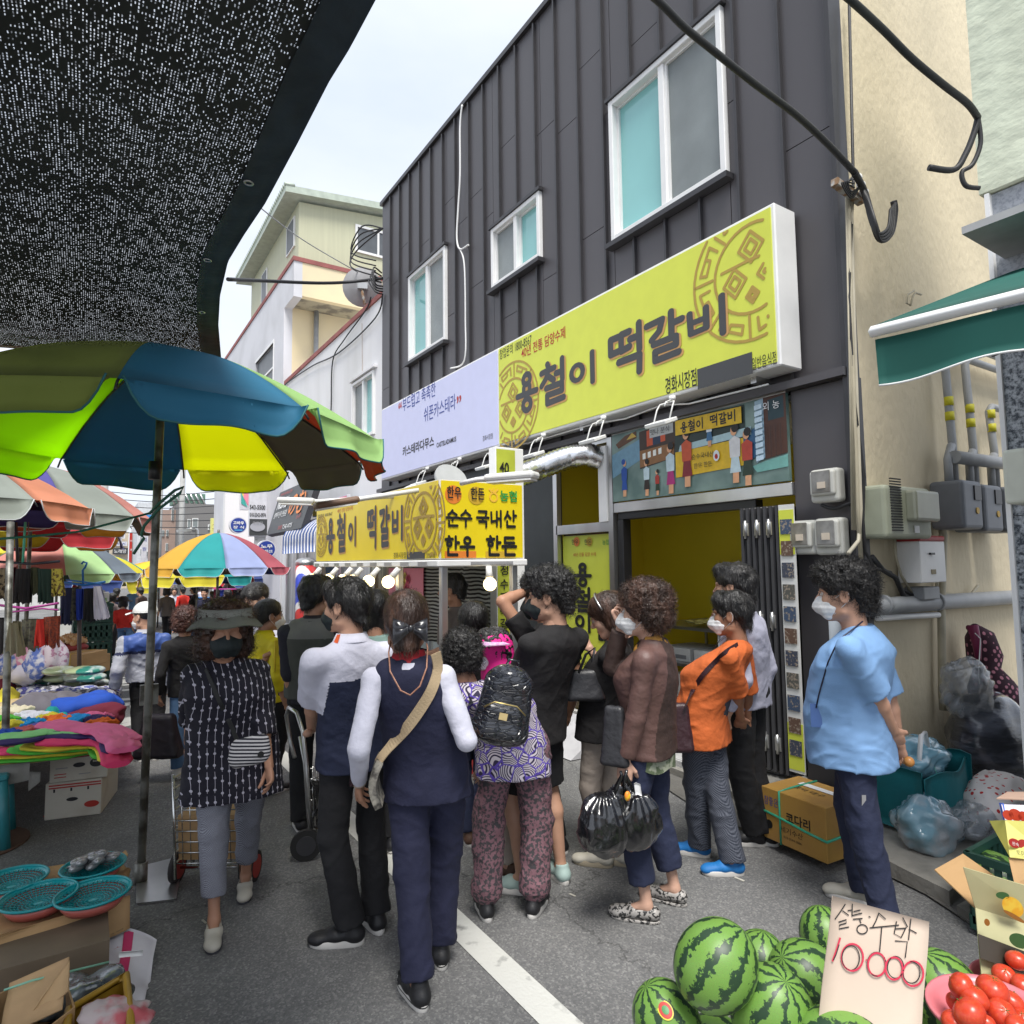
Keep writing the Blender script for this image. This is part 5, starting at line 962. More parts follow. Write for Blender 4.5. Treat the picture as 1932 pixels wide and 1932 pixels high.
def epos(s):
 d=s*eL[-1]
 for i in range(len(eL)-1):
  if d<=eL[i+1]+1e-9:return edge[i].lerp(edge[i+1],(d-eL[i])/(eL[i+1]-eL[i]))
 return edge[-1]
far_l=G(0,668,3.02);far_l=edge[-1]+(far_l-edge[-1])*2.2
net=thing('shade_net','black knitted shade net stretched overhead with pinholes of sky','shade net',edge[6])
def nf(a,c):
 r=epos(a);l=Vector((far_l.x-1.6,r.y-.25*(1-a),3.02));l.x=min(l.x,-3.2)
 if a>.8:k=(a-.8)/.2;l.y=l.y*(1-k)+(far_l.y)*k
 p=r.lerp(l,c);e=min(c*6,1)*min((1-a)*6+.15,1)
 p.z-=.10*e*math.sin(min(1,c*1.4)*math.pi)*(.5+.5*a);p.z+=.035*e*noise3((p.x*1.3,p.y*1.3,0),1)+.012*e*math.sin(p.x*9+noise3(p,1.5)*3)
 return p
b=MB();b.grid(lambda a,c:nf(a,.012+.988*c),60,60);b.build('mesh',NET,net)
HEM=mat('net_hem',(.028,.045,.062),.8,var=.3,vs=8,bump=.3,bs=20,transl=.12)
b=MB();b.grid(lambda a,c:nf(a,.0+.026*c)+Vector((0,0,-.004-.006*math.sin(c*3.1))),90,3,thick=.004);b.build('hem',HEM,net)
b=MB();b.grid(lambda a,c:nf(.985+.015*c,a)+Vector((0,0,-.004)),40,2,thick=.004);b.build('hem',mat('hem_red',(.16,.09,.07),.8),net)
for s in(.45,.62,.78):b=MB();p=nf(s,.02)-Vector((0,0,.012));b.tube([p+Vector((.014*math.cos(k*.524),.014*math.sin(k*.524),0))for k in range(12)],.004,5,closed=True);b.build('grommet',STEEL,net)
# ============================================================ left clothing stall
SK={}
def cm(name,c,c2=None,**k):return mat('cloth_'+name,c,.85,c2=c2,bump=k.pop('bump',.15),bs=k.pop('bs',60),var=.15,**k)
CL=dict(black=cm('black',(.015,.015,.018)),navy=cm('navy',(.02,.025,.07)),white=cm('white',(.62,.60,.70)),blue=cm('blue',(.02,.05,.35)),camo=cm('camo',(.10,.10,.07),(.03,.03,.03),vs=25),khaki=cm('khaki',(.32,.29,.19)),red=cm('red',(.40,.03,.02),(.25,.02,.02),vs=40),rust=cm('rust',(.28,.05,.02),(.12,.03,.02),vs=70),floral=cm('floral',(.45,.38,.06),(.1,.06,.02),vs=30,c2t=(.5,.55)),maroon=cm('maroon',(.12,.01,.03)),dkgreen=cm('dkgreen',(.015,.04,.03)),olive=cm('olive',(.10,.11,.06)),beigep=cm('beigep',(.35,.30,.2),(.05,.04,.03),vs=25,c2t=(.48,.52)),pinkp=cm('pinkp',(.6,.25,.4),(.7,.65,.65),vs=22),bluep=cm('bluep',(.1,.16,.45),(.6,.6,.66),vs=22),whitep=cm('whitep',(.62,.55,.62),(.4,.2,.3),vs=22,c2t=(.55,.6)),redsh=cm('redsh',(.55,.03,.02)))
PLB=mat('plastic_blue',(.01,.14,.42),.35);PLM=mat('plastic_mauve',(.32,.04,.22),.35);PLD=mat('plastic_dark',(.03,.03,.04),.4)
rk=thing('clothes_rack','tall grey rack pole with dark crossbar at the left carrying hanging leggings','rack',G(5,1580))
def poleuv(lst,dep,r,m_,nm,par):b=MB();b.tube([DP(u,v,dep)for u,v in lst],r,10);return b.build(nm,m_,par)
b=MB();p0=DP(5,1560,4.3);p0.z=0;b.tube([p0,DP(10,1400,4.3),DP(20,985,4.6)],.022,12);b.build('pole',POLE,rk)
poleuv([(0,1060),(60,1064),(112,1059)],5.6,.012,PLD,'crossbar',rk);poleuv([(30,985),(33,1060)],5.6,.012,PLD,'hook',rk);poleuv([(52,1060),(54,985)],5.6,.004,POLE,'cord',rk)
poleuv([(0,1142),(50,1148),(110,1138)],5.2,.01,PLM,'crossbar',rk);poleuv([(20,1155),(80,1148),(110,1151)],5.2,.007,PLM,'crossbar',rk);poleuv([(48,985),(43,1062)],5.6,.01,mat('plastic_green',(.1,.55,.4),.4),'cord',rk)
def garment(label,poly_top,poly_bot,dep,m_,split=True,wob=.02,cat='clothing',name='hanging_garment',group='clothes hanging on the left racks'):
 """a cloth hung from two clips: top edge and bottom edge given as photo spans at its distance"""
 (u0,v0),(u1,v1)=poly_top;(u2,v2),(u3,v3)=poly_bot;c=DP((u0+u1)/2,v0,dep);b=MB()
 a0,a1,c0,c1=DP(u0,v0,dep),DP(u1,v1,dep),DP(u2,v2,dep+.05),DP(u3,v3,dep+.05);nrm=Vector((-.55,-.83,0));sd=rnd.random()*9
 def f(i,j,s=1):
  p=a0.lerp(a1,j).lerp(c0.lerp(c1,j),i);w=math.sin(j*math.pi)
  k=math.sin(j*(17+sd)+sd*3)*.5+math.sin(j*29+sd+i*3)*.3
  p=p+nrm*(s*(.035*w+.012)+wob*k*(.3+i));p.z+=.012*math.sin(j*21+sd)*i
  if split and i>.35:p.z+=.02*i*max(0,1-abs(j-.5)*9)*6*(i-.35)
  return p
 b.grid(lambda i,j:f(i,j,1),9,14);b.grid(lambda i,j:f(i,1-j,-1),9,14)
 o=b.build('cloth',m_,None,base=c);o.name=name
 return tag(o,label,cat,group)
for(l,t_,bt,d,m_,sp)in(('beige and black patterned leggings at the far left of the top bar',((-8,1072),(12,1072)),((-8,1128),(14,1132)),5.6,'beigep',1),('dark maroon leggings beside the patterned ones',((15,1070),(28,1070)),((14,1125),(26,1126)),5.65,'maroon',1),('black leggings in the middle of the top bar',((32,1073),(60,1073)),((25,1136),(58,1140)),5.6,'black',1),('olive leggings between two black pairs',((58,1070),(72,1072)),((62,1122),(76,1120)),5.66,'olive',0),('dark green leggings right of the olive ones',((73,1073),(99,1074)),((76,1135),(97,1140)),5.6,'dkgreen',1),('yellow floral trousers at the right end of the top bar',((99,1073),(116,1073)),((101,1124),(121,1122)),5.58,'floral',1),('black dress at the left end of the lower bar',((-10,1165),(14,1168)),((-12,1236),(13,1234)),5.2,'black',0),('crumpled khaki vest hanging in front of the rack pole',((22,1172),(36,1175)),((11,1230),(44,1236)),4.4,'khaki',0),('dark spotted tights on the lower bar',((42,1168),(76,1168)),((44,1222),(72,1228)),5.2,'camo',1),('bright red satin shorts on the lower bar',((74,1168),(84,1168)),((66,1222),(90,1216)),5.15,'redsh',1),('rust red checked trousers at the right end of the lower bar',((85,1164),(113,1162)),((86,1218),(110,1222)),5.2,'rust',1)):
 garment(l,t_,bt,d,CL[m_],bool(sp))
hg=thing('clip_hanger','blue plastic clip hanger with a hook above the shorts','hanger',DP(157,1100,6.6))
poleuv([(118,1098),(157,1104),(198,1098)],6.6,.012,PLB,'bar',hg);poleuv([(157,1104),(156,1076),(161,1070),(164,1062),(157,1060),(154,1064)],6.6,.010,PLB,'hook',hg);poleuv([(125,1094),(190,1102)],6.5,.008,PLB,'bar',hg)
rp_=thing('rack_pole','brown steel pole standing through the fruit boxes under the blue hanger','pole',(0,6.8,0));p_=DP(154,1265,6.7);b=MB();b.tube([Vector((p_.x,p_.y,0)),DP(150,1100,6.7)],.02,10);b.build('pole',mat('brown_pole',(.10,.07,.06),.5),rp_)
for(l,t_,bt,m_,sp)in(('navy shorts at the left of the blue hanger',((116,1109),(141,1109)),((115,1176),(134,1178)),'navy',1),('camouflage shorts second on the blue hanger',((139,1108),(147,1109)),((135,1170),(147,1170)),'camo',0),('bright blue shorts in the middle of the blue hanger',((146,1111),(156,1111)),((148,1168),(155,1168)),'blue',0),('black shorts right of the bright blue ones',((160,1110),(175,1110)),((158,1172),(178,1174)),'black',1),('white shorts with a small black mark, rightmost on the hanger',((178,1106),(190,1106)),((180,1169),(205,1166)),'white',0)):
 garment(l,t_,bt,6.6,CL[m_],bool(sp))
# the low table with socks
tb=thing('socks_table','low trestle table draped in grey cloth piled with socks','table',(-.6,6.5,0))
b=MB();b.box((-2.2,5.24,.48),(.22,9.6,.5));b.build('board',CARD,tb)
b=MB();b.grid(lambda a,c:(-2.2+1.95*a,5.21-.015*math.sin(a*40),.5-c*(.13+.02*math.sin(a*17))),50,4,thick=.004);b.grid(lambda a,c:(-.25+.06*a,5.2-.05*a,.44-c*(.12-.06*a)),3,3,thick=.004);b.build('drape',mat('grey_drape',(.22,.21,.19),.9,bump=.4,bs=12),tb)
for x,y in((-.55,5.25),(-2.0,5.3)):
 s_=thing('plastic_stool','blue green plastic stool leg under the socks table, %s'%('nearer the boxes' if x>-1 else 'further left'),'stool',(x,y,0));M_=mat('stool_teal',(.03,.22,.25),.4)
 b=MB();b.box((x-.2,y-.12,.42),(x+.2,y+.3,.455));b.build('seat',M_,s_,bevel=.01)
 for dx,dy in((-.17,-.09),(.17,-.09),(-.17,.27),(.17,.27)):b=MB();b.tube([(x+dx*1.15,y+dy,0),(x+dx,y+dy,.42)],[.035,.03],6);b.build('leg',M_,s_)
 b=MB();b.tube([(x-.17,y-.09,.12),(x,y-.09,.2),(x+.17,y-.09,.12)],.02,6);b.build('stretcher',M_,s_)
# distant racks and stalls
SC=dict(pink=(.75,.14,.30),hot=(.70,.04,.14),lime=(.08,.45,.04),yel=(.68,.58,.04),navy=(.03,.015,.10),cyan=(.0,.22,.55),blue=(.01,.07,.42),violet=(.13,.12,.45),coral=(.6,.13,.14),orange=(.75,.14,.01),mint=(.25,.6,.22),white=(.62,.62,.68),grey=(.13,.12,.14),beige=(.50,.38,.20),maroon=(.16,.01,.03),cream=(.55,.5,.36),turq=(.0,.25,.22))
mrk=0
for(u,v,w_,d_,n_,bar,lab)in((425,1112,42,13.5,7,PLM,'far rack of dark clothes under the teal and lilac umbrella'),(384,1128,30,16,5,PLB,'far rack of light clothes behind the curly haired woman'),(352,1124,26,19,5,PLM,'far rack of mixed clothes right of the pole'),(318,1130,26,17,5,PLB,'far rack of bright clothes beside the pole'),(468,1108,18,12,3,PLM,'far rack of long coats near the shopfront')):
 t=thing('far_clothes_rack',lab,'rack',DP(u,v,d_),'clothes racks further up the street');b=MB();b.tube([DP(u-w_/2,v,d_),DP(u+w_/2,v,d_)],.02,5);b.build('bar',bar,t);g_=DP(u,v,d_);b=MB();b.tube([g_,Vector((g_.x,g_.y,0))],.02,5);b.build('pole',POLE,t)
 for k in range(n_):
  mrk+=1;x0=u-w_/2+w_*k/n_;cn_=('navy','black','white','blue','maroon','khaki','redsh','bluep','camo')[(mrk*4)%9];b=MB();a_,c_=DP(x0,v+1,d_),DP(x0+w_/n_*.9,v+1,d_);hh_=.45+.3*((mrk*7)%3)/2;b.grid(lambda i,j:a_.lerp(c_,j)+Vector((.03*math.sin(j*9+mrk),.05*math.sin(j*7+i*2),-hh_*i)),4,6,thick=.03);b.build('garment',CL[cn_],t)
for k,(u,v,z)in enumerate(((372,1136,.7),(405,1140,.7),(165,1150,.7),(178,1135,.7))):
 g_=G(u,v,z)if z<1.5 else None;b=MB();b.box((g_.x-.6,g_.y-.5,0),(g_.x+.6,g_.y+.5,z));t=thing('far_stall_table','far market table with a bright cloth, %s'%('in mid street','under the racks','behind the crates','furthest left')[k],'table',(g_.x,g_.y,0),'market tables further up the street');b.build('draped_table',mat('far_cloth%d'%(k%4),((.3,.04,.05),(.05,.12,.35),(.5,.5,.48),(.35,.28,.1))[k%4],.8),t)
 for q in range(9):b=MB();b.ball((g_.x-.45+.11*q,g_.y-.3+.06*((q*5)%7),z+.05),.09,.09,.08,8,6);b.build('goods',mat('sock_'+list(SC)[(q*3+k)%len(SC)],SC[list(SC)[(q*3+k)%len(SC)]],.8),t)
# banana boxes
BOXW=mat('box_cream',(.60,.56,.48),.75,var=.06,c2=(.5,.44,.36),c2t=(.55,.8));MARO=mat('box_maroon',(.28,.05,.06),.7)
def pbox(label,p0,p1,z0,h,parts,dpt=.5,nm='fruit_box',m_=None,grp=None):
 p0=Vector((p0[0],p0[1],z0));p1=Vector((p1[0],p1[1],z0));ax=(p1-p0);w_=ax.length;ax.normalize();ay=Vector((-ax.y,ax.x,0));t=thing(nm,label,'box',p0,grp)
 b=MB();b.obox(p0+ax*w_/2+ay*dpt/2+Vector((0,0,h/2)),w_,dpt,h-.002,ax=ax);b.build('carton',m_ or BOXW,t,bevel=.004);return t,p0,ax,w_
A_,B_=G(83,1549),G(190,1536);A2,B2=G(90,1549),G(200,1534)
t,o_,ax,w_=pbox('cream banana box with red stripes and upside down print, lower of the pair',A_.xy,B_.xy,0,.245,None)
for i,z in enumerate((.205,.222)):plate(o_+ax*.02+Vector((0,0,z)),w_*.93,.009,RED,ax,UP,t,'stripe')
disc(o_+ax*w_*.48+Vector((0,0,.125)),.035,BLK,ax,UP,t,'hand_hole',ry=.013);disc(o_+ax*w_*.83+Vector((0,0,.08)),.045,RED,ax,UP,t,'logo',ry=.022)
text('Dole',WHI,o_+ax*(w_*.83+.032)+Vector((0,0,.092)),-ax,-Vector(UP),t,w=.064,h=.022,lift=-.006,bold=.02)
text('4 5 6',RED,o_+ax*(w_*.25)+Vector((0,0,.035)),-ax,-Vector(UP),t,w=.09,h=.02,lift=-.004)
for k in range(3):plate(o_+ax*(w_*(.14+.3*k))+Vector((0,0,.18)),.012,.022,BLK,ax,UP,t,'slot')
t,o_,ax,w_=pbox('cream banana box with a maroon band, upper of the pair',A2.xy,B2.xy,.247,.235,None)
plate(o_+ax*.03+Vector((0,0,.155)),w_*.93,.075,MARO,ax,UP,t,'band');disc(o_+ax*w_*.5+Vector((0,0,.105)),.036,BLK,ax,UP,t,'hand_hole',ry=.016);disc(o_+ax*w_*.8+Vector((0,0,.11)),.04,BLK,ax,UP,t,'logo',ry=.03);text('banana',BOXW,o_+ax*(w_*.74)+Vector((0,0,.115)),ax,UP,t,w=.065,h=.014,lift=.006,bold=.03)
for k,(x,z)in enumerate(((.08,.05),(.08,.03),(.1,.09),(.5,.04))):plate(o_+ax*(w_*x)+Vector((0,0,z)),.07,.006,(RED,GREYI)[k>1],ax,UP,t,'print')
# folded socks: flattened rolls of cloth lying on the table
def flat(pts,hw,th,m_,label,grp=None,name='folded_socks',cat='socks',fr=0.):
 P0=[Vector(p)for p in pts];P=[P0[min(int(t),len(P0)-2)].lerp(P0[min(int(t),len(P0)-2)+1],t-min(int(t),len(P0)-2))for t in[(len(P0)-1)*k/34 for k in range(35)]];rs=[];K=len(P);s0=rnd.random()*30
 for _ in range(3):P=[P[0]]+[(P[i-1]+P[i]*2+P[i+1])/4 for i in range(1,K-1)]+[P[-1]]
 for i,p in enumerate(P):
  d=(P[min(i+1,K-1)]-P[max(i-1,0)]).normalized();s=Vector((-d.y,d.x,0));s=s.normalized()if s.length>.01 else Vector((0,1,0));u_=s.cross(d)*-1
  if u_.z<0:u_=-u_
  e=.75 if i in(0,K-1)else 1
  wn=hw*(1+.13*noise3((i*.35,s0,0),1));rs.append([p+s*(wn*e*math.cos(q))+u_*(th*e*(math.sin(q)*(1+.35*noise3((i*.45,math.cos(q)*5,s0),1))+.55*noise3((i*.22,math.cos(q)*9+s0,1),1)*max(0,math.sin(q))))for q in[2*math.pi*j/26 for j in range(26)]])
 b=MB();b.rings(rs);o=b.build(name,m_,None,base=P[0]);return tag(o,label,cat,grp)
def sm(c):return mat('sock_'+c,SC[c],.8,var=.12,vs=15,bump=.25,bs=80)
def row(lst,z,hw,th,c,lab,nm='folded_socks'):return flat([G(u,v-13,z)for u,v in lst],hw*.8,th,sm(c),lab,'folded socks piled on the low table',nm)
row([(-30,1446),(60,1443),(120,1438),(170,1428)],.51,.10,.018,'lime','bottommost lime green socks at the front edge');row([(-30,1438),(60,1436),(130,1431),(180,1424)],.535,.10,.018,'yel','bottom yellow socks just above the lowest green ones')
row([(-30,1430),(50,1430),(120,1424)],.56,.10,.018,'hot','red socks sandwiched near the front left corner');row([(31,1424),(70,1430),(130,1425),(175,1421),(195,1424),(205,1440)],.58,.10,.02,'lime','long lime green socks folded over the front right corner')
row([(55,1419),(100,1424),(150,1418),(190,1416),(208,1424),(213,1446)],.61,.10,.02,'yel','long yellow socks folded over the corner above the lime ones');row([(80,1411),(120,1412),(160,1410),(200,1411),(216,1424),(222,1455)],.645,.10,.024,'hot','crimson socks bundle hanging down over the corner')
row([(-10,1412),(40,1410),(90,1400),(150,1400),(190,1398),(212,1406),(224,1430)],.67,.10,.02,'navy','dark purple socks running the table width');row([(-10,1404),(50,1400),(95,1392),(150,1392),(180,1391)],.69,.09,.014,'mint','pale green socks strip above the dark purple ones')
row([(88,1378),(130,1384),(170,1388),(200,1390),(228,1408),(236,1428)],.70,.12,.022,'pink','large pink socks bundle spilling off the table corner');row([(170,1382),(205,1386),(236,1404),(240,1412)],.71,.10,.014,'pink','loose pink sock sheet poking out past the corner')
for i,(u,v,c,w_,l)in enumerate(((20,1398,'blue',26,'bright blue'),(50,1393,'coral',20,'coral'),(75,1388,'violet',26,'violet'),(22,1382,'yel',24,'yellow patterned'),(8,1372,'lime',16,'green'),(55,1378,'cyan',22,'sky blue'),(110,1372,'orange',34,'orange'),(92,1368,'yel',14,'yellow'),(140,1370,'cyan',48,'wide turquoise blue'),(190,1378,'orange',26,'right hand orange'),(180,1366,'pink',34,'pale pink'),(185,1372,'navy',30,'dark navy'),(60,1364,'white',44,'white'),(35,1352,'cream',44,'cream'))):
 row([(u-w_*.5,v+2),(u-w_*.2,v-1),(u+w_*.2,v),(u+w_*.5,v+2)],.64,.10,.028,c,'%s folded socks in the middle rows'%l)
def heap(u,v,z,rx,ry,h,m_,label,amp=.25,grp='heaps of clothes on the low table',name='clothes_heap',cat='clothes',fr=9):
 c=G(u,v,z);sd=rnd.random()*20;h*=1.45 if grp=='heaps of clothes on the low table' else 1
 def dsp(q):
  return 1+amp*noise3((q.x/rx*1.3+sd,q.y/ry*1.3,q.z/h),1.4)+amp*.6*abs(math.sin(fr*(q.x/rx)*.8+3*noise3((q.x/rx+sd,q.y/ry,q.z/h),1.2)))*.5
 b=MB();b.ball(c,rx,ry,h,36,18,disp=dsp);return tag(b.build(name,m_,None,base=c),label,cat,grp)
for(u,v,rx,h,c,l)in((38,1335,.22,.05,'beige','beige stockings heap at the left'),(75,1345,.2,.09,'grey','left grey gloves heap'),(112,1338,.26,.10,'grey','larger grey gloves heap'),(105,1324,.26,.06,'beige','tan stockings heap behind the grey gloves'),(165,1340,.25,.09,'blue','royal blue gloves heap'),(180,1350,.2,.05,'maroon','maroon heap beside the royal blue gloves'),(150,1325,.17,.05,'pink','magenta heap behind the royal blue gloves'),(172,1318,.14,.04,'hot','small rose heap at the back right'),(5,1330,.12,.08,'yel','yellow heap at the far left'),(12,1352,.16,.05,'cream','cream heap left of the grey gloves'),(100,1352,.1,.05,'turq','small green heap between grey and blue')):
 heap(u,v,.58,rx,.22,h,sm(c),l,.3)
for i in range(7):heap(60+22*i,1314+(i%2)*4,.60,.16,.16,.055,cm('printed%d'%(i%3),[(.55,.55,.6),(.1,.12,.35),(.6,.58,.62)][i%3],[(.08,.08,.3),(.6,.6,.62),(.1,.1,.12)][i%3],vs=30,c2t=(.48,.52)),['printed white and navy socks heap, leftmost of seven','navy printed socks heap, second of seven from the left','white printed socks heap, third of seven','white and navy socks heap, middle of seven','navy and white socks heap, fifth of seven','white printed socks heap, sixth of seven','white and navy socks heap, rightmost of seven'][i],.3)
PK=[mat('pack%d'%i,c,.3,c2=(.45,.5,.48),c2t=(.52,.68),vs=14,bump=.4,bs=15,coat=.5)for i,c in enumerate(((.06,.09,.08),(.02,.18,.14),(.10,.12,.10),(.30,.36,.20)))]
k=0
for(v,z,us)in((1302,.56,(52,82,112,142,176)),(1288,.66,(54,86,118,150,178)),(1278,.74,(60,88,112,150,172)),(1265,.86,(112,155,168))):
 for u in us:
  c=G(u,v,z);b=MB();b.ball(c,.125,.13,.036,18,10,disp=lambda q:1+.12*noise3((q.x*14+k,q.y*14,q.z*20),1));k+=1
  o=b.build('packet',PK[(k*3)%4 if z<.8 else(1,3,3)[k%3]],None,base=c);tag(o,'%s film packet in the %s, %s'%(('dark','green','grey','pale')[(k*3)%4],{.56:'lowest row',.66:'second row',.74:'third row',.86:'top layer'}[z],('at its left end','second from the left','in its middle','second from the right','at its right end')[us.index(u)if len(us)==5 else(0,2,4)[us.index(u)]]),'packet','film wrapped packets stacked behind the socks')
for(u,v,m_,l)in((30,1250,'bluep','navy printed cloth bunch'),(55,1240,'pinkp','pink printed cloth bunch'),(72,1250,'bluep','light blue printed cloth bunch'),(96,1240,'whitep','lilac white printed cloth bunch'),(48,1266,'white','white cloth bunch'),(2,1262,'whitep','rose printed cloth bunch at the far left'),(4,1290,'maroon','maroon cloth bunch at the far left')):
 c=DP(u,v,5.7);b=MB();b.ball(c,.12,.12,.15,28,18,disp=lambda q:1+.45*noise3((q.x*11+u,q.y*11,q.z*6),1));tag(b.build('cloth_bunch',CL[m_],None,base=c),l+' under the clothes rack','cloth','printed cloth bunches under the rack')
for nm,(u0,v0),(u1,v1),dep,m_,l in(('carton',(82,1278),(168,1243),7.2,CARD,'long brown carton below the onion tray'),('carton',(104,1262),(160,1236),6.9,CARD,'taped tan carton lying under the onions'),('carton',(30,1295),(78,1272),6.3,CARD,'small brown carton below the cloth bunches')):
 a=DP(u0,v0,dep);c=DP(u1,v1,dep);t=thing(nm,l,'box',(a.x,a.y,a.z));b=MB();ax=Vector((c.x-a.x,c.y-a.y,0));b.obox((a+c)/2+Vector((.1,.25,0)),ax.length,.4,abs(c.z-a.z),ax=ax);b.build('body',m_,t,bevel=.004)
 b=MB();b.obox((a+c)/2+Vector((.1,.25,0)),.05,.404,abs(c.z-a.z)+.004,ax=ax);b.build('tape',mat('tape',(.5,.32,.05),.3),t)
# crates stack with onions, white box
CGR=mat('crate_green',(.015,.06,.045),.5,var=.2)
def crate(label,c,ax,w_,d_,h,grp,m_=CGR,slots=7):
 c=Vector(c);ax=Vector(ax).normalized();ay=Vector((-ax.y,ax.x,0));t=thing('crate',label,'crate',c,grp)
 for s,l_,dr,n_ in((-1,w_,ax,ay),(1,w_,ax,ay),(-1,d_,ay,-ax),(1,d_,ay,-ax)):
  off=(d_ if dr is ax else w_)/2;b=MB();o=c+n_*(s*off)
  b.obox(o+Vector((0,0,h-.02)),l_+.015,.022,.035,ax=dr);b.obox(o+Vector((0,0,.03)),l_,.012,.06,ax=dr)
  for k in range(slots):b.obox(o+dr*(l_*((k+.5)/slots-.5))+Vector((0,0,h/2)),l_/slots*.55,.012,h-.05,ax=dr)
  b.obox(o+Vector((0,0,h*.55)),l_,.012,.03,ax=dr);b.build('side',m_,t)
 b=MB();b.obox(c+Vector((0,0,.008)),w_,d_,.014,ax=ax);b.build('bottom',m_,t);return t
cp=G(175,1268,.0);cp=DP(172,1225,8.6)
for k in range(5):crate('dark green plastic crate in the stack behind the onions, %s'%('bottom','second up','middle','fourth up','top')[k],(cp.x,cp.y,.02+.245*k),(1,.05,0),.42,.5,.24,'crates stacked behind the onions')
t=thing('white_green_box','white carton with green print on top of the crate stack','box',(cp.x,cp.y,1.27));b=MB();b.obox((cp.x,cp.y,1.32),.36,.3,.12);b.build('carton',WCARD,t,bevel=.004);plate((cp.x-.15,cp.y-.152,1.27),.3,.04,mat('lime_ink',(.25,.5,.15),.5,var=0),XX,UP,t)
on=thing('onion_tray','red net tray heaped with yellow onions on cardboard','onions',DP(132,1222,7.4));oc=DP(132,1222,7.4);b=MB();b.ball(oc,.18,.16,.06,20,10);b.build('tray',mat('red_net',(.3,.04,.04),.7),on)
ONI=mat('onion',(.55,.30,.12),.4,c2=(.65,.45,.25),vs=6)
oi=None
for k in range(26):
 an=k*2.4;rr=.15*(k/26)**.5;p=oc+Vector((rr*math.cos(an),rr*math.sin(an)*.9,.05+.08*(1-k/26)))
 if oi is None:b=MB();b.ball((0,0,0),.036,.036,.032,10,7);b.tube([(0,0,.03),(0,0,.05)],[.008,.002],5);oi=b.build('onion',ONI,None);me_=oi.data;oi.parent=on;oi.location=p-Vector(on.location)
 else:o=link('onion',me_,on);o.location=p-Vector(on.location);o.rotation_euler=(rnd.random(),rnd.random(),0)
b=MB();b.obox(oc+Vector((.02,0,-.07)),.5,.4,.02);tag(b.build('cardboard_sheet',CARD,None,base=oc),'flat cardboard sheet under the onion tray','cardboard')
b=MB();b.obox(oc+Vector((0,0,-.4)),.42,.34,.6);tag(b.build('carton_stack',CARD,None,base=oc-Vector((0,0,.7)),bevel=.01),'brown carton holding up the onion tray','box')
pt=G(20,1585);b=MB();b.tube([(pt.x-.2,pt.y,.002),(pt.x-.2,pt.y,.012)],.3,28);tag(b.build('manhole_cover',mat('rust_disc',(.12,.07,.05),.8),None,base=(pt.x-.2,pt.y,0)),'rusty round plate on the road under the table corner','plate')
# ============================================================ fish stall in the left foreground
fs_=thing('fish_stand','low stand topped with worn cardboard carrying the blue green colanders','stand',(-.3,3.5,0))
b=MB();b.box((-1.2,3.15,.0),(.13,3.85,.245));b.build('crate_base',mat('stand_wood',(.16,.12,.08),.8),fs_)
TL,TR,BR,BL=G(-60,1662,.27),G(236,1610,.27),G(250,1685,.27),G(-60,1790,.27)
def bil(a,c):return TL.lerp(TR,a).lerp(BL.lerp(BR,a),c)
def worn(a,c):p=bil(a,c);e=max(0,a-.93)/.07;p.z+=.008*noise3(p,6)+.03*e*math.sin(c*14);p.x+=.015*e*noise3((c*20,1,1),1);return p
b=MB();b.grid(worn,30,12,thick=.006);b.build('cardboard_top',mat('cardboard_worn',(.44,.27,.12),.85,c2=(.30,.18,.08),vs=4,bump=.2,bs=12),fs_)
def flap(a,c):
 p=G(-60+300*a,1782-92*a,.275);p.z-=c*(.11+.02*math.sin(a*9));p.y-=c*.05;p.x+=.01*math.sin(a*14);return p
b=MB();b.grid(flap,30,6,thick=.006);b.build('cardboard_flap',CARD,fs_)
COLA=mat('colander',(.0,.27,.30),.3,var=.06,spec=.6);PDI=mat('pink_dish',(.42,.10,.08),.35)
def colander(u,v,label,r=.135,dish=PDI):
 c=G(u,v,.335);t=thing('colander',label,'colander',(c.x,c.y,.28),'round blue green colanders on the cardboard');b=MB()
 b.tube([c+Vector((r*math.cos(q),r*math.sin(q),0))for q in[2*math.pi*k/40 for k in range(40)]],.006,6,closed=True)
 prof=[(r,0),(r*.94,-.004),(r*.9,-.012)];rs=[[c+Vector((q*math.cos(a),q*math.sin(a),z))for a in[2*math.pi*k/40 for k in range(40)]]for q,z in prof];b.rings(rs,cap=False);b.build('rim',COLA,t)
 b=MB()
 for k in range(9):q=r*(.88-.095*k);z=-.014-.018*min(1,k/4);b.tube([c+Vector((q*math.cos(a),q*math.sin(a),z))for a in[2*math.pi*j/32 for j in range(32)]],.0026,4,closed=True)
 for j in range(44):
  a=2*math.pi*j/44;q1=.1 if j%2==0 else .5;b.tube([c+Vector((r*.92*math.cos(a),r*.92*math.sin(a),-.010)),c+Vector((r*.5*math.cos(a),r*.5*math.sin(a),-.032)),c+Vector((r*q1*math.cos(a),r*q1*math.sin(a),-.032))],.0022,4)
 b.ball(c+Vector((0,0,-.032)),.02,.02,.004,12,6);o=b.build('lattice',COLA,t);o['kind']='stuff'
 b=MB();rs=[[c+Vector((q*math.cos(a),q*math.sin(a),z))for a in[2*math.pi*k/32 for k in range(32)]]for q,z in((.001,-.052),(r*.7,-.052),(r*.93,-.012),(r*.95,-.012),(r*.74,-.056),(.001,-.056))];b.rings(rs,cap=False);b.build('dish',dish,t);return c,t
colander(22,1659,'blue green colander at the back left of the cardboard');colander(73,1689,'blue green colander in the middle front of the cardboard',.14);colander(176,1683,'empty blue green colander at the front right',.14)
fc,ft=colander(176,1632,'blue green colander heaped with silver fish',.13)
FSH=mat('fish_silver',(.42,.42,.42),.22,metal=.35,c2=(.14,.14,.15),c2t=(.45,.62),vs=14,bump=.1,bs=120)
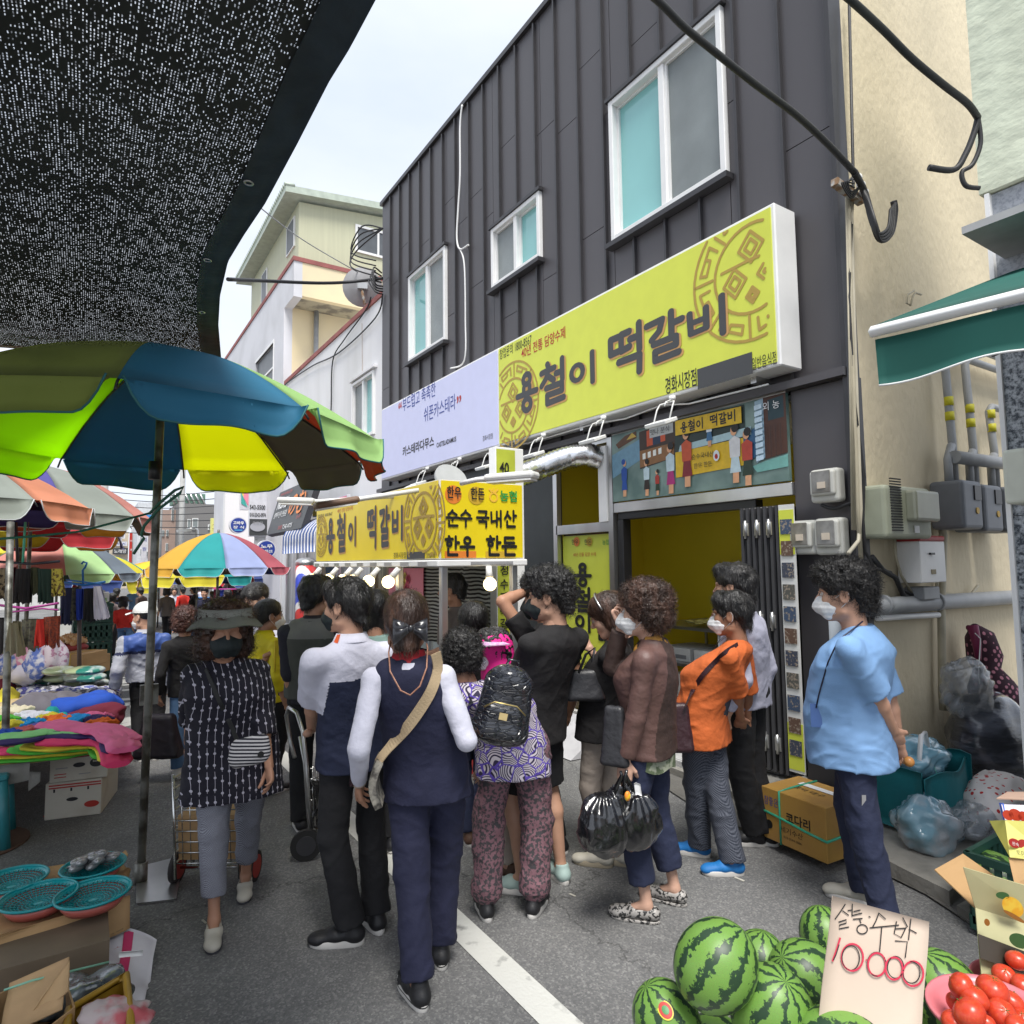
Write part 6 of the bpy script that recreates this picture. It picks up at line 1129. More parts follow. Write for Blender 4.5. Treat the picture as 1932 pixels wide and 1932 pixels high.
fme=None
for k in range(11):
 if fme is None:
  b=MB();rs=[]
  for x,ry,rz in((-.075,.003,.004),(-.066,.009,.012),(-.045,.013,.020),(-.01,.014,.022),(.03,.009,.014),(.055,.004,.006),(.068,.002,.012),(.078,.001,.016)):rs.append([Vector((x,ry*math.cos(q),rz*math.sin(q)))for q in[2*math.pi*j/12 for j in range(12)]])
  b.rings(rs);b.ball((-.06,.009,.003),.004,.003,.004,6,5);o=b.build('fish',FSH,None);fme=o.data
 else:o=link('fish',fme)
 o.scale=(1.35,)*3;an=R_(115+14*((k*5)%7-3));o.location=fc+Vector((-.055+.02*(k%6)+(.01 if k>5 else 0),.01*(k%3)-.01*(k>5),.005+.024*(k>5)+.006*(k%3)));o.rotation_euler=(R_(75+9*(k%3)),R_(18-5*(k%2)),an-R_(k*3))
 tag(o,'small silver fish heaped in the back colander','fish','silver fish in the colander')
SACK=mat('white_sack',(.58,.56,.60),.5,c2=(.5,.04,.10),c2t=(.66,.68),vs=3.5,bump=.35,bs=8)
sk=thing('plastic_sack','crumpled white woven sack with red print spread below the fish stand','sack',G(150,1830))
def sk_(a,c):p=G(-40+(335-30*c)*a,1835-75*a+(100+20*a)*c,.10);p.z=.10+.04*noise3((a*6,c*5,1),1)+.03*math.sin(a*9+c*4);e=max(0,a-.85)/.15;p.z-=e*.07;return p
b=MB();b.grid(sk_,40,20,thick=.004);b.build('sack',mat('sack_white',(.60,.58,.62),.5,bump=.35,bs=8,var=.08),sk)
b=MB();b.grid(lambda a,c:sk_(.82+.055*a,.05+.9*c)+Vector((0,0,.012)),2,16);b.build('red_stripe',mat('sack_red',(.5,.03,.12),.5),sk)
for(s,a,c,h)in(('안내문',.42,.25,.05),('ㅎㅏㅅㅅ',.58,.5,.04),('주의사항',.62,.2,.035),('사료',.1,.4,.08)):
 p=sk_(a,c);q=sk_(a+.05,c);r_=sk_(a,c-.05);text(s,RED if s!='주의사항' else INK,p+Vector((0,0,.03)),(q-p).normalized(),(r_-p).normalized(),sk,h=h)
def obx(label,cor,z,hgt,m_,inner=None,th=.006,nm='cardboard_box'):
 P=[Vector((*G(u,v,z+hgt).xy,z))for u,v in cor];t=thing(nm,label,'box',sum(P,Vector())/4)
 for i in range(4):
  a,c=P[i],P[(i+1)%4];b=MB();d=(c-a);b.obox((a+c)/2+Vector((0,0,hgt/2)),d.length,th,hgt,ax=d);b.build('side',m_,t)
 b=MB();b.add([p+Vector((0,0,.004))for p in P],[(0,1,2,3)]);b.build('base',inner or m_,t);return t,P
MUST=mat('mustard_crate',(.36,.21,.02),.5,var=.12,bump=.05)
MC_=obx('mustard yellow plastic crate in the bottom left corner',[(130,1905),(238,1842),(252,1990),(110,2050)],.02,.2,MUST,DRK,.014,'plastic_crate')
b=MB();p_=[G(238,1840,.23),G(252,1990,.23),G(110,2050,.23),G(130,1905,.23)];b.tube(p_,.014,8,closed=True);b.build('rolled_edge',MUST,MC_[0])
obx('open brown cardboard box holding plastic bags at the bottom left',[(-30,1890),(112,1815),(140,1900),(0,2010)],.05,.2,CARD,DRK)
q4=[G(0,1960,.22),G(20,1850,.30),G(132,1800,.36),G(118,1905,.26)]
b=MB();b.grid(lambda a,c:q4[0].lerp(q4[1],a).lerp(q4[3].lerp(q4[2],a),c)+Vector((0,0,.012*math.sin(a*5))),8,8,thick=.006);fl=b.build('box_flap',mat('cardboard_light',(.48,.31,.16),.8,bump=.1),None,base=q4[0]);tag(fl,'raised brown cardboard flap with printed lines at the bottom left','cardboard')
axp=(q4[2]-q4[1]).normalized();ayp=(q4[2]-q4[3]).normalized()
q5=[G(30,1960,.20),G(78,1880,.30),G(132,1812,.37),G(130,1870,.30)]
b=MB();b.grid(lambda a,c:q5[0].lerp(q5[1],a).lerp(q5[3].lerp(q5[2],a),c),8,4,thick=.006);f2=b.build('box_flap',mat('cardboard_tan',(.50,.33,.17),.8),None,base=q5[0]);tag(f2,'narrow tan cardboard flap printed with black lines','cardboard')
dA=(q5[2]-q5[1]).normalized();dB=(q5[1]-q5[0]).normalized();nrm_=dA.cross(dB)
if nrm_.z<0:dA,dB=dB,dA
PFILM=mat('plastic_film',(.22,.27,.30),.12,c2=(.04,.05,.06),c2t=(.4,.65),vs=9,bump=.8,bs=9,coat=1,spec=.8)
heap(150,1872,.16,.11,.10,.05,PFILM,'crumpled clear plastic film in the cardboard box',.5,None,'plastic_film','film');heap(185,1885,.14,.08,.08,.04,mat('black_film',(.02,.03,.03),.2,bump=.6,bs=10,coat=1),'crumpled black plastic film in the mustard crate',.5,None,'plastic_film','film')
heap(215,1925,.2,.10,.08,.045,mat('rag',(.5,.42,.42),.6,c2=(.5,.1,.12),vs=9),'white and red plastic rag in the mustard crate',.5,None,'plastic_rag','rag')
b=MB();b.tube([G(8,1868,.3),G(60,1850,.32),G(205,1815,.26)],.004,5);tag(b.build('strap',mat('mint_strap',(.25,.55,.4),.4),None,base=G(60,1850,.32)),'mint green packing strap across the bottom left boxes','strap')
b=MB();b.grid(lambda a,c:G(225+45*a,1796-4*a,.22)+Vector((0,0,-.02*c)),4,2,thick=.003);tag(b.build('tape_end',WHT,None,base=G(225,1796,.22)),'white plastic strip sticking out beside the sack','strip')
# ============================================================ watermelons, card, tomatoes in the right foreground
WM=mat('watermelon',(.05,.16,.02),.42,var=0,spec=.5);n,L,wb=nodes(WM)
tcn=n.new('ShaderNodeTexCoord');sx=n.new('ShaderNodeSeparateXYZ');L.new(tcn.outputs['Object'],sx.inputs[0])
nzz=n.new('ShaderNodeTexNoise');nzz.inputs['Scale'].default_value=13;nzz.inputs['Detail'].default_value=6;nzz.inputs['Roughness'].default_value=.75;L.new(tcn.outputs['Object'],nzz.inputs['Vector'])
ang=mth('ARCTAN2',sx.outputs[1],sx.outputs[0]);nlow=n.new('ShaderNodeTexNoise');nlow.inputs['Scale'].default_value=5.5;nlow.inputs['Detail'].default_value=2;L.new(tcn.outputs['Object'],nlow.inputs['Vector']);stp=mth('ADD',mth('SINE',mth('ADD',mth('ADD',mth('MULTIPLY',ang,10),mth('MULTIPLY',nzz.outputs['Fac'],4.6)),mth('MULTIPLY',nlow.outputs['Fac'],5.5))),mth('MULTIPLY_ADD',nzz.outputs['Fac'],2.4,-1.2))
rp=n.new('ShaderNodeValToRGB');L.new(stp,rp.inputs[0]);e=rp.color_ramp.elements;e[0].position=.30;e[0].color=(.14,.29,.04,1);e[1].position=.40;e[1].color=(.014,.045,.016,1)
nz4=n.new('ShaderNodeTexNoise');nz4.inputs['Scale'].default_value=90;nz4.inputs['Detail'].default_value=3;L.new(tcn.outputs['Object'],nz4.inputs['Vector']);mm_=n.new('ShaderNodeMix');mm_.data_type='RGBA';mm_.blend_type='OVERLAY';mm_.inputs['Factor'].default_value=.55;L.new(rp.outputs[0],mm_.inputs['A']);L.new(nz4.outputs['Color'],mm_.inputs['B'])
rp.color_ramp.elements[1].position=.46;hs_=n.new('ShaderNodeHueSaturation');hs_.inputs['Saturation'].default_value=.95;L.new(mm_.outputs['Result'],hs_.inputs['Color']);L.new(hs_.outputs[0],wb.inputs['Base Color'])
bpn=n.new('ShaderNodeBump');bpn.inputs['Strength'].default_value=.08;L.new(nzz.outputs['Fac'],bpn.inputs['Height']);L.new(bpn.outputs[0],wb.inputs['Normal'])
wmme=None
def melon(u,v,dep,r,label,rot,stem=False,sticker=False):
 global wmme
 c=DP(u,v,dep);t=thing('watermelon',label,'watermelon',c,'striped watermelons piled at the lower right');t.rotation_euler=tuple(R_(x)for x in rot)
 if wmme is None:b=MB();b.ball((0,0,0),.93,.93,1.05,48,32,disp=lambda q:1+.012*noise3((q.x*1.5,q.y*1.5,q.z*1.5),1));o=b.build('rind',WM,None);wmme=o.data;o.parent=t
 else:o=link('rind',wmme,t)
 o.scale=(r,r,r)
 if stem:b=MB();b.tube([Vector(t.location)+Vector(p)*r for p in((0,0,1.02),(.02,0,1.15),(.12,0,1.22),(.22,.05,1.15))],[.008,.005,.005,.006],6);b.build('stem',mat('stem',(.12,.2,.04),.6),t)
 if sticker:
  b=MB();vw=(Vector((0,0,CH))-c).normalized();nn_=(Euler(t.rotation_euler).to_matrix().inverted()@(vw+Vector((-.05,0,.35)))).normalized();e1=nn_.cross(Vector((0,0,1))).normalized();e2=nn_.cross(e1)
  for R2,m2,lf in((.2,mat('st_yel',(.75,.6,.05),.4,var=0),.012),(.17,RED,.02),(.09,mat('st_green',(.02,.2,.04),.4,var=0),.028)):
   b=MB();base_=Vector(t.location);b.rings([[base_+((nn_+e1*(q*R2*math.cos(a))+e2*(q*R2*1.25*math.sin(a))).normalized()*(1.0+lf))*r*.985 for a in[2*math.pi*k/24 for k in range(24)]]for q in(.02,.5,1)],cap=False);b.build('sticker',m2,t)
 return t
melon(1350,1821,2.05,.132,'big upright watermelon on top of the pile at its left',(28,32,15));melon(1454,1905,2.05,.132,'watermelon in the middle front beside the price card',(10,-28,60));melon(1258,1925,2.12,.115,'watermelon at the left end bearing an oval red and yellow sticker',(-20,24,100),sticker=True)
melon(1522,1850,2.32,.135,'watermelon half hidden behind the left edge of the price card',(25,40,200));melon(1434,1822,2.45,.115,'small watermelon behind the big upright one',(5,10,20));melon(1556,1766,2.8,.11,'watermelon peeking over the card top left edge',(15,10,120))
melon(1778,1885,2.2,.145,'watermelon with a curled stem right of the price card',(-12,-14,0),stem=True);melon(1590,1990,1.9,.13,'watermelon at the bottom edge beneath the price card',(80,10,30));melon(1350,1985,2.25,.12,'watermelon low between the stickered and middle ones',(60,40,0));melon(1700,1960,2.3,.13,'watermelon behind the price card at its lower right',(20,60,90))
b=MB();b.box((1.78,1.0,.0),(2.6,1.5,.1));tag(b.build('pallet',mat('pallet',(.12,.09,.06),.9),None,base=(2,1.5,0),bevel=.01),'low dark pallet under the watermelons','pallet')
PC=[DP(1570,1690,2.02),DP(1752,1739,1.98),DP(1737,1960,1.86),DP(1541,1950,1.9)]
pcard=thing('price_card','handwritten cardboard price card reading 10.000 stuck among the watermelons','sign',(PC[2]+PC[3])/2)
def cuv(x,y):
 def mp(p):return(p[0],p[1])
 T0,T1,T2,T3=(985,440),(1462,575),(1424,1160),(905,1130)
 a=.5;c=.5
 for _ in range(12):
  px_=(T0[0]*(1-a)+T1[0]*a)*(1-c)+(T3[0]*(1-a)+T2[0]*a)*c;py_=(T0[1]*(1-a)+T1[1]*a)*(1-c)+(T3[1]*(1-a)+T2[1]*a)*c
  a+=(x-px_)/500;c+=(y-py_)/620
 return PC[0].lerp(PC[1],a).lerp(PC[3].lerp(PC[2],a),c)
cn=(PC[3]-PC[0]).cross(PC[1]-PC[0]).normalized()
if cn.dot(Vector((0,0,CH))-PC[0])<0:cn=-cn
b=MB();b.grid(lambda a,c:PC[0].lerp(PC[1],a).lerp(PC[3].lerp(PC[2],a),c)+cn*(.003*math.sin(c*7)),6,10,thick=.004);b.build('card',mat('card_pinkish',(.58,.47,.38),.8,var=.05,vs=5,bump=.1,bs=9),pcard)
def pen(paths,m_,r):
 for p in paths:
  b=MB();pts=[cuv(*q)+cn*.010 for q in p];rs=[]
  for i,q in enumerate(pts):
   d=(pts[min(i+1,len(pts)-1)]-pts[max(i-1,0)]).normalized();s=d.cross(cn)*r;rs.append((q-s,q+s))
  b.add([x for pr_ in rs for x in pr_],[(2*i,2*i+1,2*i+3,2*i+2)for i in range(len(rs)-1)]);b.build('pen_stroke',m_,pcard)
def oval(cx,cy,rx,ry,n=22,st=100):return[(cx+rx*math.cos(R_(st+380*i/n)),cy+ry*math.sin(R_(st+380*i/n)))for i in range(n+1)]
pen([[(1045,480),(1020,520),(992,560)],[(1030,515),(1062,540)],[(1080,478),(1078,545)],[(1056,515),(1078,512)],[(1010,575),(1050,562),(1048,580),(1015,590),(1012,610),(1062,600)],[(1085,520),(1120,512)],[(1080,540),(1128,528)],[(1082,560),(1130,556)],oval(1128,612,26,24),[(1115,560),(1122,580)],[(1160,545),(1170,550)],[(1212,525),(1196,570),(1180,600)],[(1212,528),(1245,560)],[(1165,605),(1310,590)],[(1225,600),(1214,728)],[(1298,570),(1286,635),(1320,655),(1345,600)],[(1290,610),(1340,606)],[(1328,550),(1352,600)],[(1368,556),(1356,668)],[(1358,610),(1396,632)],[(1290,672),(1350,676),(1340,758)]],INK,.0016)
pen([[(1018,655),(998,720),(978,775)],oval(1078,755,54,68),oval(1200,792,44,58),oval(1285,812,42,56),oval(1378,838,50,62),[(1145,768),(1150,770)]],mat('red_pen',(.55,.03,.07),.5,var=0),.0026)
pen([[(1012,690),(996,740),(982,770)],oval(1070,758,44,62),oval(1198,790,46,60),oval(1292,806,40,55),oval(1370,832,42,54)],INK,.0015)
# tomatoes
TOM=mat('tomato',(.55,.05,.02),.3,var=.12,vs=7,c2=(.62,.10,.03),c2t=(.5,.8),spec=.5,coat=.12);CAL=mat('calyx',(.08,.13,.02),.7);BAS=mat('basket_pink',(.66,.20,.23),.3,var=.05)
tme=None
def tomato(x,y,r_,dep,label,k):
 global tme
 u,v=1194.6+.3817*x,1517.4+.3817*y;c=DP(u,v,dep);r=r_*.3817*dep/CF;t=thing('tomato',label,'tomato',c,'ripe tomatoes in pink baskets');t.rotation_euler=(R_((k*67)%80-50),R_((k*41)%90-35),R_(k*50))
 if tme is None:
  b=MB();b.ball((0,0,0),1,1,.84,28,18,disp=lambda q:1+.03*math.cos(5*math.atan2(q.y,q.x))*max(0,q.z)-.12*max(0,q.z-.6));o=b.build('flesh',TOM,None);tme=[o.data];o.parent=t
  b=MB()
  for j in range(6):a=j*1.047;b.add([(.08*math.cos(a+1.3),.08*math.sin(a+1.3),.80),(.2*math.cos(a),.2*math.sin(a),.83),(.42*math.cos(a+.1),.42*math.sin(a+.1),.80),(.08*math.cos(a-1.3),.08*math.sin(a-1.3),.80)],[(0,1,2,3)])
  b.tube([(0,0,.78),(.02,.02,.92)],[.05,.04],6);o2=b.build('calyx',CAL,None);tme.append(o2.data);o2.parent=t;ob=[o,o2]
 else:ob=[link('flesh',tme[0],t),link('calyx',tme[1],t)]
 for o in ob:o.scale=(r,r,r)
TL_=[(1620,897,60,1.93),(1683,958,66,1.9),(1662,1035,76,1.84),(1775,915,70,1.94),(1822,1035,66,1.88),(1868,980,60,1.95),(1740,1085,50,1.84),(1835,850,55,2.1),(1897,772,50,2.12),(1930,900,55,2.05),(1925,1065,50,1.9),(1760,1000,55,2.0),(1600,985,50,1.97),(1905,1110,60,1.8),(1590,1080,60,1.86)]
TLB=['at the top left of the front basket','second down at the left','large one facing front with a dark calyx','large one tilted right at the top','orange red one at the right with a green calyx','partly hidden behind the right hand one','small one at the bottom edge','in the back basket, left','highest one, orange','inside the upper right basket rim','at the right picture edge','deep between the others','hidden at the left rim','at the lower right corner','at the lower left rim']
for k,(x,y,r_,d)in enumerate(TL_):tomato(x,y,r_,d,'ripe red tomato '+TLB[k],k)
def basket(x,y,rx,ry,dep,label,h=.07):
 u,v=1194.6+.3817*x,1517.4+.3817*y;c=DP(u,v,dep);t=thing('basket',label,'basket',c-Vector((0,0,h)),'pink plastic baskets of tomatoes');b=MB()
 pr=[(.001,-h),(.72,-h),(.93,-.012),(1,0),(1.05,.002),(1.06,-.008),(.98,-.012),(.76,-h-.006),(.001,-h-.006)]
 b.rings([[c+Vector((q*rx*math.cos(a),q*ry*math.sin(a),z))for a in[2*math.pi*k/36 for k in range(36)]]for q,z in pr],cap=False);b.build('bowl',BAS,t)
basket(1760,1010,.17,.15,1.93,'front oval pink basket full of tomatoes');basket(1985,905,.11,.10,2.08,'pink basket at the right picture edge above the front one');basket(1850,860,.12,.10,2.2,'pink basket half hidden behind the front tomatoes')
# crate and cartons behind
crate('dark green crate holding a watermelon beside the pavement edge',(3.72,1.25,.03),(1,0,0),.56,.44,.34,None,slots=9)
melon(1872,1662,3.05,.14,'watermelon lying in the dark green crate',(80,20,0))
MB1=mat('carton_olive',(.42,.40,.22),.6,var=.05);MBK=mat('carton_dark',(.03,.022,.012),.5)
mc=thing('mango_carton','pale olive fruit carton with orange fruit print and open flaps','box',(2.6,1.05,.15))
z3=lambda x,y,d:DP(1194.6+.3817*x,1517.4+.3817*y,d)
def pq(pts,m_,par,nm,th=.004):
 b=MB();P=[z3(*p)for p in pts];nr_=(P[1]-P[0]).cross(P[-1]-P[0]).normalized()
 if nr_.dot(Vector((0,0,CH))-P[0])<0:nr_=-nr_;
 b.add([p for p in P]+[p-nr_*th for p in P],[tuple(range(len(P))),tuple(reversed(range(len(P),2*len(P))))]+[(i,i+len(P),(i+1)%len(P)+len(P),(i+1)%len(P))for i in range(len(P))]);o=b.build(nm,m_,par);o['n']=0;del o['n'];return P,nr_
P,nv=pq([(1692,512,2.25),(2100,640,2.2),(2100,980,2.1),(1722,845,2.15)],MB1,mc,'front_side');pq([(1632,312,2.25),(2100,450,2.2),(2100,640,2.2),(1692,512,2.25)],MB1,mc,'top_flap');pq([(1490,322,2.4),(1630,244,2.5),(1825,380,2.45),(1692,512,2.27)],CARD,mc,'inner_flap')
pq([(1705,640,2.185),(2100,790,2.13),(2100,900,2.1),(1716,760,2.15)],MBK,mc,'dark_band',.002);pq([(1692,512,2.26),(1722,845,2.16),(1720,845,2.5),(1690,512,2.6)],CARD,mc,'left_side')
def pd(x,y,d,rx,ry,m_,par,nm='painted_fruit',rot=0):
 c=z3(x,y,d);e1=(z3(x+30,y+8,d)-c).normalized();e2=(z3(x,y-30,d)-c).normalized();b=MB();nn2=e1.cross(e2)*.004
 b.add([c+nn2+e1*(rx*math.cos(a)*math.cos(rot)-ry*math.sin(a)*math.sin(rot))+e2*(rx*math.cos(a)*math.sin(rot)+ry*math.sin(a)*math.cos(rot))for a in[2*math.pi*k/20 for k in range(20)]],[tuple(range(20))]);b.build(nm,m_,par)
ORF=mat('print_orange',(.72,.36,.02),.5,c2=(.75,.5,.05),vs=30);GRL=mat('print_leaf',(.04,.11,.03),.5,var=0)
pd(1872,505,2.205,.038,.033,ORF,mc,rot=-.3);pd(1822,448,2.205,.024,.012,GRL,mc,rot=.2);pd(1880,552,2.2,.04,.008,mat('print_brown',(.3,.12,.02),.5,var=0),mc,rot=-.3);pd(1905,672,2.13,.035,.024,GRL,mc);pd(1745,580,2.18,.01,.012,mat('print_brown',(.3,.12,.02),.5,var=0),mc)
tcart=thing('tomato_carton','tomato carton printed with red tomatoes, blue edge and yellow lower panel','box',(2.9,1.1,.5))
pq([(1820,0,2.5),(2100,10,2.45),(2100,90,2.4),(1838,78,2.45)],mat('tc_white',(.6,.58,.66),.5),tcart,'front_side');pq([(1808,-8,2.52),(1826,-6,2.5),(1842,78,2.45),(1828,76,2.47)],mat('tc_blue',(.05,.12,.5),.5,var=0),tcart,'edge_stripe');pq([(1795,-30,2.6),(1980,-22,2.5),(1990,-62,2.7),(1850,-62,2.75)],mat('tc_flap',(.62,.42,.32),.6),tcart,'flap')
pq([(1760,82,2.5),(1838,78,2.42),(2100,95,2.35),(2100,290,2.3),(1862,262,2.35)],mat('tc_yellow',(.58,.55,.12),.5),tcart,'lower_panel');pq([(1855,262,2.36),(2100,290,2.3),(2100,480,2.25),(1885,392,2.3)],CARD,tcart,'bottom_flap')
for x,y,r_ in((1850,52,.022),(1885,50,.026),(1925,58,.022)):pd(x,y,2.42,r_,r_*.85,TOM,tcart,'painted_tomato')
for x,y in((1880,190),(1925,195)):pd(x,y,2.36,.022,.017,mat('tc_red',(.45,.03,.03),.5,var=0),tcart,'painted_tomato')
text('완숙',WHI,z3(1868,198,2.35),(z3(1898,206,2.35)-z3(1868,198,2.35)),UP,tcart,w=.025,lift=.006);text('토마토',INK,z3(1888,245,2.34),(z3(1918,251,2.34)-z3(1888,245,2.34)),UP,tcart,w=.05,lift=.006)
# ============================================================ box and bundles by the shop
kx0,kx1=G(1440,1578,.06),G(1578,1632,.06)
t,o_,ax,w_=pbox('brown fish carton tied with green strapping on the pavement',kx0.xy,G(1562,1632,.06).xy,.06,.30,None,.34,'strapped_carton',mat('kodari_card',(.48,.27,.06),.6,c2=(.40,.22,.06),vs=3))
fn=Vector((ax.y,-ax.x,0));top_=o_+Vector((0,0,.30));ayb=Vector((-ax.y,ax.x,0))
text('코다리',INK,o_+ax*.17+Vector((0,0,.14)),ax,UP,t,w=.16,h=.06,bold=.02);text('세기수산',INK,o_+ax*.13+Vector((0,0,.075)),ax,UP,t,w=.15,h=.035);text('참좋은',BLU,o_+ax*.02+Vector((0,0,.2)),ax,UP,t,w=.1,h=.05);text('010-5544-3886',INK,o_+ax*.15+Vector((0,0,.045)),ax,UP,t,w=.12)
disc(o_+ax*.05+Vector((0,0,.09)),.025,INK,ax,UP,t,'logo');text('영덕 대구',INK,top_+ax*.12+ayb*.12,ax,ayb,t,w=.2)
plate(top_+ax*.1+ayb*.2,.25,.05,WHI,ax,ayb,t,'tape')
STR=mat('green_strap',(.05,.42,.26),.3)
b=MB();s_=lambda x,z:o_+ax*x+fn*.004+Vector((0,0,z))
b.tube([s_(.13,0),s_(.13,.3),s_(.13,.303)+ayb*.1,s_(.13,.303)+ayb*.34],.006,6);b.tube([s_(-.004,.16),s_(.13,.15),s_(.3,.13),s_(w_+.004,.12)],.007,6);b.tube([s_(w_+.004,.12),s_(w_+.004,.13)+ayb*.34],.007,6);b.build('strap',STR,t)
t=thing('small_carton','small brown carton with blue tape behind the strapped one','box',G(1592,1625,.06));c=G(1592,1622,.06);b=MB();b.obox(c+Vector((.05,.08,.1)),.15,.16,.19,ax=ax);b.build('body',CARD,t,bevel=.004);b=MB();b.obox(c+Vector((.05,.08,.12)),.153,.163,.04,ax=ax);b.build('tape',mat('blue_tape',(.03,.15,.5),.4),t)
def blob(name,label,cat,c,r3,m_,amp=.2,fs=1.5,n_=(44,28),par=None,rot=0,fold=0):
 sd=rnd.random()*30;c=Vector(c);b=MB();rx,ry,rz=r3
 def dsp(q):return 1+amp*noise3((q.x/rx+sd,q.y/ry,q.z/rz),fs)+amp*.35*noise3((q.x/rx+sd,q.y/ry,q.z/rz),fs*3.5)+fold*abs(math.sin(q.z/rz*5+4*noise3((q.x/rx,q.y/ry+sd,q.z/rz),1.5)))*-.06
 b.ball(c,rx,ry,rz,*n_,disp=dsp,ax=Matrix.Rotation(rot,3,'Z'))
 for i,(x,y,z)in enumerate(b.v):
  if z<.085 and c.z<1:b.v[i]=(x,y,.085+.1*(z-.085))
 o=b.build(name,m_,par,base=c)
 return o if par else tag(o,label,cat)
BGB=mat('black_bag',(.035,.038,.048),.2,c2=(.10,.11,.14),vs=3,bump=.9,bs=6,coat=.8,stretch=(1,1,3));CLEARB=mat('clear_bag',(.30,.33,.36),.12,bump=1,bs=7,coat=1,alpha=.55,spec=.8)
blob('plastic_bag','big dark bag of goods wrapped in clear plastic leaning on the alley wall','bag',(5.45,2.12,.42),(.38,.24,.36),BGB,.16,1.4,fold=1)
blob('plastic_bag','loose clear plastic top of the big dark bag','bag',(5.15,2.14,.82),(.20,.14,.17),CLEARB,.4,1.6)
PD=mat('polka',(.05,.008,.025),.8,var=0);n,L,pb2=nodes(PD);tcn=n.new('ShaderNodeTexCoord');mpn=n.new('ShaderNodeMapping');mpn.inputs['Scale'].default_value=(26,26,22);mpn.inputs['Rotation'].default_value=(.3,.6,.4);L.new(tcn.outputs['Object'],mpn.inputs[0]);vo_=n.new('ShaderNodeTexVoronoi');vo_.inputs['Randomness'].default_value=.15;vo_.inputs['Scale'].default_value=1;L.new(mpn.outputs[0],vo_.inputs['Vector']);rp=n.new('ShaderNodeValToRGB');rp.color_ramp.elements[0].position=.3;rp.color_ramp.elements[0].color=(.5,.2,.26,1);rp.color_ramp.elements[1].position=.36;rp.color_ramp.elements[1].color=(.035,.008,.02,1);L.new(vo_.outputs['Distance'],rp.inputs[0]);L.new(rp.outputs[0],pb2.inputs['Base Color'])
pk_=thing('covered_parasol','folded parasol in a maroon polka dot cover leaning in the alley corner','parasol',(5.9,2.25,.1))
b=MB();rs=[];P_=[FY(1838,1182,2.3),FY(1848,1200,2.3),FY(1858,1240,2.28),FY(1862,1262,2.26),FY(1868,1290,2.24),FY(1885,1330,2.22),FY(1900,1370,2.2),FY(1915,1400,2.2)]
b.tube(P_,[.03,.10,.12,.09,.15,.19,.20,.14],24);b.build('cover',PD,pk_)
b=MB();b.tube([FY(1830,1186,2.25),FY(1836,1182,2.22),FY(1843,1215,2.2),FY(1846,1245,2.2)],[.03,.035,.03,.02],10);b.build('handle',mat('maroon_h',(.18,.01,.06),.5),pk_)
b=MB();b.tube([FY(1840,1195,2.18),FY(1850,1205,2.17),FY(1848,1240,2.16),FY(1846,1265,2.12),FY(1848,1290,2.08)],.004,5);b.build('string',WHT,pk_)
tl=thing('teal_bag','square teal shopping bag stuffed with light blue plastic','bag',(4.7,2.1,.1));c=FY(1730,1440,2.1)
b=MB();b.grid(lambda a,q:Vector((c.x-.30+.62*a+.02*math.sin(q*5),1.93+.05*math.sin(a*3.1+.5)*-1,.13+.33*q+.02*math.sin(a*7))),12,8,thick=.01);b.grid(lambda a,q:Vector((c.x+.32-.05*a,1.93+.34*a,.13+.36*q+.02*math.sin(a*7))),6,8,thick=.01);b.grid(lambda a,q:Vector((c.x-.30+.04*a,1.93+.34*a,.13+.36*q)),6,8,thick=.01);b.grid(lambda a,q:Vector((c.x-.30+.62*a,2.27,.13+.4*q)),6,8,thick=.01);b.build('bag',mat('teal_fabric',(.0,.13,.15),.7,bump=.3,bs=9),tl)
blob('filling','','',(c.x,2.1,.50),(.24,.14,.10),mat('lb_plastic',(.18,.36,.45),.2,bump=.5,bs=8,coat=.8),.35,1.6,par=tl)
b=MB();b.tube([Vector((c.x-.2,2.0,.45)),Vector((c.x-.14,2.0,.66)),Vector((c.x-.05,2.02,.66)),Vector((c.x,2.02,.48))],.014,8);b.build('handle',WHT,tl)
CHY=mat('cherry_cloth',(.6,.56,.54),.8,var=0,bump=.2,bs=12);n,L,cb2=nodes(CHY);tcn=n.new('ShaderNodeTexCoord');vo_=n.new('ShaderNodeTexVoronoi');vo_.inputs['Scale'].default_value=24;L.new(tcn.outputs['Object'],vo_.inputs['Vector']);rp=n.new('ShaderNodeValToRGB');rp.color_ramp.interpolation='CONSTANT';rp.color_ramp.elements[0].color=(.42,.02,.02,1);rp.color_ramp.elements[1].position=.26;rp.color_ramp.elements[1].color=(.62,.58,.56,1);L.new(vo_.outputs['Distance'],rp.inputs[0]);L.new(rp.outputs[0],cb2.inputs['Base Color'])
blob('cloth_bundle','white cloth bundle printed with red cherries','bundle',(4.78,1.86,.22),(.42,.17,.15),CHY,.22,1.3,rot=.25)
blob('plastic_bag','knotted clear bag with light blue contents on the pavement','bag',(4.05,1.93,.21),(.20,.16,.15),mat('blue_clear',(.22,.40,.50),.12,c2=(.42,.45,.48),vs=4,bump=1,bs=9,coat=1,alpha=.8),.28,1.6)
blob('plastic_bag','second clear plastic bag beside the cherry cloth bundle','bag',(4.35,1.84,.18),(.20,.14,.12),CLEARB,.3,1.6)
b=MB();b.tube([(4.3,2.0,.5),(4.28,1.95,.38),(4.22,1.9,.3),(4.1,1.88,.3)],.007,6);tag(b.build('green_string',STR,None,base=(4.2,1.9,.3)),'green plastic string knotted on the clear bag','string')
b=MB();b.box((4.4,2.36,.45),(4.44,2.5,1.02));tag(b.build('notice_board',mat('notice',(.20,.07,.12),.5,c2=(.5,.4,.42),c2t=(.55,.6)),None,base=(4.4,2.4,.45)),'small maroon notice board behind the man in the light blue shirt','board')
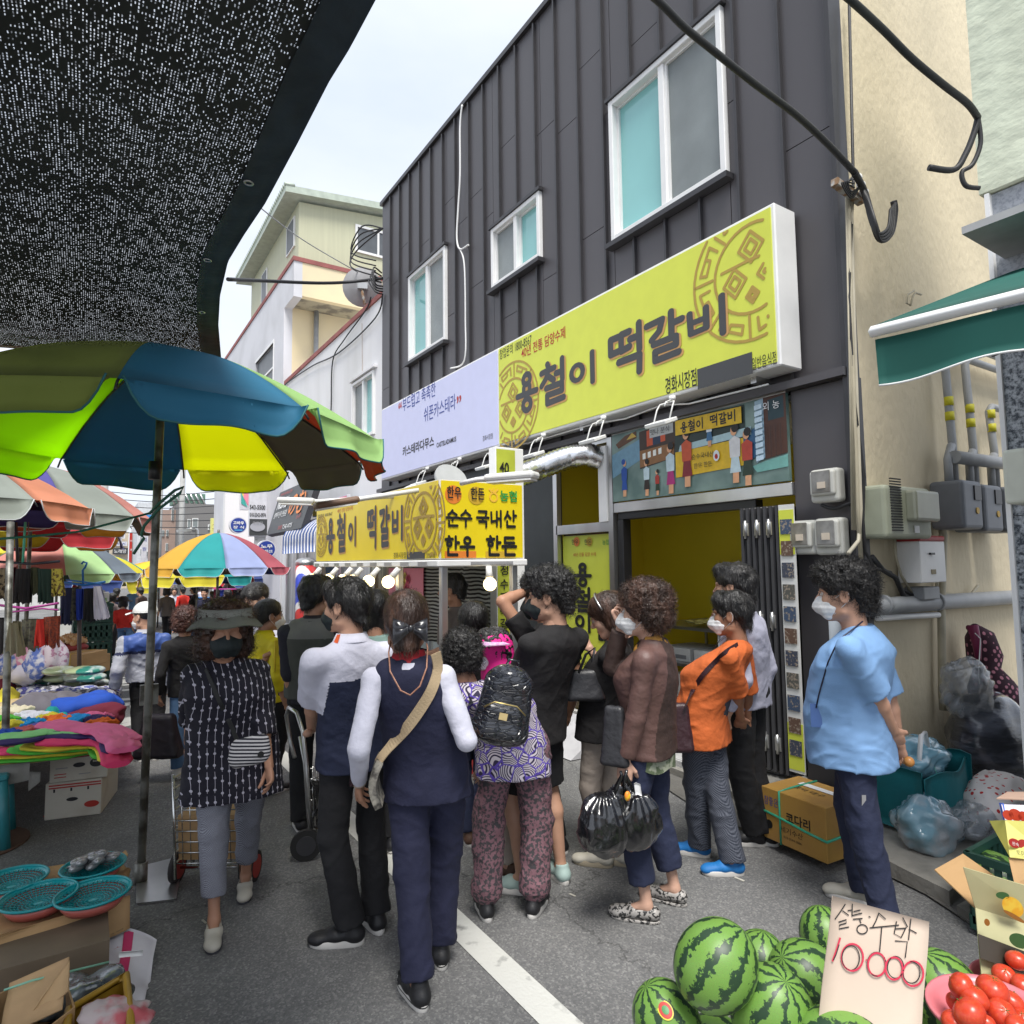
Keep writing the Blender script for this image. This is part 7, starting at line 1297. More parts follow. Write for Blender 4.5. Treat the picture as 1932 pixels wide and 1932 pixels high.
# ============================================================ people: smooth-blended distance fields turned into one surface
f32=np.float32
class Fld:
 def __init__(s,lo,hi,h):
  s.h=h;s.lo=np.array(lo,float)-2*h;n=np.ceil((np.array(hi)+2*h-s.lo)/h).astype(int)+1;s.n=n
  s.ax=[(s.lo[i]+h*np.arange(n[i])).astype(f32)for i in range(3)];s.D=np.full(n,.2,f32)
 def blk(s,lo,hi,pad):
  i0=np.maximum(0,np.floor((np.array(lo)-pad-s.lo)/s.h).astype(int));i1=np.minimum(s.n,np.ceil((np.array(hi)+pad-s.lo)/s.h).astype(int)+1)
  if(i1<=i0).any():return None
  sl=tuple(slice(a,b)for a,b in zip(i0,i1));X=s.ax[0][sl[0]][:,None,None];Y=s.ax[1][sl[1]][None,:,None];Z=s.ax[2][sl[2]][None,None,:];return sl,X,Y,Z
 def put(s,fn,lo,hi,k=.01,op='u'):
  pad=k+3*s.h;q=s.blk(lo,hi,pad)
  if q is None:return s
  sl,X,Y,Z=q;d=fn(X,Y,Z).astype(f32);a=s.D[sl]
  if op=='u':
   if k>0:hh=np.clip(.5+.5*(a-d)/k,0,1);s.D[sl]=a*(1-hh)+d*hh-k*hh*(1-hh)
   else:s.D[sl]=np.minimum(a,d)
  else:
   d=-d;hh=np.clip(.5-.5*(a-d)/k,0,1)if k>0 else 0
   s.D[sl]=(a*(1-hh)+d*hh+k*hh*(1-hh))if k>0 else np.maximum(a,d)
  return s
 def cap(s,a,b,ra,rb,k=.02,op='u',flat=None,cut=None):
  a=np.array(a,float);b=np.array(b,float);ba=b-a;L2=max(1e-9,ba@ba);R=max(ra,rb)
  if flat is not None:nv=np.array(flat[0],float);nv/=np.linalg.norm(nv);sc=1/flat[1]-1
  def fn(X,Y,Z):
   px,py,pz=X-a[0],Y-a[1],Z-a[2];t=np.clip((px*ba[0]+py*ba[1]+pz*ba[2])/L2,0,1);qx,qy,qz=px-t*ba[0],py-t*ba[1],pz-t*ba[2]
   if flat is not None:dd=(qx*nv[0]+qy*nv[1]+qz*nv[2])*sc;qx=qx+dd*nv[0];qy=qy+dd*nv[1];qz=qz+dd*nv[2]
   d=np.sqrt(qx*qx+qy*qy+qz*qz)-(ra+(rb-ra)*t)
   if flat is not None:d=d*min(1,(1+flat[1])/2)
   if cut is not None:d=np.maximum(d,(X-cut[0][0])*cut[1][0]+(Y-cut[0][1])*cut[1][1]+(Z-cut[0][2])*cut[1][2])
   return d
  return s.put(fn,np.minimum(a,b)-R,np.maximum(a,b)+R,k,op)
 def ell(s,c,r,k=.01,op='u'):
  m=min(r);fn=lambda X,Y,Z:(np.sqrt(((X-c[0])/r[0])**2+((Y-c[1])/r[1])**2+((Z-c[2])/r[2])**2)-1)*m
  return s.put(fn,np.array(c)-r,np.array(c)+r,k,op)
 def loft(s,lv,k=.02,e=2.3):
  lv=sorted(lv);z=np.array([l[0]for l in lv]);C=np.array(lv)[:,1:];mx_=np.abs(C[:,:2]).max()+C[:,2:].max()
  def sm(q,i):
   t=np.interp(q,z,np.arange(len(z)));a=np.floor(t).astype(int).clip(0,len(z)-2);u=t-a;return C[a,i]*(1-u)+C[a+1,i]*u
  def fn(X,Y,Z):
   q=Z.ravel();v=[np.convolve(np.pad(sm(q,i),3,'edge'),np.ones(7)/7,'valid').astype(f32)[None,None,:]for i in range(4)]
   d=(((np.abs(X-v[0])/v[2])**e+(np.abs(Y-v[1])/v[3])**e)**(1/e)-1)*np.minimum(v[2],v[3])
   return np.maximum(d,np.maximum(z[0]-Z,Z-z[-1]))
  return s.put(fn,(-mx_,-mx_,z[0]),(mx_,mx_,z[-1]),k)
 def wob(s,f,band=.03):
  m=np.abs(s.D)<band;I=np.nonzero(m);s.D[m]+=f(s.ax[0][I[0]],s.ax[1][I[1]],s.ax[2][I[2]]).astype(f32);return s
 def plane(s,p,nrm,k=.004):
  X,Y,Z=s.ax[0][:,None,None],s.ax[1][None,:,None],s.ax[2][None,None,:];s.D=np.maximum(s.D,(X-p[0])*nrm[0]+(Y-p[1])*nrm[1]+(Z-p[2])*nrm[2]).astype(f32);return s
 def mesh(s):
  D=s.D;S=D<0;nx,ny,nz_=D.shape;q1,q2=(ny-1)*(nz_-1),nz_-1;cid=[];pos=[];quads=[]
  for a in range(3):
   s0=[slice(None)]*3;s1=[slice(None)]*3;s0[a]=slice(0,-1);s1[a]=slice(1,None);s0=tuple(s0);s1=tuple(s1);I=np.argwhere(S[s0]!=S[s1])
   if not len(I):continue
   b,c=(a+1)%3,(a+2)%3;ok=(I[:,b]>0)&(I[:,c]>0)&(I[:,b]<D.shape[b]-1)&(I[:,c]<D.shape[c]-1);I=I[ok]
   f0=D[tuple(I.T)];J=I.copy();J[:,a]+=1;f1=D[tuple(J.T)];P=I.astype(float);P[:,a]+=f0/(f0-f1);q=[]
   for db,dc in((0,0),(-1,0),(-1,-1),(0,-1)):
    K=I.copy();K[:,b]+=db;K[:,c]+=dc;ci=K[:,0]*q1+K[:,1]*q2+K[:,2];q.append(ci);cid.append(ci);pos.append(P)
   q=np.stack(q,1);q[f0>0]=q[f0>0][:,::-1];quads.append(q)
  if not cid:return np.zeros((0,3)),np.zeros((0,4),int)
  cid=np.concatenate(cid);pos=np.concatenate(pos);u,inv=np.unique(cid,return_inverse=True);cnt=np.bincount(inv)
  V=np.stack([np.bincount(inv,pos[:,i])/cnt for i in range(3)],1)*s.h+s.lo;Q=np.searchsorted(u,np.concatenate(quads));return V,Q
def mk(name,parts,mats,parent,zone=None,smooth=True):
 V=[];Q=[];n=0
 for v,q in parts:V.append(v);Q.append(q+n);n+=len(v)
 V=np.concatenate(V);Q=np.concatenate(Q);me=bpy.data.meshes.new(name);me.vertices.add(len(V));me.vertices.foreach_set('co',V.astype(f32).ravel())
 me.loops.add(Q.size);me.loops.foreach_set('vertex_index',Q.astype(np.int32).ravel());me.polygons.add(len(Q));me.polygons.foreach_set('loop_start',np.arange(0,Q.size,4,dtype=np.int32))
 me.update(calc_edges=True);me.validate();me.polygons.foreach_set('use_smooth',[smooth]*len(me.polygons))
 for m in(mats if isinstance(mats,(list,tuple))else[mats]):me.materials.append(m)
 if zone is not None and len(me.polygons)==len(Q):me.polygons.foreach_set('material_index',np.asarray(zone(V[Q].mean(1)),dtype=np.int32))
 return link(name,me,parent)
def lb(b,name,m_,parent):
 me=bpy.data.meshes.new(name);me.from_pydata(b.v,[],b.f)
 for m in(m_ if isinstance(m_,(list,tuple))else[m_]):me.materials.append(m)
 me.polygons.foreach_set('material_index',b.m);me.polygons.foreach_set('use_smooth',b.sm);return link(name,me,parent)
def skin(name,c):return mat('skin_'+name,c,.5,var=.08,vs=9,bump=.06,bs=60,spec=.4)
SKN=dict(tan=skin('tan',(.42,.22,.14)),fair=skin('fair',(.56,.34,.25)),mid=skin('mid',(.50,.285,.195)),dark=skin('dark',(.33,.16,.095)))
def hairm(name,c,c2):return mat('hair_'+name,c,.38,c2=c2,vs=18,bump=.5,bs=70,stretch=(1,1,.35),spec=.5)
HR=dict(black=hairm('black',(.010,.009,.009),(.03,.028,.027)),brown=hairm('brown',(.035,.018,.012),(.09,.045,.03)),red=hairm('red',(.055,.02,.016),(.13,.055,.04)))
def creases(amp,sx=6.,sz=13.,sh=5.,seed=0.):
 def f(x,y,z):
  a=vnoise(x*sx+seed,y*sx,z*sz+x*sh+seed);b=vnoise(x*sx*2.3,y*sx*2.3+seed,z*sz*2.1-x*sh*1.5);c=vnoise(x*2.5+seed,y*2.5,z*3.5)
  u=x*.6+z*.8+y*.3;w_=z*.6-x*.8;d=vnoise(u*3.2+seed,w_*15,y*7+seed);g=np.clip(c*2.2+.35,0,1);r1=np.maximum(0,1-np.abs(d)*2.4)**2;e=vnoise(w_*4+seed*3,u*19,y*8);r2=np.maximum(0,1-np.abs(e)*2.8)**2
  return amp*(np.abs(a)*1.1-.35)+amp*.3*(np.abs(b)*1.6-.5)+amp*1.1*c-amp*.75*r1*g-amp*.55*r2*np.clip(.3-c*2,0,1)
 return f
def vecn(v):v=np.array(v,float);return v/max(1e-9,np.linalg.norm(v))
def ik(a,c,L1,L2,hint):
 a=np.array(a,float);c=np.array(c,float);d=c-a;D=np.linalg.norm(d);u=d/max(D,1e-6);m=(L1+L2)*.999
 if D>m:D=m;c=a+u*D
 if D<abs(L1-L2)*1.05:D=abs(L1-L2)*1.05;c=a+u*D
 x=(L1*L1-L2*L2+D*D)/(2*D);y=math.sqrt(max(0,L1*L1-x*x));h=np.array(hint,float);h=vecn(h-u*(h@u));return a+u*x+h*y,c
def rotm(yaw,pit,rol):return np.array(Euler((R_(pit),R_(rol),R_(yaw))).to_matrix())
def hand(wr,f,n,side,curl=(.35,.45,.3),h=.0035,spread=0.,sc=1.,point=None):
 """five fingered hand at wrist wr; f fingers' way, n palm's way"""
 f=vecn(f);n=vecn(np.array(n,float)-f*(np.array(n,float)@f));t=np.cross(f,n)*side;wr=np.array(wr,float);F=Fld(wr-.16,wr+f*.05+.16,h)
 P=lambda a,b,c:wr+(f*a+t*b+n*c)*sc
 F.cap(P(-.05,0,0),P(.005,0,0),.024,.024,.01,flat=(n,.8));F.cap(P(.01,.0,0),P(.05,.004,0),.03,.034,.012,flat=(n,.48));F.cap(P(.05,.012,0),P(.082,.02,.0),.024,.021,.014,flat=(n,.6));F.cap(P(.05,-.012,0),P(.078,-.018,.0),.024,.02,.014,flat=(n,.6))
 for i,(b,L)in enumerate(((.030,.066),(.010,.074),(-.010,.068),(-.028,.054))):
  p=P(.082-.004*abs(i-1),b,0);ang=0;d=f;r=.0088-.0005*i
  for j,fr in enumerate((.46,.30,.24)):
   cc=curl[j]*(1+.12*i)
   if point is not None and i==point:cc*=.15
   ang+=cc;d=f*math.cos(ang)+n*math.sin(ang)+t*(spread*(1.5-i)*.4);q=p+vecn(d)*L*fr*sc;F.cap(p,q,r,r-.0008,.003 if j else .006);p=q;r-=.0008
 p=P(.018,.028,.006);d0=vecn(f*.75+t*.62+n*.35);q=p+d0*.038*sc;F.cap(p,q,.0125,.011,.01);d1=vecn(f*.95+t*.15+n*(.3+curl[0]*.5));r_=q+d1*.03*sc;F.cap(q,r_,.0105,.0095,.004);F.cap(r_,r_+vecn(d1+n*.3)*.022*sc,.0095,.0075,.003)
 return F.mesh()
def head_parts(h=.004,wide=1.):
 F=Fld((-.1,-.13,-.15),(.1,.14,.14),h);w=wide
 F.ell((0,-.012,.03),(.074*w,.094,.084),0);F.ell((0,.022,-.04),(.059*w,.062,.072),.03);F.cap((-.012,.062,-.098),(.012,.062,-.098),.017,.017,.025)
 for s in(-1,1):
  F.ell((s*.036*w,.052,-.034),(.026,.028,.028),.02);F.cap((s*.012,.083,.012),(s*.045,.070,.014),.011,.010,.012);F.ell((s*.076*w,-.008,-.012),(.009,.02,.031),.006);F.cap((s*.05*w,0,-.075),(s*.022,.05,-.1),.02,.016,.02)
  F.put(lambda X,Y,Z,s=s:np.sqrt((X-s*.031)**2+(Y-.100)**2+(Z+.006)**2)-.018,(s*.031-.02,.08,-.03),(s*.031+.02,.12,.02),.008,'d')
  F.put(lambda X,Y,Z,s=s:np.sqrt(((X-s*.086)/.006)**2+((Y+.002)/.011)**2+((Z+.010)/.018)**2)*.006-.006,(s*.086-.01,-.03,-.04),(s*.086+.01,.03,.03),.004,'d')
 F.cap((0,.084,.006),(0,.104,-.032),.007,.0105,.009);F.cap((-.010,.094,-.037),(.010,.094,-.037),.0075,.0075,.007);F.cap((-.017,.080,-.064),(.017,.080,-.064),.0058,.0058,.006);F.cap((-.014,.078,-.076),(.014,.078,-.076),.0066,.0066,.006)
 F.cap((0,-.02,-.06),(0,-.035,-.14),.052,.05,.03);return F
_hc={}
def head_mesh(h,wide):
 k=(h,wide)
 if k not in _hc:_hc[k]=head_parts(h,wide).mesh()
 return _hc[k]
def hair_field(style,h,seed):
 F=Fld((-.16,-.2,-.24),(.16,.15,.2),h)
 ns=lambda amp,sc,rid=0:(lambda x,y,z:amp*(vnoise(x*sc+seed,y*sc,z*sc)+.6*vnoise(x*sc*2.1,y*sc*2.1+seed,z*sc*2.1))if not rid else amp*(np.abs(vnoise(x*sc+seed,y*sc,z*sc))*2-.6)+amp*.6*(np.abs(vnoise(x*sc*2,y*sc*2+seed,z*sc*2))*2-.6))
 cut=lambda z0,sl:F.put(lambda X,Y,Z:(z0+(Y+.09)*sl)-Z+X*0,(-.2,-.2,-.3),(.2,.2,.3),.012,'x')
 def keep(z0,sl,k=.01):
  Y,Z=F.ax[1][None,:,None],F.ax[2][None,None,:];line=np.where(Y<.0,z0+(Y+.09)*sl*.35,z0+.09*sl*.35+(Y)*sl*1.55);F.D=np.maximum(F.D,(line-Z)*.8).astype(f32)
 if style=='short':F.ell((0,-.014,.040),(.088,.108,.092),0);F.cap((0,-.06,.0),(0,-.075,-.05),.06,.045,.03);F.cap((-.035,.06,.09),(.035,.06,.09),.03,.03,.03);F.wob(ns(.007,26));keep(-.078,.62)
 elif style=='shortcurly':F.ell((0,-.014,.048),(.096,.115,.098),0);F.cap((0,-.06,.0),(0,-.078,-.055),.062,.045,.03);F.cap((-.04,.07,.085),(.04,.07,.085),.034,.034,.03);F.wob(ns(.008,46,1),.04);keep(-.085,.64)
 elif style=='curly':F.ell((0,-.018,.040),(.106,.122,.102),0);F.cap((-.04,-.06,-.03),(.04,-.06,-.03),.065,.065,.04);F.wob(ns(.0085,44,1),.045);keep(-.105,.62)
 elif style=='bigcurly':F.ell((0,-.02,.030),(.118,.128,.105),0);F.cap((-.06,-.03,-.08),(.06,-.03,-.08),.06,.06,.05);F.wob(ns(.010,40,1),.05);keep(-.15,.62)
 elif style=='bob':F.ell((0,-.016,.034),(.095,.112,.096),0);F.cap((-.045,-.03,-.06),(.045,-.03,-.06),.056,.056,.04);F.wob(ns(.004,20));keep(-.125,.66)
 elif style=='updo':F.ell((0,-.018,.034),(.086,.110,.094),0);F.cap((0,-.05,-.02),(0,-.07,-.075),.07,.05,.04);F.wob(ns(.003,20));keep(-.10,.66)
 elif style=='pony':F.ell((0,-.016,.034),(.084,.108,.093),0);F.cap((0,-.05,-.01),(0,-.07,-.05),.065,.045,.03);keep(-.08,.66);F.cap((0,-.11,.02),(0,-.155,-.02),.02,.03,.02);F.cap((0,-.155,-.02),(0,-.15,-.16),.03,.012,.02);F.wob(ns(.003,22))
 elif style=='bowl':F.ell((0,-.010,.040),(.092,.112,.092),0);F.cap((-.04,.075,.045),(.04,.075,.045),.028,.028,.02);F.wob(ns(.004,22));keep(-.085,.52)
 else:F.ell((0,-.014,.036),(.080,.100,.088),0);keep(-.07,.6)
# open the face and clear the ears
 F.put(lambda X,Y,Z:(np.sqrt((X/.062)**2+((Y-.105)/.075)**2+((Z+.05)/.094)**2)-1)*.06,(-.07,.02,-.16),(.07,.15,.06),.012,'d')
 if style in('short','shortcurly','bowl','updo','pony','none'):
  for s in(-1,1):F.put(lambda X,Y,Z,s=s:(np.sqrt(((X-s*.095)/.035)**2+((Y-.005)/.026)**2+((Z+.018)/.034)**2)-1)*.026,(s*.095-.04,-.03,-.06),(s*.095+.04,.04,.03),.008,'d')
 return F
def strands(V,Q,n,L,w,style,seed):
 """fine loose ribbons growing out of the hair surface"""
 r=np.random.RandomState(seed);C=V[Q];c=C.mean(1);N=np.cross(C[:,2]-C[:,0],C[:,3]-C[:,1]);ln=np.linalg.norm(N,axis=1);N=N/np.maximum(ln,1e-9)[:,None]
 ok=(c[:,2]>-.13)&~((c[:,1]>.045)&(c[:,2]<.03));idx=np.nonzero(ok)[0];k=r.choice(idx,n);p=c[k]+r.randn(n,3)*.002;nn=N[k];curl='curly' in style
 dn=np.array([0,-.25,-1.])if not curl else np.array([0,0,-.2]);d=dn-nn*(nn@dn)[:,None]+nn*(.35 if curl else .03);d+=r.randn(n,3)*(.9 if curl else .16);d/=np.linalg.norm(d,axis=1)[:,None]
 sd=np.cross(d,nn);sd/=np.maximum(np.linalg.norm(sd,axis=1),1e-6)[:,None];segs=4;P=[];ph=r.rand(n)*6
 for j in range(segs+1):
  t=j/segs;a=L*t*(.6+.8*r.rand(n))[:,None]if j==0 else L*t
  q=p+d*a+nn*(.004*math.sin(t*3.1)+(.010*np.sin(ph+t*6)[:,None]if curl else 0))+sd*((.012*np.cos(ph+t*6)[:,None])if curl else .004*np.sin(ph+t*3)[:,None])+np.array([0,0,-.3*L*t*t])
  ww=w*(1-t*.8);P.append((q-sd*ww,q+sd*ww))
 V2=np.concatenate([x for pr_ in P for x in pr_]);Q2=[]
 for j in range(segs):a=2*j*n+np.arange(n);Q2.append(np.stack([a,a+n,a+3*n,a+2*n],1))
 return V2,np.concatenate(Q2)
PEOPLE={}
def person(key,label,feet,head,phi,headphi=None,s=None,skin='mid',hair=('short','black'),hands=(None,None),sex='f',bw=1.,bd=1.,res=.009,top=None,over=None,pants=None,shoes=None,mask=None,group='people in and around the queue',eyes=False,pitch=0,roll=0,hdd=0.,hints=(None,None),handpose=(None,None),sway=0.,cat='person',strn=500,bare_legs=False,hs=1.15):
 A=[G(f[0],f[1])for f in feet];O=(A[0]+A[1])/2;dep=(O-Vector((0,0,CH))).dot(_F)
 uv=head;Hc=DP(uv[0],uv[1],dep+hdd);bear=math.degrees(math.atan((uv[0]-966)/CF));rot=phi-33.2-bear
 root=thing('person',label,cat,O,group);root.rotation_euler=(0,0,R_(rot))
 if s is None:s=Hc.z/1.585
 root.scale=(s,s,s);Rm=np.array(Matrix.Rotation(-R_(rot),3,'Z'))
 loc=lambda w:(Rm@(np.array(w)-np.array(O)))/s
 hd=loc(Hc);K=dict(root=root,rot=rot,s=s,O=O,dep=dep,loc=loc);PEOPLE[key]=K
 sk_m=SKN[skin];male=sex=='m';shw=(.178 if male else .150)*(.5+.5*bw);B=[]
 dz=hd[2]-1.585;fx,fy=hd[0],hd[1]
 pel=np.array([sway,0,.93]);crouch=0
 chest=np.array([sway+(fx-sway)*.62,fy*.62,1.24+dz*.6]);neck=np.array([sway+(fx-sway)*.85,fy*.85-.045,1.43+dz]);hc=hd
 hy=(headphi if headphi is not None else phi)-phi;HM=rotm(hy,pitch,roll)*hs
 K['hc']=hc;K['HM']=HM;K['neck']=neck
 sh=[neck+np.array([q*shw,-.012,-.092])for q in(-1,1)]
 lvl=lambda z:(pel+(neck-pel)*((z-.93)/(1.43-.93)))[:2]if z>.93 else pel[:2]
# legs
 ank=[];knee=[];hips=[];yaws=[]
 for i,q in enumerate((-1,1)):
  f=loc(A[i]);y=(feet[i][2]-phi)if len(feet[i])>2 else 0;yaws.append(y);fw=np.array([-math.sin(R_(y)),math.cos(R_(y)),0]);a=np.array([f[0],f[1],.085])-fw*.05;hp=pel+np.array([q*.088*(.6+.4*bw),0,-.01])
  kn,a2=ik(hp,a,.43,.415,fw+np.array([q*.1,0,0]));
  if np.linalg.norm(a2-a)>.01:hp=hp+(a-a2)*.9;kn,a2=ik(hp,a,.43,.415,fw)
  ank.append(a);knee.append(kn);hips.append(hp)
 K['ank']=ank;K['sh']=sh
# arms
 el=[];wr=[]
 for i,q in enumerate((-1,1)):
  if hands[i]is None:t_=np.array([sh[i][0]+q*.075,sh[i][1]+.05,sh[i][2]-.50])
  elif hands[i][0]=='l':t_=np.array(hands[i][1:],float)+np.array([neck[0],neck[1],dz])
  else:t_=loc(DP(hands[i][0],hands[i][1],dep+hands[i][2]))
  hn=hints[i]if hints[i]is not None else(q*.12,-1,-.2);e,w_=ik(sh[i],t_,.285,.25,hn);el.append(e);wr.append(w_)
 K['el']=el;K['wr']=wr
# ---- skin
 F=Fld((min(-.36,wr[0][0]-.08,wr[1][0]-.08,el[0][0]-.1,el[1][0]-.1),min(-.34,wr[0][1]-.1,wr[1][1]-.1,el[0][1]-.1),.0),(max(.36,wr[1][0]+.08,wr[0][0]+.08,el[1][0]+.1),max(.3,wr[0][1]+.1,wr[1][1]+.1,hc[1]+.05),max(hc[2],wr[0][2]+.1,wr[1][2]+.1,el[0][2]+.1,el[1][2]+.1)),max(res,.009))
 F.loft([(.84,*lvl(.84),.12,.08),(1.05,*lvl(1.05),.11,.075),(1.28+dz,*lvl(1.28),.12,.08),(1.40+dz,*neck[:2],.09,.055)],0);F.cap(neck+[0,0,-.04],hc+HM@np.array([0,-.022,-.075]),.056 if male else .048,.052 if male else .045,.03)
 for i in(0,1):
  F.cap(neck+[0,0,-.055],sh[i],.032,.036,.02);as_=.72 if(top and top.get('sleeve',.7)>=1.3)else 1;F.cap(sh[i],el[i],.040*as_ if male else .036*as_,.038*as_,.02);F.cap(el[i],el[i]+(wr[i]-el[i])*.3,.037*as_,.038*as_,.01);F.cap(el[i]+(wr[i]-el[i])*.3,wr[i],.038*as_ if male else .034*as_,.024,.01)
  cv=pants is not None and not bare_legs;F.cap(hips[i],knee[i],.05 if cv else .075,.036 if cv else .05,.03)
  k_,a_=knee[i],ank[i];m_=k_+(a_-k_)*.3+vecn([math.sin(R_(yaws[i])),-math.cos(R_(yaws[i])),0])*.014;F.cap(k_,m_,.036 if cv else .05,.034 if cv else .052,.015);F.cap(m_,a_,.034 if cv else .05,.029,.02);fw=np.array([-math.sin(R_(yaws[i])),math.cos(R_(yaws[i])),0]);F.cap(a_,a_+fw*.13-np.array([0,0,.055]),.028,.022,.02,flat=((0,0,1),.8));F.cap(a_-[0,0,.02],a_-fw*.03-np.array([0,0,.05]),.026,.022,.02)
 B.append(F.mesh())
 HV,HQ=head_mesh(.004 if res<.011 else .007,1.05 if male else 1.0);B.append((HV@HM.T+hc,HQ))
 for i,q in enumerate((-1,1)):
  hp_=handpose[i]or{};f=hp_.get('f');fd=vecn(wr[i]-el[i]);fd=vecn(np.array(f))if f is not None else vecn(fd+np.array([0,.12,0]));n_=hp_.get('n',(-q,.25,0));B.append(hand(wr[i]-fd*.005,fd,n_,-q if q<0 else q,hp_.get('curl',(.32,.4,.3)),.0042 if res<.011 else .007,point=hp_.get('point')))if res<.016 else None
 bo=mk('body',B,sk_m,root)
# ---- face details
 if eyes:
  for q in(-1,1):
   b=MB();c=hc+HM@np.array([q*.031,.0795,-.005]);b.ball(c,.0125,nu=14,nv=10);e=lb(b,'eye',mat('eye_white',(.55,.5,.46),.25,var=0),root)
   b=MB();c2=hc+HM@np.array([q*.031,.0885,-.006]);b.ball(c2,.0052,nu=10,nv=8);lb(b,'iris',mat('iris',(.02,.012,.008),.2,var=0),e)
   b=MB();b.tube([hc+HM@np.array([q*x,y,z])for x,y,z in((.019,.088,.0),(.031,.0925,.003),(.043,.084,-.001))],[.0035,.0045,.0035],6);lb(b,'eyelid',sk_m,e)
   b=MB();b.tube([hc+HM@np.array([q*x,y,z])for x,y,z in((.014,.094,.021),(.03,.091,.026),(.046,.077,.021))],[.003,.004,.002],6);lb(b,'eyebrow',HR['black'],root)
 if not mask:
  b=MB();b.tube([hc+HM@np.array(p)for p in((-.021,.079,-.070),(-.008,.086,-.0695),(.008,.086,-.0695),(.021,.079,-.070))],[.002,.0046,.0046,.002],6);lb(b,'lips',mat('lips',(.36,.11,.09),.45,var=0),root)
# ---- hair
 if hair:
  hh=.0045 if res<.011 else .008;V,Q=hair_field(hair[0],hh,(len(PEOPLE)*3.7)%29).mesh();pr_=[(V,Q)]
  if strn and len(Q):pr_.append(strands(V,Q,int(strn*2.2),{'short':.032,'shortcurly':.026,'curly':.024,'bigcurly':.028}.get(hair[0],.032),.0009,hair[0],len(PEOPLE)))
  mk('hair',[(v@HM.T+hc,q)for v,q in pr_],HR[hair[1]],root)
 if mask:
  MM=mat('mask_'+mask,dict(white=(.74,.74,.74),black=(.012,.02,.022))[mask],.75,var=.03,bump=.08,bs=70);F=Fld((-.08,.0,-.13),(.08,.15,.02),.0038)
  F.cap((0,.096,-.022),(0,.108,-.060),.009,.016,0);F.ell((0,.048,-.062),(.064,.064,.050),.025);F.cap((-.03,.06,-.1),(.03,.06,-.1),.014,.014,.02);F.cap((-.045,.055,-.035),(.045,.055,-.035),.014,.014,.02)
  F.D=np.maximum(F.D,(.022-F.ax[1][None,:,None]));F.wob(lambda x,y,z:.0006*np.sin(z*300+x*30)*(mask=='white')+.0012*vnoise(x*60,y*60,z*60));v,q=F.mesh();mo=mk('face_mask',[(v@HM.T+hc,q)],MM,root)
  for qd in(-1,1):
   b=MB();b.tube([hc+HM@np.array([qd*x,y,z])for x,y,z in((.058,.040,-.030),(.072,.015,-.010),(.080,-.014,.014),(.084,-.024,.0),(.082,-.022,-.03),(.070,.0,-.052),(.056,.035,-.088))],.0018,5);lb(b,'ear_loop',MM,mo)
# ---- trousers
 if pants:
  P_=pants;rr=P_.get('r',1.);F=Fld((min(ank[0][0],ank[1][0],-.2)-.14,min(ank[0][1],ank[1][1],-.2)-.14,.02),(max(ank[0][0],ank[1][0],.2)+.14,max(ank[0][1],ank[1][1],.2)+.14,1.12),max(res,.008))
  hw=.165*(.4+.6*bw);hd_=.118*(.4+.6*bd);F.loft([(.86,*pel[:2]+[0,-.005],hw,hd_),(.93,*pel[:2]+[0,-.012],hw,hd_*1.06),(1.06,*lvl(1.06),hw*.93,hd_*.95)],0,2.2)
  for i in(0,1):
   a,k_,c=hips[i],knee[i],ank[i];cz=P_.get('cuff',.1);r0,r1,r2=.092*(.4+.6*bw),.066*rr,P_.get('rc',.055)
   if P_.get('short'):e=a+(k_-a)*P_['short'];dn=vecn(e-a);F.cap(a,e+dn*.04,r0,.085*rr,.035,cut=(e,dn))
   else:
    F.cap(a,k_,r0,r1,.035);c2=k_+(c-k_)*((k_[2]-cz)/max(.1,k_[2]-c[2]));dn=vecn(c2-k_);F.cap(k_,c2+dn*.05,r1,r2,.02,cut=(c2,dn))
    if P_.get('gather'):F.cap(c2-dn*.03,c2-dn*.02,r2*1.15,r2*1.15,.03)
  F.wob(creases(P_.get('amp',.007),7,11,3,len(PEOPLE)*2.3));mk('trousers',[F.mesh()],P_['m'],root)
# ---- tops
 def topf(T,extra=0.,nm='shirt'):
  ez=T.get('ease',.012)+extra;hem=T.get('hem',.86);lo=np.array([min(x[0]for x in el+wr+sh)-.1,min(x[1]for x in el+wr+[[0,-.22,0]])-.1,hem-.05]);hi=np.array([max(x[0]for x in el+wr+sh)+.1,max(x[1]for x in el+wr+[[0,.22,0]])+.1,max([neck[2]+.09]+[x[2]+.08 for x in el+wr])]);F=Fld(lo,hi,max(res,.0075));fl=T.get('flare',1.);bust=T.get('bust',.02 if not male else .0);bel=T.get('belly',.0)
  w0=(.158 if male else .150)*bw;d0=(.108 if male else .108)*bd
  L=[(hem,*(lvl(hem)+[0,bel*.5]),(w0*1.06+ez)*fl,(d0*1.10+ez)*fl+bel*.3),(.95,*(lvl(.95)+[0,bel]),w0*1.05+ez*1.1,d0*1.08+ez+bel*.3),(1.08,*(lvl(1.08)+[0,bel]),w0*.98+ez,d0*1.0+ez+bel*.2),(1.22+dz*.5,*(lvl(1.22)+[0,bust*.5+bel*.4]),w0*1.04+ez,d0*1.04+ez+bust*.5),(1.31+dz*.8,*(lvl(1.32)+[0,bust*.3-.008]),w0*1.0+ez*.7,d0*.95+ez),(1.37+dz,*(neck[:2]+[0,-.012]),w0*.74,d0*.70+ez*.5),(1.43+dz,*(neck[:2]+[0,-.012]),.07,.062)]
  if hem>1:L=[l for l in L if l[0]>=hem]
  F.loft([l for i,l in enumerate(L)if i==0 or l[0]>hem+.02],0,2.35);sv=T.get('sleeve',.7);ra=T.get('ra',.056 if male else .054);rb=T.get('rb',.052)
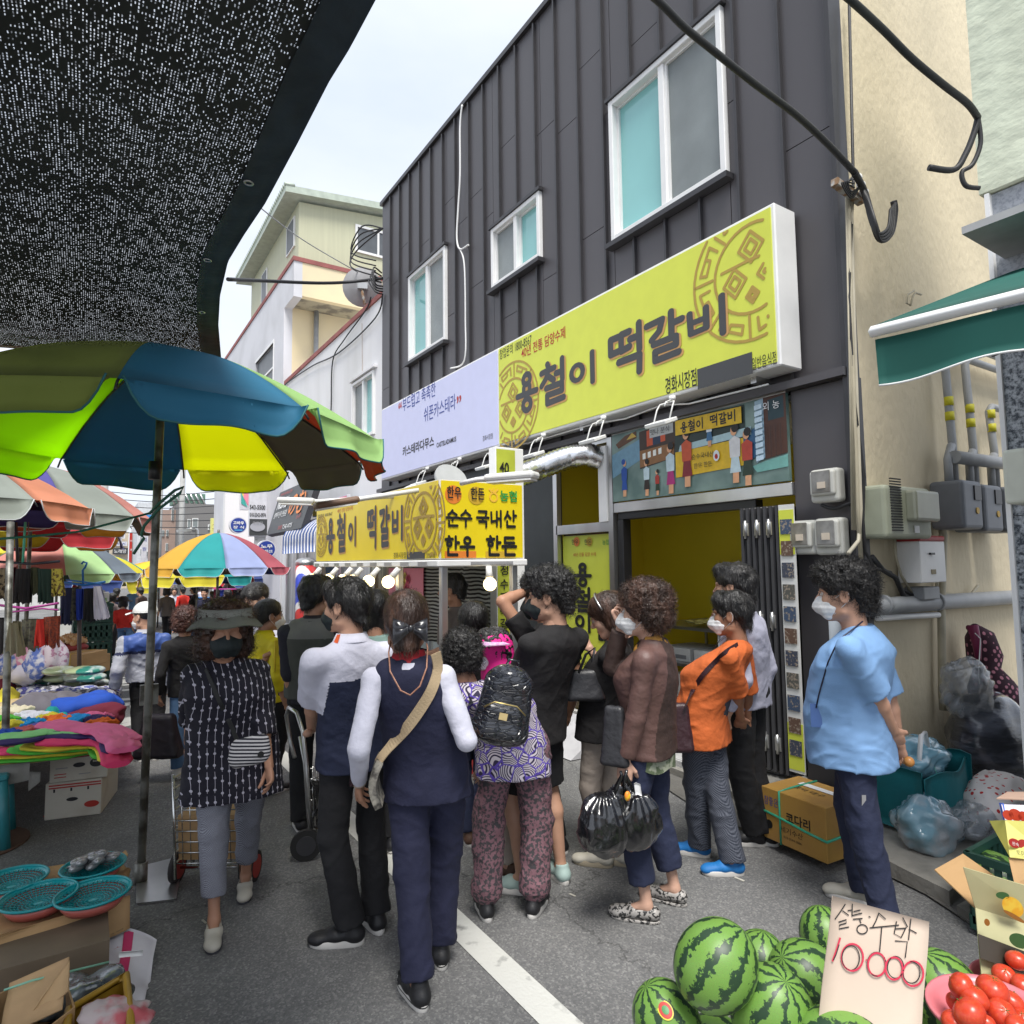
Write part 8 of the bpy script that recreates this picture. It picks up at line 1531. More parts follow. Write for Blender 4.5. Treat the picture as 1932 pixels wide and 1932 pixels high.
  for i in(0,1):
   F.cap(neck+[0,-.012,-.05],neck*(.38 if sv<=0 else 0)+sh[i]*(.62 if sv<=0 else 1)+[0,0,0],.046,.047+ez*.3,.035)
   if sv>0:
    a,e,w_=sh[i],el[i],wr[i]
    if sv<=1:c=a+(e-a)*sv;dn=vecn(e-a);F.cap(a,c+dn*.05,ra+.004,rb+.006,.022,cut=(c,dn))
    else:F.cap(a,e,ra,rb-.002,.022);c=e+(w_-e)*(sv-1);dn=vecn(w_-e);rc=T.get('rc',.036);F.cap(e,c+dn*.05,rb-.002,rc,.012,cut=(c,dn))
   else:
    pass
  nk=T.get('neck','round');nb_=neck+[0,.0,.0];
  F.cap(nb_+[0,.015,-.005],nb_+[0,.05,.12],T.get('nr',.054),.09,.008,'d')
  if nk=='v':F.cap(nb_+[0,.10,.02],nb_+[0,.14,-.10],.055,.010,.006,'d');F.cap(nb_+[0,.10,.02],nb_+[0,.16,-.06],.05,.01,.006,'d')
  cr_=creases(T.get('amp',.006),T.get('cx',6.),T.get('cz',13.),T.get('shr',6.),len(PEOPLE)*5.1+extra*50)
  F.wob(cr_);v,q=F.mesh();o=mk(nm,[(v,q)],T['m'],root,T.get('zone'));return o
 K['g']=[topf(top)]if top else[]
 if over:K['g'].append(topf(over,.012,over.get('name','vest')))
 if top and top.get('collar'):
  b=MB();nbp=neck+np.array([0,.0,.0]);rs=[]
  for z,r_ in((-.03,.078),(.022,.066),(.028,.069),(-.012,.088)):rs.append([Vector(nbp+[r_*1.02*math.cos(a),.0+r_*.98*math.sin(a)-.004,z-.03*max(0,math.sin(a))**2])for a in[2*math.pi*j/28 for j in range(28)]])
  b.rings(rs,cap=False);lb(b,'collar',top['collar'],root)
# ---- shoes
 if shoes:
  for i,q in enumerate((-1,1)):
   fw=np.array([-math.sin(R_(yaws[i])),math.cos(R_(yaws[i])),0]);rt=np.array([fw[1],-fw[0],0]);c=ank[i].copy();c[2]=0;L_=shoes.get('len',1.)
   P3=lambda a,b_,z:c+fw*a*L_+rt*b_+np.array([0,0,z]);F=Fld(np.minimum(P3(-.1,-.07,0),P3(.22,.07,0))-.06,np.maximum(P3(-.1,.07,.12),P3(.22,-.07,.14))+.06,.0048 if res<.011 else .008)
   lo_=shoes.get('low',False);F.cap(P3(-.035,0,.045),P3(.06,0,.05),.036,.040,0,flat=((0,0,1),.95));F.cap(P3(.06,0,.045),P3(.145,.004*q,.034),.040,.040,.02,flat=((0,0,1),.72));F.cap(P3(.145,.004*q,.032),P3(.165,.0,.03),.036,.034,.015,flat=((0,0,1),.7))
   if not lo_:F.cap(P3(-.02,0,.05),P3(-.015,0,.085),.040,.037,.02);(F.cap(P3(-.01,0,.09),P3(-.01,0,.16),.030,.034,.006,'d')if bare_legs else None)
   else:F.cap(P3(.0,0,.085),P3(.045,0,.085),.032,.036,.008,'d');
   F.D=np.maximum(F.D,.012-F.ax[2][None,None,:]);so_=mk('shoe',[F.mesh()],shoes['m'],root)
   b=MB();sh_=shoes.get('sole_h',.024);pr_=[]
   for j in range(28):
    t=2*math.pi*j/28;x=math.copysign(abs(math.cos(t))**.72,math.cos(t));y=math.copysign(abs(math.sin(t))**.8,math.sin(t));wd=.040+.006*x if x>0 else .038;pr_.append((.060+.128*x*(1-.03*abs(y)),wd*y*(1.04 if x>-.2 else 1)))
   b.rings([[Vector(P3(a*e_,bb_*e_,z))for a,bb_ in pr_]for z,e_ in((0,.96),(.004,1.0),(sh_,1.0),(sh_+.003,.96))]);so2=lb(b,'sole',shoes.get('sole',WHI_S),so_)
   if shoes.get('line'):b=MB();b.rings([[Vector(P3(a*1.012,bb_*1.012,z))for a,bb_ in pr_]for z in(sh_*.55,sh_*.7)],cap=False);lb(b,'stripe',shoes['line'],so_)
   if shoes.get('lace'):
    for z in range(4):b=MB();y=.045+.022*z;b.tube([Vector(P3(y,-.022,.074-.006*z)),Vector(P3(y+.004,0,.086-.007*z)),Vector(P3(y,.022,.074-.006*z))],.0028,5);lb(b,'lace',shoes['lace'],so_)
 return K
WHI_S=mat('sole_white',(.62,.60,.57),.6,var=.06,vs=12)
def cloth(name,c,rough=.85,**k):return mat('wear_'+name,c,rough,var=k.pop('var',.10),vs=k.pop('vs',8),bump=k.pop('bump',.22),bs=k.pop('bs',34),**k)
def hit(K,u,v,lift=.006):
 from mathutils.bvhtree import BVHTree
 if 'bvh' not in K:K['bvh']=[BVHTree.FromPolygons([q.co for q in o.data.vertices],[tuple(p.vertices)for p in o.data.polygons])for o in K['g']]
 o_=Vector(K['loc'](Vector((0,0,CH))));d_=Vector(K['loc'](DP(u,v,2.)))-o_;d_.normalize();best=None
 for b in K['bvh']:
  h_=b.ray_cast(o_,d_)
  if h_[0]is not None and(best is None or h_[3]<best[1]):best=(h_[0],h_[3])
 if best is None:return K['loc'](DP(u,v,K['dep']-.1))
 return np.array(best[0]-d_*lift)
def W(K,p):
 a=R_(K['rot']);p=np.array(p,float)*K['s'];return Vector((K['O'].x+p[0]*math.cos(a)-p[1]*math.sin(a),K['O'].y+p[0]*math.sin(a)+p[1]*math.cos(a),p[2]))
def hp(K,p):return K['hc']+K['HM']@np.array(p,float)
# ============================================================ the people of the queue
def pattern(name,fn,rough=.85):
 m=mat('wear_'+name,(.5,.5,.5),rough,var=0,bump=.2,bs=34);n,L,b=nodes(m);t=n.new('ShaderNodeTexCoord');s_=n.new('ShaderNodeSeparateXYZ');L.new(t.outputs['Object'],s_.inputs[0]);fn(n,L,b,t,s_)
 return m
class NM:
 def __init__(s,n,L):s.n=n;s.L=L
 def m(s,op,*a):
  q=s.n.new('ShaderNodeMath');q.operation=op
  for i,x in enumerate(a):
   if isinstance(x,(int,float)):q.inputs[i].default_value=x
   else:s.L.new(x,q.inputs[i])
  return q.outputs[0]
 def mix(s,f,a,b):
  q=s.n.new('ShaderNodeMix');q.data_type='RGBA';s.L.new(f,q.inputs['Factor'])
  for k,x in(('A',a),('B',b)):
   if isinstance(x,tuple):q.inputs[k].default_value=(*x,1)
   else:s.L.new(x,q.inputs[k])
  return q.outputs['Result']
def pat_dots(n,L,b,t,s_):
 M=NM(n,L).m;x=M('DIVIDE',M('ADD',s_.outputs[0],M('MULTIPLY',s_.outputs[1],.35)),.034);col=M('FLOOR',x);fx=M('SUBTRACT',M('FRACT',x),.5);off=M('FRACT',M('MULTIPLY',M('SINE',M('MULTIPLY',col,12.9)),43.7))
 z=M('ADD',M('DIVIDE',s_.outputs[2],.062),off);fz=M('SUBTRACT',M('FRACT',z),.5);dx=M('MULTIPLY',fx,.034);dz=M('MULTIPLY',fz,.062);r=M('SQRT',M('ADD',M('MULTIPLY',dx,dx),M('MULTIPLY',dz,dz)))
 dot=M('LESS_THAN',r,.0068);line=M('MULTIPLY',M('LESS_THAN',M('ABSOLUTE',dx),.0011),M('GREATER_THAN',M('FRACT',M('MULTIPLY',z,.5)),.12));f=M('MAXIMUM',dot,line);L.new(NM(n,L).mix(f,(.008,.007,.016),(.45,.43,.50)),b.inputs['Base Color'])
def pat_leaf(n,L,b,t,s_):
 v=n.new('ShaderNodeTexVoronoi');v.inputs['Scale'].default_value=14;L.new(t.outputs['Object'],v.inputs['Vector']);M=NM(n,L).m
 vs=n.new('ShaderNodeSeparateColor');L.new(v.outputs['Color'],vs.inputs[0]);an=M('MULTIPLY',vs.outputs[0],6.28);u=M('ADD',M('MULTIPLY',M('ADD',s_.outputs[0],s_.outputs[1]),M('COSINE',an)),M('MULTIPLY',s_.outputs[2],M('SINE',an)))
 w=M('SINE',M('ADD',M('MULTIPLY',u,420),M('MULTIPLY',v.outputs['Distance'],26)));f=M('GREATER_THAN',w,.15);c=NM(n,L).mix(f,(.55,.50,.56),(.03,.022,.06));ve=n.new('ShaderNodeTexVoronoi');ve.feature='DISTANCE_TO_EDGE';ve.inputs['Scale'].default_value=14;L.new(t.outputs['Object'],ve.inputs['Vector'])
 L.new(NM(n,L).mix(M('LESS_THAN',ve.outputs['Distance'],.045),c,(.10,.06,.38)),b.inputs['Base Color'])
def pat_check(c1,c2,fr):
 def f(n,L,b,t,s_):
  M=NM(n,L).m;a=M('SINE',M('MULTIPLY',M('ADD',s_.outputs[0],s_.outputs[1]),fr));c=M('SINE',M('MULTIPLY',s_.outputs[2],fr));L.new(NM(n,L).mix(M('GREATER_THAN',M('MULTIPLY',a,c),0.),c1,c2),b.inputs['Base Color'])
 return f
def pat_stripe(c1,c2,fr,axis=2):
 def f(n,L,b,t,s_):M=NM(n,L).m;L.new(NM(n,L).mix(M('GREATER_THAN',M('SINE',M('MULTIPLY',s_.outputs[axis],fr)),0.),c1,c2),b.inputs['Base Color'])
 return f
DOTS=pattern('dots',pat_dots);LEAF=pattern('leaf',pat_leaf);CHECK=pattern('check',pat_check((.28,.29,.33),(.10,.10,.13),900));DDOT=pattern('ddot',pat_check((.02,.025,.04),(.10,.11,.14),520))
FLOR=cloth('floral',(.20,.10,.12),c2=(.05,.045,.05),c2t=(.47,.55),vs=55);NAVY=cloth('navy',(.014,.016,.045));NAVY2=cloth('navy2',(.016,.022,.055));BLKC=cloth('black',(.008,.008,.010));BLK2=cloth('black2',(.012,.011,.012));LBL=cloth('lightblue',(.20,.36,.62),bs=300);ORN=cloth('orange',(.55,.12,.025));WHTC=cloth('white',(.60,.60,.70));BRN=cloth('brown',(.055,.032,.026),.6)
SHEER=cloth('sheer',(.13,.07,.06),.5);OLV=cloth('olive',(.075,.08,.068));OLV2=cloth('olive_pale',(.17,.17,.155));LAV=cloth('lavender',(.42,.42,.52));YELC=cloth('yellow',(.70,.58,.01),.6);GRNC=cloth('sage',(.24,.36,.32));REDC=cloth('red',(.60,.03,.02));BEI=cloth('beige',(.34,.29,.25));JEAN=cloth('jean',(.07,.14,.26));JACK=cloth('jacket',(.36,.37,.42),.5);JACKB=cloth('jacket_blue',(.05,.10,.32),.5);GRYT=cloth('greytee',(.14,.12,.115));CAMO=cloth('camo_leaf',(.10,.13,.07),c2=(.30,.32,.24),c2t=(.48,.54),vs=26)
SHB=mat('shoe_black',(.012,.012,.014),.5,bump=.1,bs=150);SHW=mat('shoe_cream',(.50,.47,.40),.6);SHBL=mat('shoe_blue',(.01,.16,.46),.6,bump=.15,bs=200);SHM=mat('shoe_mint',(.36,.48,.45),.6);SNK=mat('shoe_snake',(.38,.36,.34),.4,c2=(.03,.03,.03),c2t=(.5,.54),vs=60);BLKR=mat('sole_black',(.015,.015,.015),.7)
INKL=mat('dark_line',(.02,.02,.02),.6,var=0)
QG='people in and around the queue'
P1=person('P1','woman in grey visor and black mask walking forward in a dotted black tunic',[(462,1686,175),(403,1775,180)],(425,1187),180,headphi=186,hs=1.27,skin='tan',hair=('bigcurly','brown'),hands=((508,1448,-.08),(352,1468,.32)),sex='f',bw=1.34,bd=1.22,res=.008,mask='black',pitch=-2,top=dict(m=DOTS,hem=.66,sleeve=1.35,neck='v',ease=.03,flare=1.12,rb=.06,rc=.062,amp=.008),pants=dict(m=CHECK,cuff=.2,r=1.08,rc=.062),shoes=dict(m=SHW,sole=mat('sole_shade',(.07,.07,.08),.7),low=True,sole_h=.018),strn=1500)  # cream shoes with plain charcoal grey soles
P2=person('P2','man in navy and white polo seen from behind, black mask and black trousers',[(640,1782,78),(702,1745,20)],(652,1142),22,headphi=58,hs=1.06,skin='mid',hair=('short','black'),hands=((588,1384,.18),(735,1400,.3)),hints=((-.2,-1,-.5),None),sex='m',bw=1.06,res=.008,mask='black',handpose=(dict(f=(.6,.7,.1),n=(.3,-.2,-1)),None),top=dict(m=[NAVY2,WHTC],hem=.80,sleeve=.92,ease=.014,collar=WHTC,rb=.062,zone=lambda c:((c[:,2]>1.27+.25*np.maximum(-.1,c[:,0]))|((np.abs(c[:,0]-.0)>.205)&(c[:,2]>1.08))).astype(int)),pants=dict(m=BLKC,cuff=.09,r=1.1,rc=.068),shoes=dict(m=SHB,sole_h=.03),strn=1400)
P3=person('P3','woman in navy vest over white sleeves seen from behind, hair in a black bow',[(781,1882,22),(831,1805,0)],(766,1172),-2,headphi=2,skin='tan',hair=('updo','brown'),hands=((678,1478,-.06),(880,1400,.12)),sex='f',bw=1.02,res=.0075,handpose=(dict(n=(.9,-.2,0)),None),top=dict(m=WHTC,hem=.84,sleeve=1.9,ease=.004,ra=.052,rb=.046,rc=.031,amp=.004),over=dict(m=NAVY,name='vest',hem=.79,sleeve=0,ease=.014,flare=1.08,amp=.006),pants=dict(m=NAVY,cuff=.10,r=1.12,rc=.07,amp=.009),shoes=dict(m=SHB,sole_h=.034,line=INKL),strn=900)
P4=person('P4','stooping curly haired woman in purple and white leaf print blouse wearing a black backpack',[(914,1722,10),(1013,1716,-25)],(872,1232),5,s=.87,skin='tan',hair=('curly','black'),hs=1.0,hands=((845,1400,.3),(1000,1330,.35)),sex='f',bw=1.22,bd=1.15,res=.008,top=dict(m=LEAF,hem=.76,sleeve=.9,ease=.02,flare=1.05,rb=.066),pants=dict(m=FLOR,cuff=.13,r=1.4,rc=.066,amp=.012,gather=True),shoes=dict(m=SHB,sole_h=.03),strn=1800,sway=.03)
P5=person('P5','woman in a bright pink sun cap with lilac plastic visor, mostly hidden behind the backpack',[(950,1655,60),(970,1645,60)],(925,1226),70,headphi=110,skin='mid',hair=('curly','black'),sex='f',res=.009,top=dict(m=LEAF,hem=.8,sleeve=.9),pants=dict(m=BEI,cuff=.12),shoes=dict(m=mat('brown_shoe',(.10,.05,.03),.6)),mask='white',strn=0)
P6=person('P6','man in black T-shirt and black shorts with black mask, mint trainers, looking left',[(968,1682,75),(1050,1655,30)],(1036,1124),45,headphi=78,skin='mid',hair=('shortcurly','black'),hands=((985,1300,.25),(1020,1330,.3)),sex='m',bw=1.1,bd=1.15,res=.008,mask='black',top=dict(m=BLK2,hem=.78,sleeve=.95,ease=.018,rb=.066,amp=.007),pants=dict(m=BLKC,short=.93,r=1.05),shoes=dict(m=SHM,sole_h=.03,lace=WHI_S),strn=1600,bare_legs=True)
P7=person('P7','man in dark clothes behind the black T-shirt man with one forearm raised to his head',[(1000,1615,60),(1040,1605,60)],(1022,1128),50,headphi=70,skin='tan',hair=('shortcurly','black'),hands=((1002,1112,.03),None),hints=((-1,.3,.2),None),sex='m',res=.009,mask='black',top=dict(m=BLK2,hem=.82,sleeve=.6),pants=dict(m=BLKC,cuff=.1),shoes=dict(m=SHB),strn=700,handpose=(dict(f=(.9,-.1,.3),n=(0,-.5,0),curl=(.5,.5,.3)),None))
P8=person('P8','woman with hair band in black top and beige trousers looking down, hand raised',[(1122,1632,80),(1158,1628,70)],(1146,1160),72,headphi=82,skin='fair',hair=('bob','brown'),hands=((1112,1222,-.02),None),hints=((-.2,-1,-.6),None),sex='f',res=.009,pitch=-22,eyes=True,top=dict(m=BLK2,hem=.80,sleeve=.8,ease=.03,flare=1.1),pants=dict(m=BEI,cuff=.12,rc=.06),shoes=dict(m=SHW,sole=mat('sole_tan',(.35,.30,.22),.7),sole_h=.035),strn=900,handpose=(dict(f=(-.2,.6,.9),n=(.4,.8,-.2),curl=(.2,.3,.2)),None))
P9=person('P9','curly haired woman in sheer brown blouse and white mask holding black bags',[(1202,1735,82),(1256,1700,70)],(1212,1150),72,headphi=84,skin='fair',hair=('curly','brown'),hands=((1178,1445,-.12),(1172,1178,.06)),hints=((-.3,-1,-.2),(.3,.1,-1)),sex='f',bw=1.1,bd=1.1,res=.008,mask='white',eyes=True,handpose=(dict(f=(0,.1,-1),n=(1,.1,0),curl=(1.0,1.1,.8)),dict(f=(-.15,.35,.9),n=(-.2,-.9,.2),curl=(.7,.8,.6))),top=dict(m=[BRN,SHEER],hem=.82,sleeve=1.85,ease=.018,rb=.052,rc=.040,bust=.05,amp=.005,zone=lambda c:(np.abs(c[:,0])>.165).astype(int)),pants=dict(m=NAVY2,cuff=.19,r=1.1,rc=.068),shoes=dict(m=SNK,low=True,sole=SNK,sole_h=.012),strn=2200)
P10=person('P10','short haired woman in orange T-shirt with blue trainers and white mask',[(1306,1612,85),(1368,1650,105)],(1378,1158),76,headphi=82,skin='dark',hair=('short','black'),hands=((1402,1385,.12),(1410,1375,.2)),hints=((-.6,-1,0),(.5,-1,0)),sex='f',bw=1.25,bd=1.25,res=.008,mask='white',eyes=True,sway=0,top=dict(m=ORN,hem=.76,sleeve=1.0,ease=.022,rb=.068,bust=.07,belly=.03,amp=.008,cz=16,shr=9,nr=.06,neck='v'),pants=dict(m=DDOT,cuff=.08,r=1.15,rc=.07,amp=.009),shoes=dict(m=SHBL,sole_h=.03),strn=1200)
P11=person('P11','man in lavender grey shirt and black trousers behind the orange T-shirt woman',[(1408,1594,100),(1432,1590,80)],(1384,1106),70,headphi=72,skin='mid',hair=('short','black'),hands=(None,None),sex='m',res=.009,bw=1.02,top=dict(m=LAV,hem=.84,sleeve=1.8,ease=.02),pants=dict(m=BLKC,cuff=.08,r=1.15,rc=.075),shoes=dict(m=SHB,sole_h=.026),strn=900)
P12=person('P12','curly haired man in light blue T-shirt and white mask with hands clasped behind his back',[(1652,1770,70),(1612,1700,85)],(1592,1118),76,headphi=86,skin='mid',hair=('shortcurly','black'),hands=((1696,1400,-.02),(1700,1418,.08)),hints=((-.35,-1,.1),(.3,-1,.1)),sex='m',bw=1.18,bd=1.36,res=.0075,mask='white',eyes=True,top=dict(m=LBL,hem=.75,sleeve=.95,ease=.02,rb=.068,belly=.035,amp=.007,cz=15,shr=8),pants=dict(m=NAVY2,cuff=.08,r=1.12,rc=.068,amp=.009),shoes=dict(m=SHW),strn=2400,handpose=(dict(curl=(.8,.9,.6),n=(1,.3,0)),dict(curl=(.9,.9,.6),n=(-1,.3,0))))
P13=person('P13','man in olive vest over black shirt seen from behind, one hand on a folding trolley',[(566,1562,10),(625,1548,-20)],(596,1124),-12,headphi=-40,skin='tan',hair=('short','black'),hands=((560,1395,.05),None),sex='m',bw=1.12,bd=1.05,res=.009,top=dict(m=cloth('darkshirt',(.022,.022,.032)),hem=.84,sleeve=1.2,ease=.014,rb=.06,collar=cloth('darkcollar',(.03,.025,.03))),over=dict(m=[OLV,OLV2],name='vest',hem=.88,sleeve=0,ease=.022,zone=lambda c:(c[:,2]>1.30).astype(int)),pants=dict(m=BLKC,cuff=.07,r=1.15,rc=.072),shoes=dict(m=SHB),strn=700)
P14=person('P14','woman with ponytail in yellow shirt and white mask eating at the stall',[(492,1500,-60),(520,1495,-60)],(508,1160),-48,headphi=-72,skin='tan',hair=('pony','black'),hands=((512,1232,-.14),None),hints=((-.4,-.3,-1),None),sex='f',res=.009,mask='white',eyes=True,top=dict(m=YELC,hem=.82,sleeve=1.5,ease=.02,collar=YELC,amp=.009,rc=.045),pants=dict(m=BLKC,cuff=.1),shoes=dict(m=SHB),strn=800,handpose=(dict(f=(.3,.8,.3),n=(.3,0,1),curl=(.6,.6,.4)),None))
P15=person('P15','smiling young man with a bowl haircut and black mask pulled to his chin',[(478,1434,110),(505,1430,110)],(482,1128),118,headphi=128,s=.93,skin='fair',hair=('bowl','black'),sex='m',res=.009,eyes=True,pitch=-14,top=dict(m=WHTC,hem=.84,sleeve=.8),pants=dict(m=NAVY2,cuff=.1),shoes=dict(m=SHW),strn=900)
P16=person('P16','dark haired person in a sage green top between the polo and the vest',[(705,1605,0),(738,1600,0)],(708,1152),0,skin='tan',hair=('bob','black'),sex='f',res=.01,top=dict(m=GRNC,hem=.84,sleeve=.8,ease=.018),pants=dict(m=BLKC,cuff=.1),shoes=dict(m=SHB,line=INKL),strn=700)
P17=person('P17','cook in grey and black T-shirt standing inside the food stall',[(868,1444,60),(888,1440,60)],(852,1112),48,headphi=75,skin='tan',hair=('short','black'),hands=((805,1235,.0),None),sex='m',res=.009,top=dict(m=[GRYT,BLK2],hem=.84,sleeve=.8,ease=.018,zone=lambda c:((c[:,0]>-.10)&(c[:,0]<.12)&(c[:,2]<1.36)).astype(int)),pants=dict(m=BLKC,cuff=.1),shoes=dict(m=SHB),strn=500)
P18=person('P18','person with straight black bobbed hair at the short side of the stall',[(880,1588,20),(910,1585,20)],(892,1172),18,skin='mid',hair=('bob','black'),sex='f',res=.01,top=dict(m=BLK2,hem=.84,sleeve=.9),pants=dict(m=NAVY2,cuff=.1),shoes=dict(m=mat('brown_shoe',(.1,.05,.03),.6)),strn=1600)
P19=person('P19','woman with reddish curls in black jacket and jeans walking away with a dark bag',[(334,1466,10),(372,1452,-5)],(350,1172),-6,skin='tan',hair=('curly','red'),sex='f',bw=1.15,res=.01,top=dict(m=BLK2,hem=.80,sleeve=1.9,ease=.025,rc=.045),pants=dict(m=JEAN,cuff=.1,r=1.1,rc=.065),shoes=dict(m=WHI_S),strn=1000)
P20=person('P20','old man in white cap and blue and grey windbreaker walking away',[(262,1434,10),(292,1430,0)],(272,1163),5,headphi=45,s=.85,skin='mid',hair=('none','black'),sex='m',bw=1.1,res=.01,mask='white',top=dict(m=[JACK,JACKB,cloth('jacket_navy',(.015,.02,.06))],hem=.82,sleeve=1.85,ease=.03,rb=.066,rc=.05,amp=.012,collar=JACK,zone=lambda c:np.where((c[:,2]>1.15)&(np.abs(c[:,0])<.26),1,np.where(((c[:,2]>1.12)&(c[:,2]<=1.15))|(np.abs(c[:,0]-.1)<.012)&(c[:,1]<0),2,0))),pants=dict(m=BLKC,cuff=.08,r=1.1,rc=.068),shoes=dict(m=SHB),strn=0)
P21=person('P21','woman in a bright red blouse and black sun hat walking away up the street',[(228,1250,0),(243,1254,0)],(232,1137),0,skin='mid',hair=('bob','black'),sex='f',bw=1.2,res=.016,top=dict(m=REDC,hem=.92,sleeve=.95,ease=.02,rb=.06,amp=.012),pants=dict(m=JEAN,cuff=.08,r=1.1,rc=.07),shoes=dict(m=WHI_S),strn=0)
far_=[((203,1232),(212,1240),(212,1128),cloth('greypack',(.25,.2,.2)),BLKC,'person with a pale backpack just left of the woman in red'),((222,1212),(228,1213),(220,1118),NAVY,BLKC,'person in dark cap ahead of the woman in red'),((378,1225),(386,1226),(386,1118),NAVY,NAVY,'far person in navy beside the hanging clothes'),((356,1208),(362,1209),(366,1112),BLK2,JEAN,'far dark haired shopper under the yellow and green umbrella'),((398,1218),(405,1218),(402,1124),BEI,BLKC,'far shopper in beige beyond the woman with the visor'),((440,1270),(452,1270),(447,1132),cloth('brownprint',(.2,.13,.09),c2=(.5,.45,.35),vs=40),BLKC,'far curly haired shopper in brown print near the stall'),((188,1215),(194,1215),(193,1122),cloth('limevest',(.35,.5,.12)),BLKC,'far person in lime vest near the clothes rack'),((170,1205),(176,1205),(176,1115),NAVY,BLKC,'far person in navy cap at the clothes rack'),((326,1195),(331,1195),(329,1115),WHTC,JEAN,'far person in white right of the umbrella pole'),((455,1262),(465,1262),(458,1126),YELC,BLKC,'far person in yellow behind the young man')]
far_+=[((312,1215),(317,1215),(315,1116),GRYT,BLKC,'far person in grey just right of the foreground pole'),((342,1200),(347,1200),(345,1114),REDC,NAVY,'far small figure in red beneath the yellow umbrellas'),((412,1205),(417,1205),(414,1114),LAV,BLKC,'far figure in lavender beyond the curly black jacket'),((372,1190),(376,1190),(374,1108),WHTC,BLKC,'far small figure in white in the middle of the street'),((425,1232),(432,1232),(430,1122),OLV,BLKC,'far person in olive right of the white figure'),((180,1225),(187,1226),(184,1130),BLK2,BLKC,'far person in black beside the crate stack'),((250,1195),(254,1195),(252,1110),LBL,JEAN,'far small figure in light blue above the old man cap'),((262,1205),(266,1206),(264,1116),BRN,BLKC,'far figure in brown right of the light blue one')]
for i,(a,c,hd_,tm,pm,lb_)in enumerate(far_):
 person('F%d'%i,lb_,[a,c],hd_,(0,10,160,90,20,150,0,40,180,200)[i%10],skin='mid',hair=(('bob','short','short','bob','short','curly','short','short','bob','bob')[i%10],'black'),res=(.02 if i<10 else .028),top=dict(m=tm,hem=.84,sleeve=1.2,rc=.05),pants=dict(m=pm,cuff=.08),shoes=None,strn=0,group='distant shoppers up the street')
# ---- hats, visors and small worn things (parts of their person)
def worn_(K,b,nm,m_):return lb(b,nm,m_,K['root'])
GV=mat('visor_grey',(.14,.145,.125),.8,bump=.3,bs=120);GVL=mat('visor_band',(.22,.225,.20),.8,bump=.3,bs=120)
b=MB();b.grid(lambda a,c:hp(P1,((.098+.056*c)*math.sin((a-.5)*3.9),-.005+(.100+.072*c)*math.cos((a-.5)*3.9),.068-.042*c-.035*c*abs((a-.5)*2)**2.2+.005*math.sin(a*20))),36,8,thick=.004);worn_(P1,b,'visor_brim',GV)
b=MB();b.grid(lambda a,c:hp(P1,((.112-.008*c)*math.sin((a-.5)*4.2),-.008+(.112-.004*c)*math.cos((a-.5)*4.2),.048+.045*c)),36,3,thick=.004);worn_(P1,b,'visor_band',GVL)
PKV=mat('lilac_visor',(.62,.35,.60),.25,c2=(.70,.62,.72),c2t=(.5,.56),vs=40);PKC=mat('pink_cloth',(.85,.02,.28),.7,bump=.2,bs=60)
b=MB();b.grid(lambda a,c:hp(P5,((.09+.075*c)*math.sin((a-.5)*3.9),.0+(.095+.105*c)*math.cos((a-.5)*3.9),.062-.015*c)),30,6,thick=.004);worn_(P5,b,'visor_brim',PKV)
F=Fld((-.14,-.17,-.2),(.14,.13,.16),.007);F.ell((0,-.02,.03),(.108,.122,.10),0);F.cap((0,-.05,-.04),(0,-.06,-.15),.10,.115,.03);F.wob(creases(.003,16,14,5));v,q=F.mesh();mk('sun_cap',[(v@P5['HM'].T+P5['hc'],q)],PKC,P5['root'])
F=Fld((-.12,-.14,.0),(.12,.12,.16),.006);F.ell((0,-.012,.04),(.094,.112,.098),0);F.D=np.maximum(F.D,.036-F.ax[2][None,None,:]);v,q=F.mesh();CAPW=mat('cap_white',(.66,.66,.64),.8);mk('cap',[(v@P20['HM'].T+P20['hc'],q)],CAPW,P20['root'])
b=MB();b.grid(lambda a,c:hp(P20,((.080-.012*c)*math.sin((a-.5)*2.6)*(1-.2*c),.055+.055*math.cos((a-.5)*2.6)+.085*c,.045-.02*c-.012*((a-.5)*2)**2)),16,6,thick=.004);worn_(P20,b,'cap_peak',CAPW)
b=MB();b.rings([[Vector(hp(P21,(r*math.cos(a),-.01+r*math.sin(a),z+.01*math.sin(3*a))))for a in[2*math.pi*k/24 for k in range(24)]]for r,z in((.20,.03),(.11,.055),(.105,.11),(.05,.14),(.001,.14))],cap=False);worn_(P21,b,'sun_hat',BLKR)
SATIN=mat('black_satin',(.02,.02,.025),.28,bump=.2,bs=30,coat=.5)
for q in(-1,1):
 for k in(0,1):
  b=MB();b.grid(lambda a,c,q=q,k=k:hp(P3,(q*(.008+.055*a)+.012,-.128-.018*math.sin(a*3)*math.sin(c*3.1)-.004*k,-.012+(c-.5)*(.02+.05*a)-k*.022*(a+.3))),6,6,thick=.004);worn_(P3,b,'hair_bow',SATIN)
b=MB();b.ball(hp(P3,(.012,-.135,-.015)),.014,.01,.014,10,8);worn_(P3,b,'hair_bow_knot',SATIN)
b=MB();b.ball(hp(P3,(0,-.085,.015)),.055,.05,.055,18,12);worn_(P3,b,'hair_bun',HR['brown'])
CHAIN=mat('bead_chain',(.35,.16,.10),.4,var=.3,vs=90);nk=P3['neck']
b=MB();b.tube([nk+np.array(p)for p in((-.075,.02,.10),(-.085,-.05,.03),(-.075,-.118,-.04),(-.03,-.150,-.115),(.01,-.155,-.135),(.05,-.150,-.10),(.078,-.115,-.03),(.082,-.04,.04),(.07,.02,.10))],.0035,6);worn_(P3,b,'glasses_chain',CHAIN)
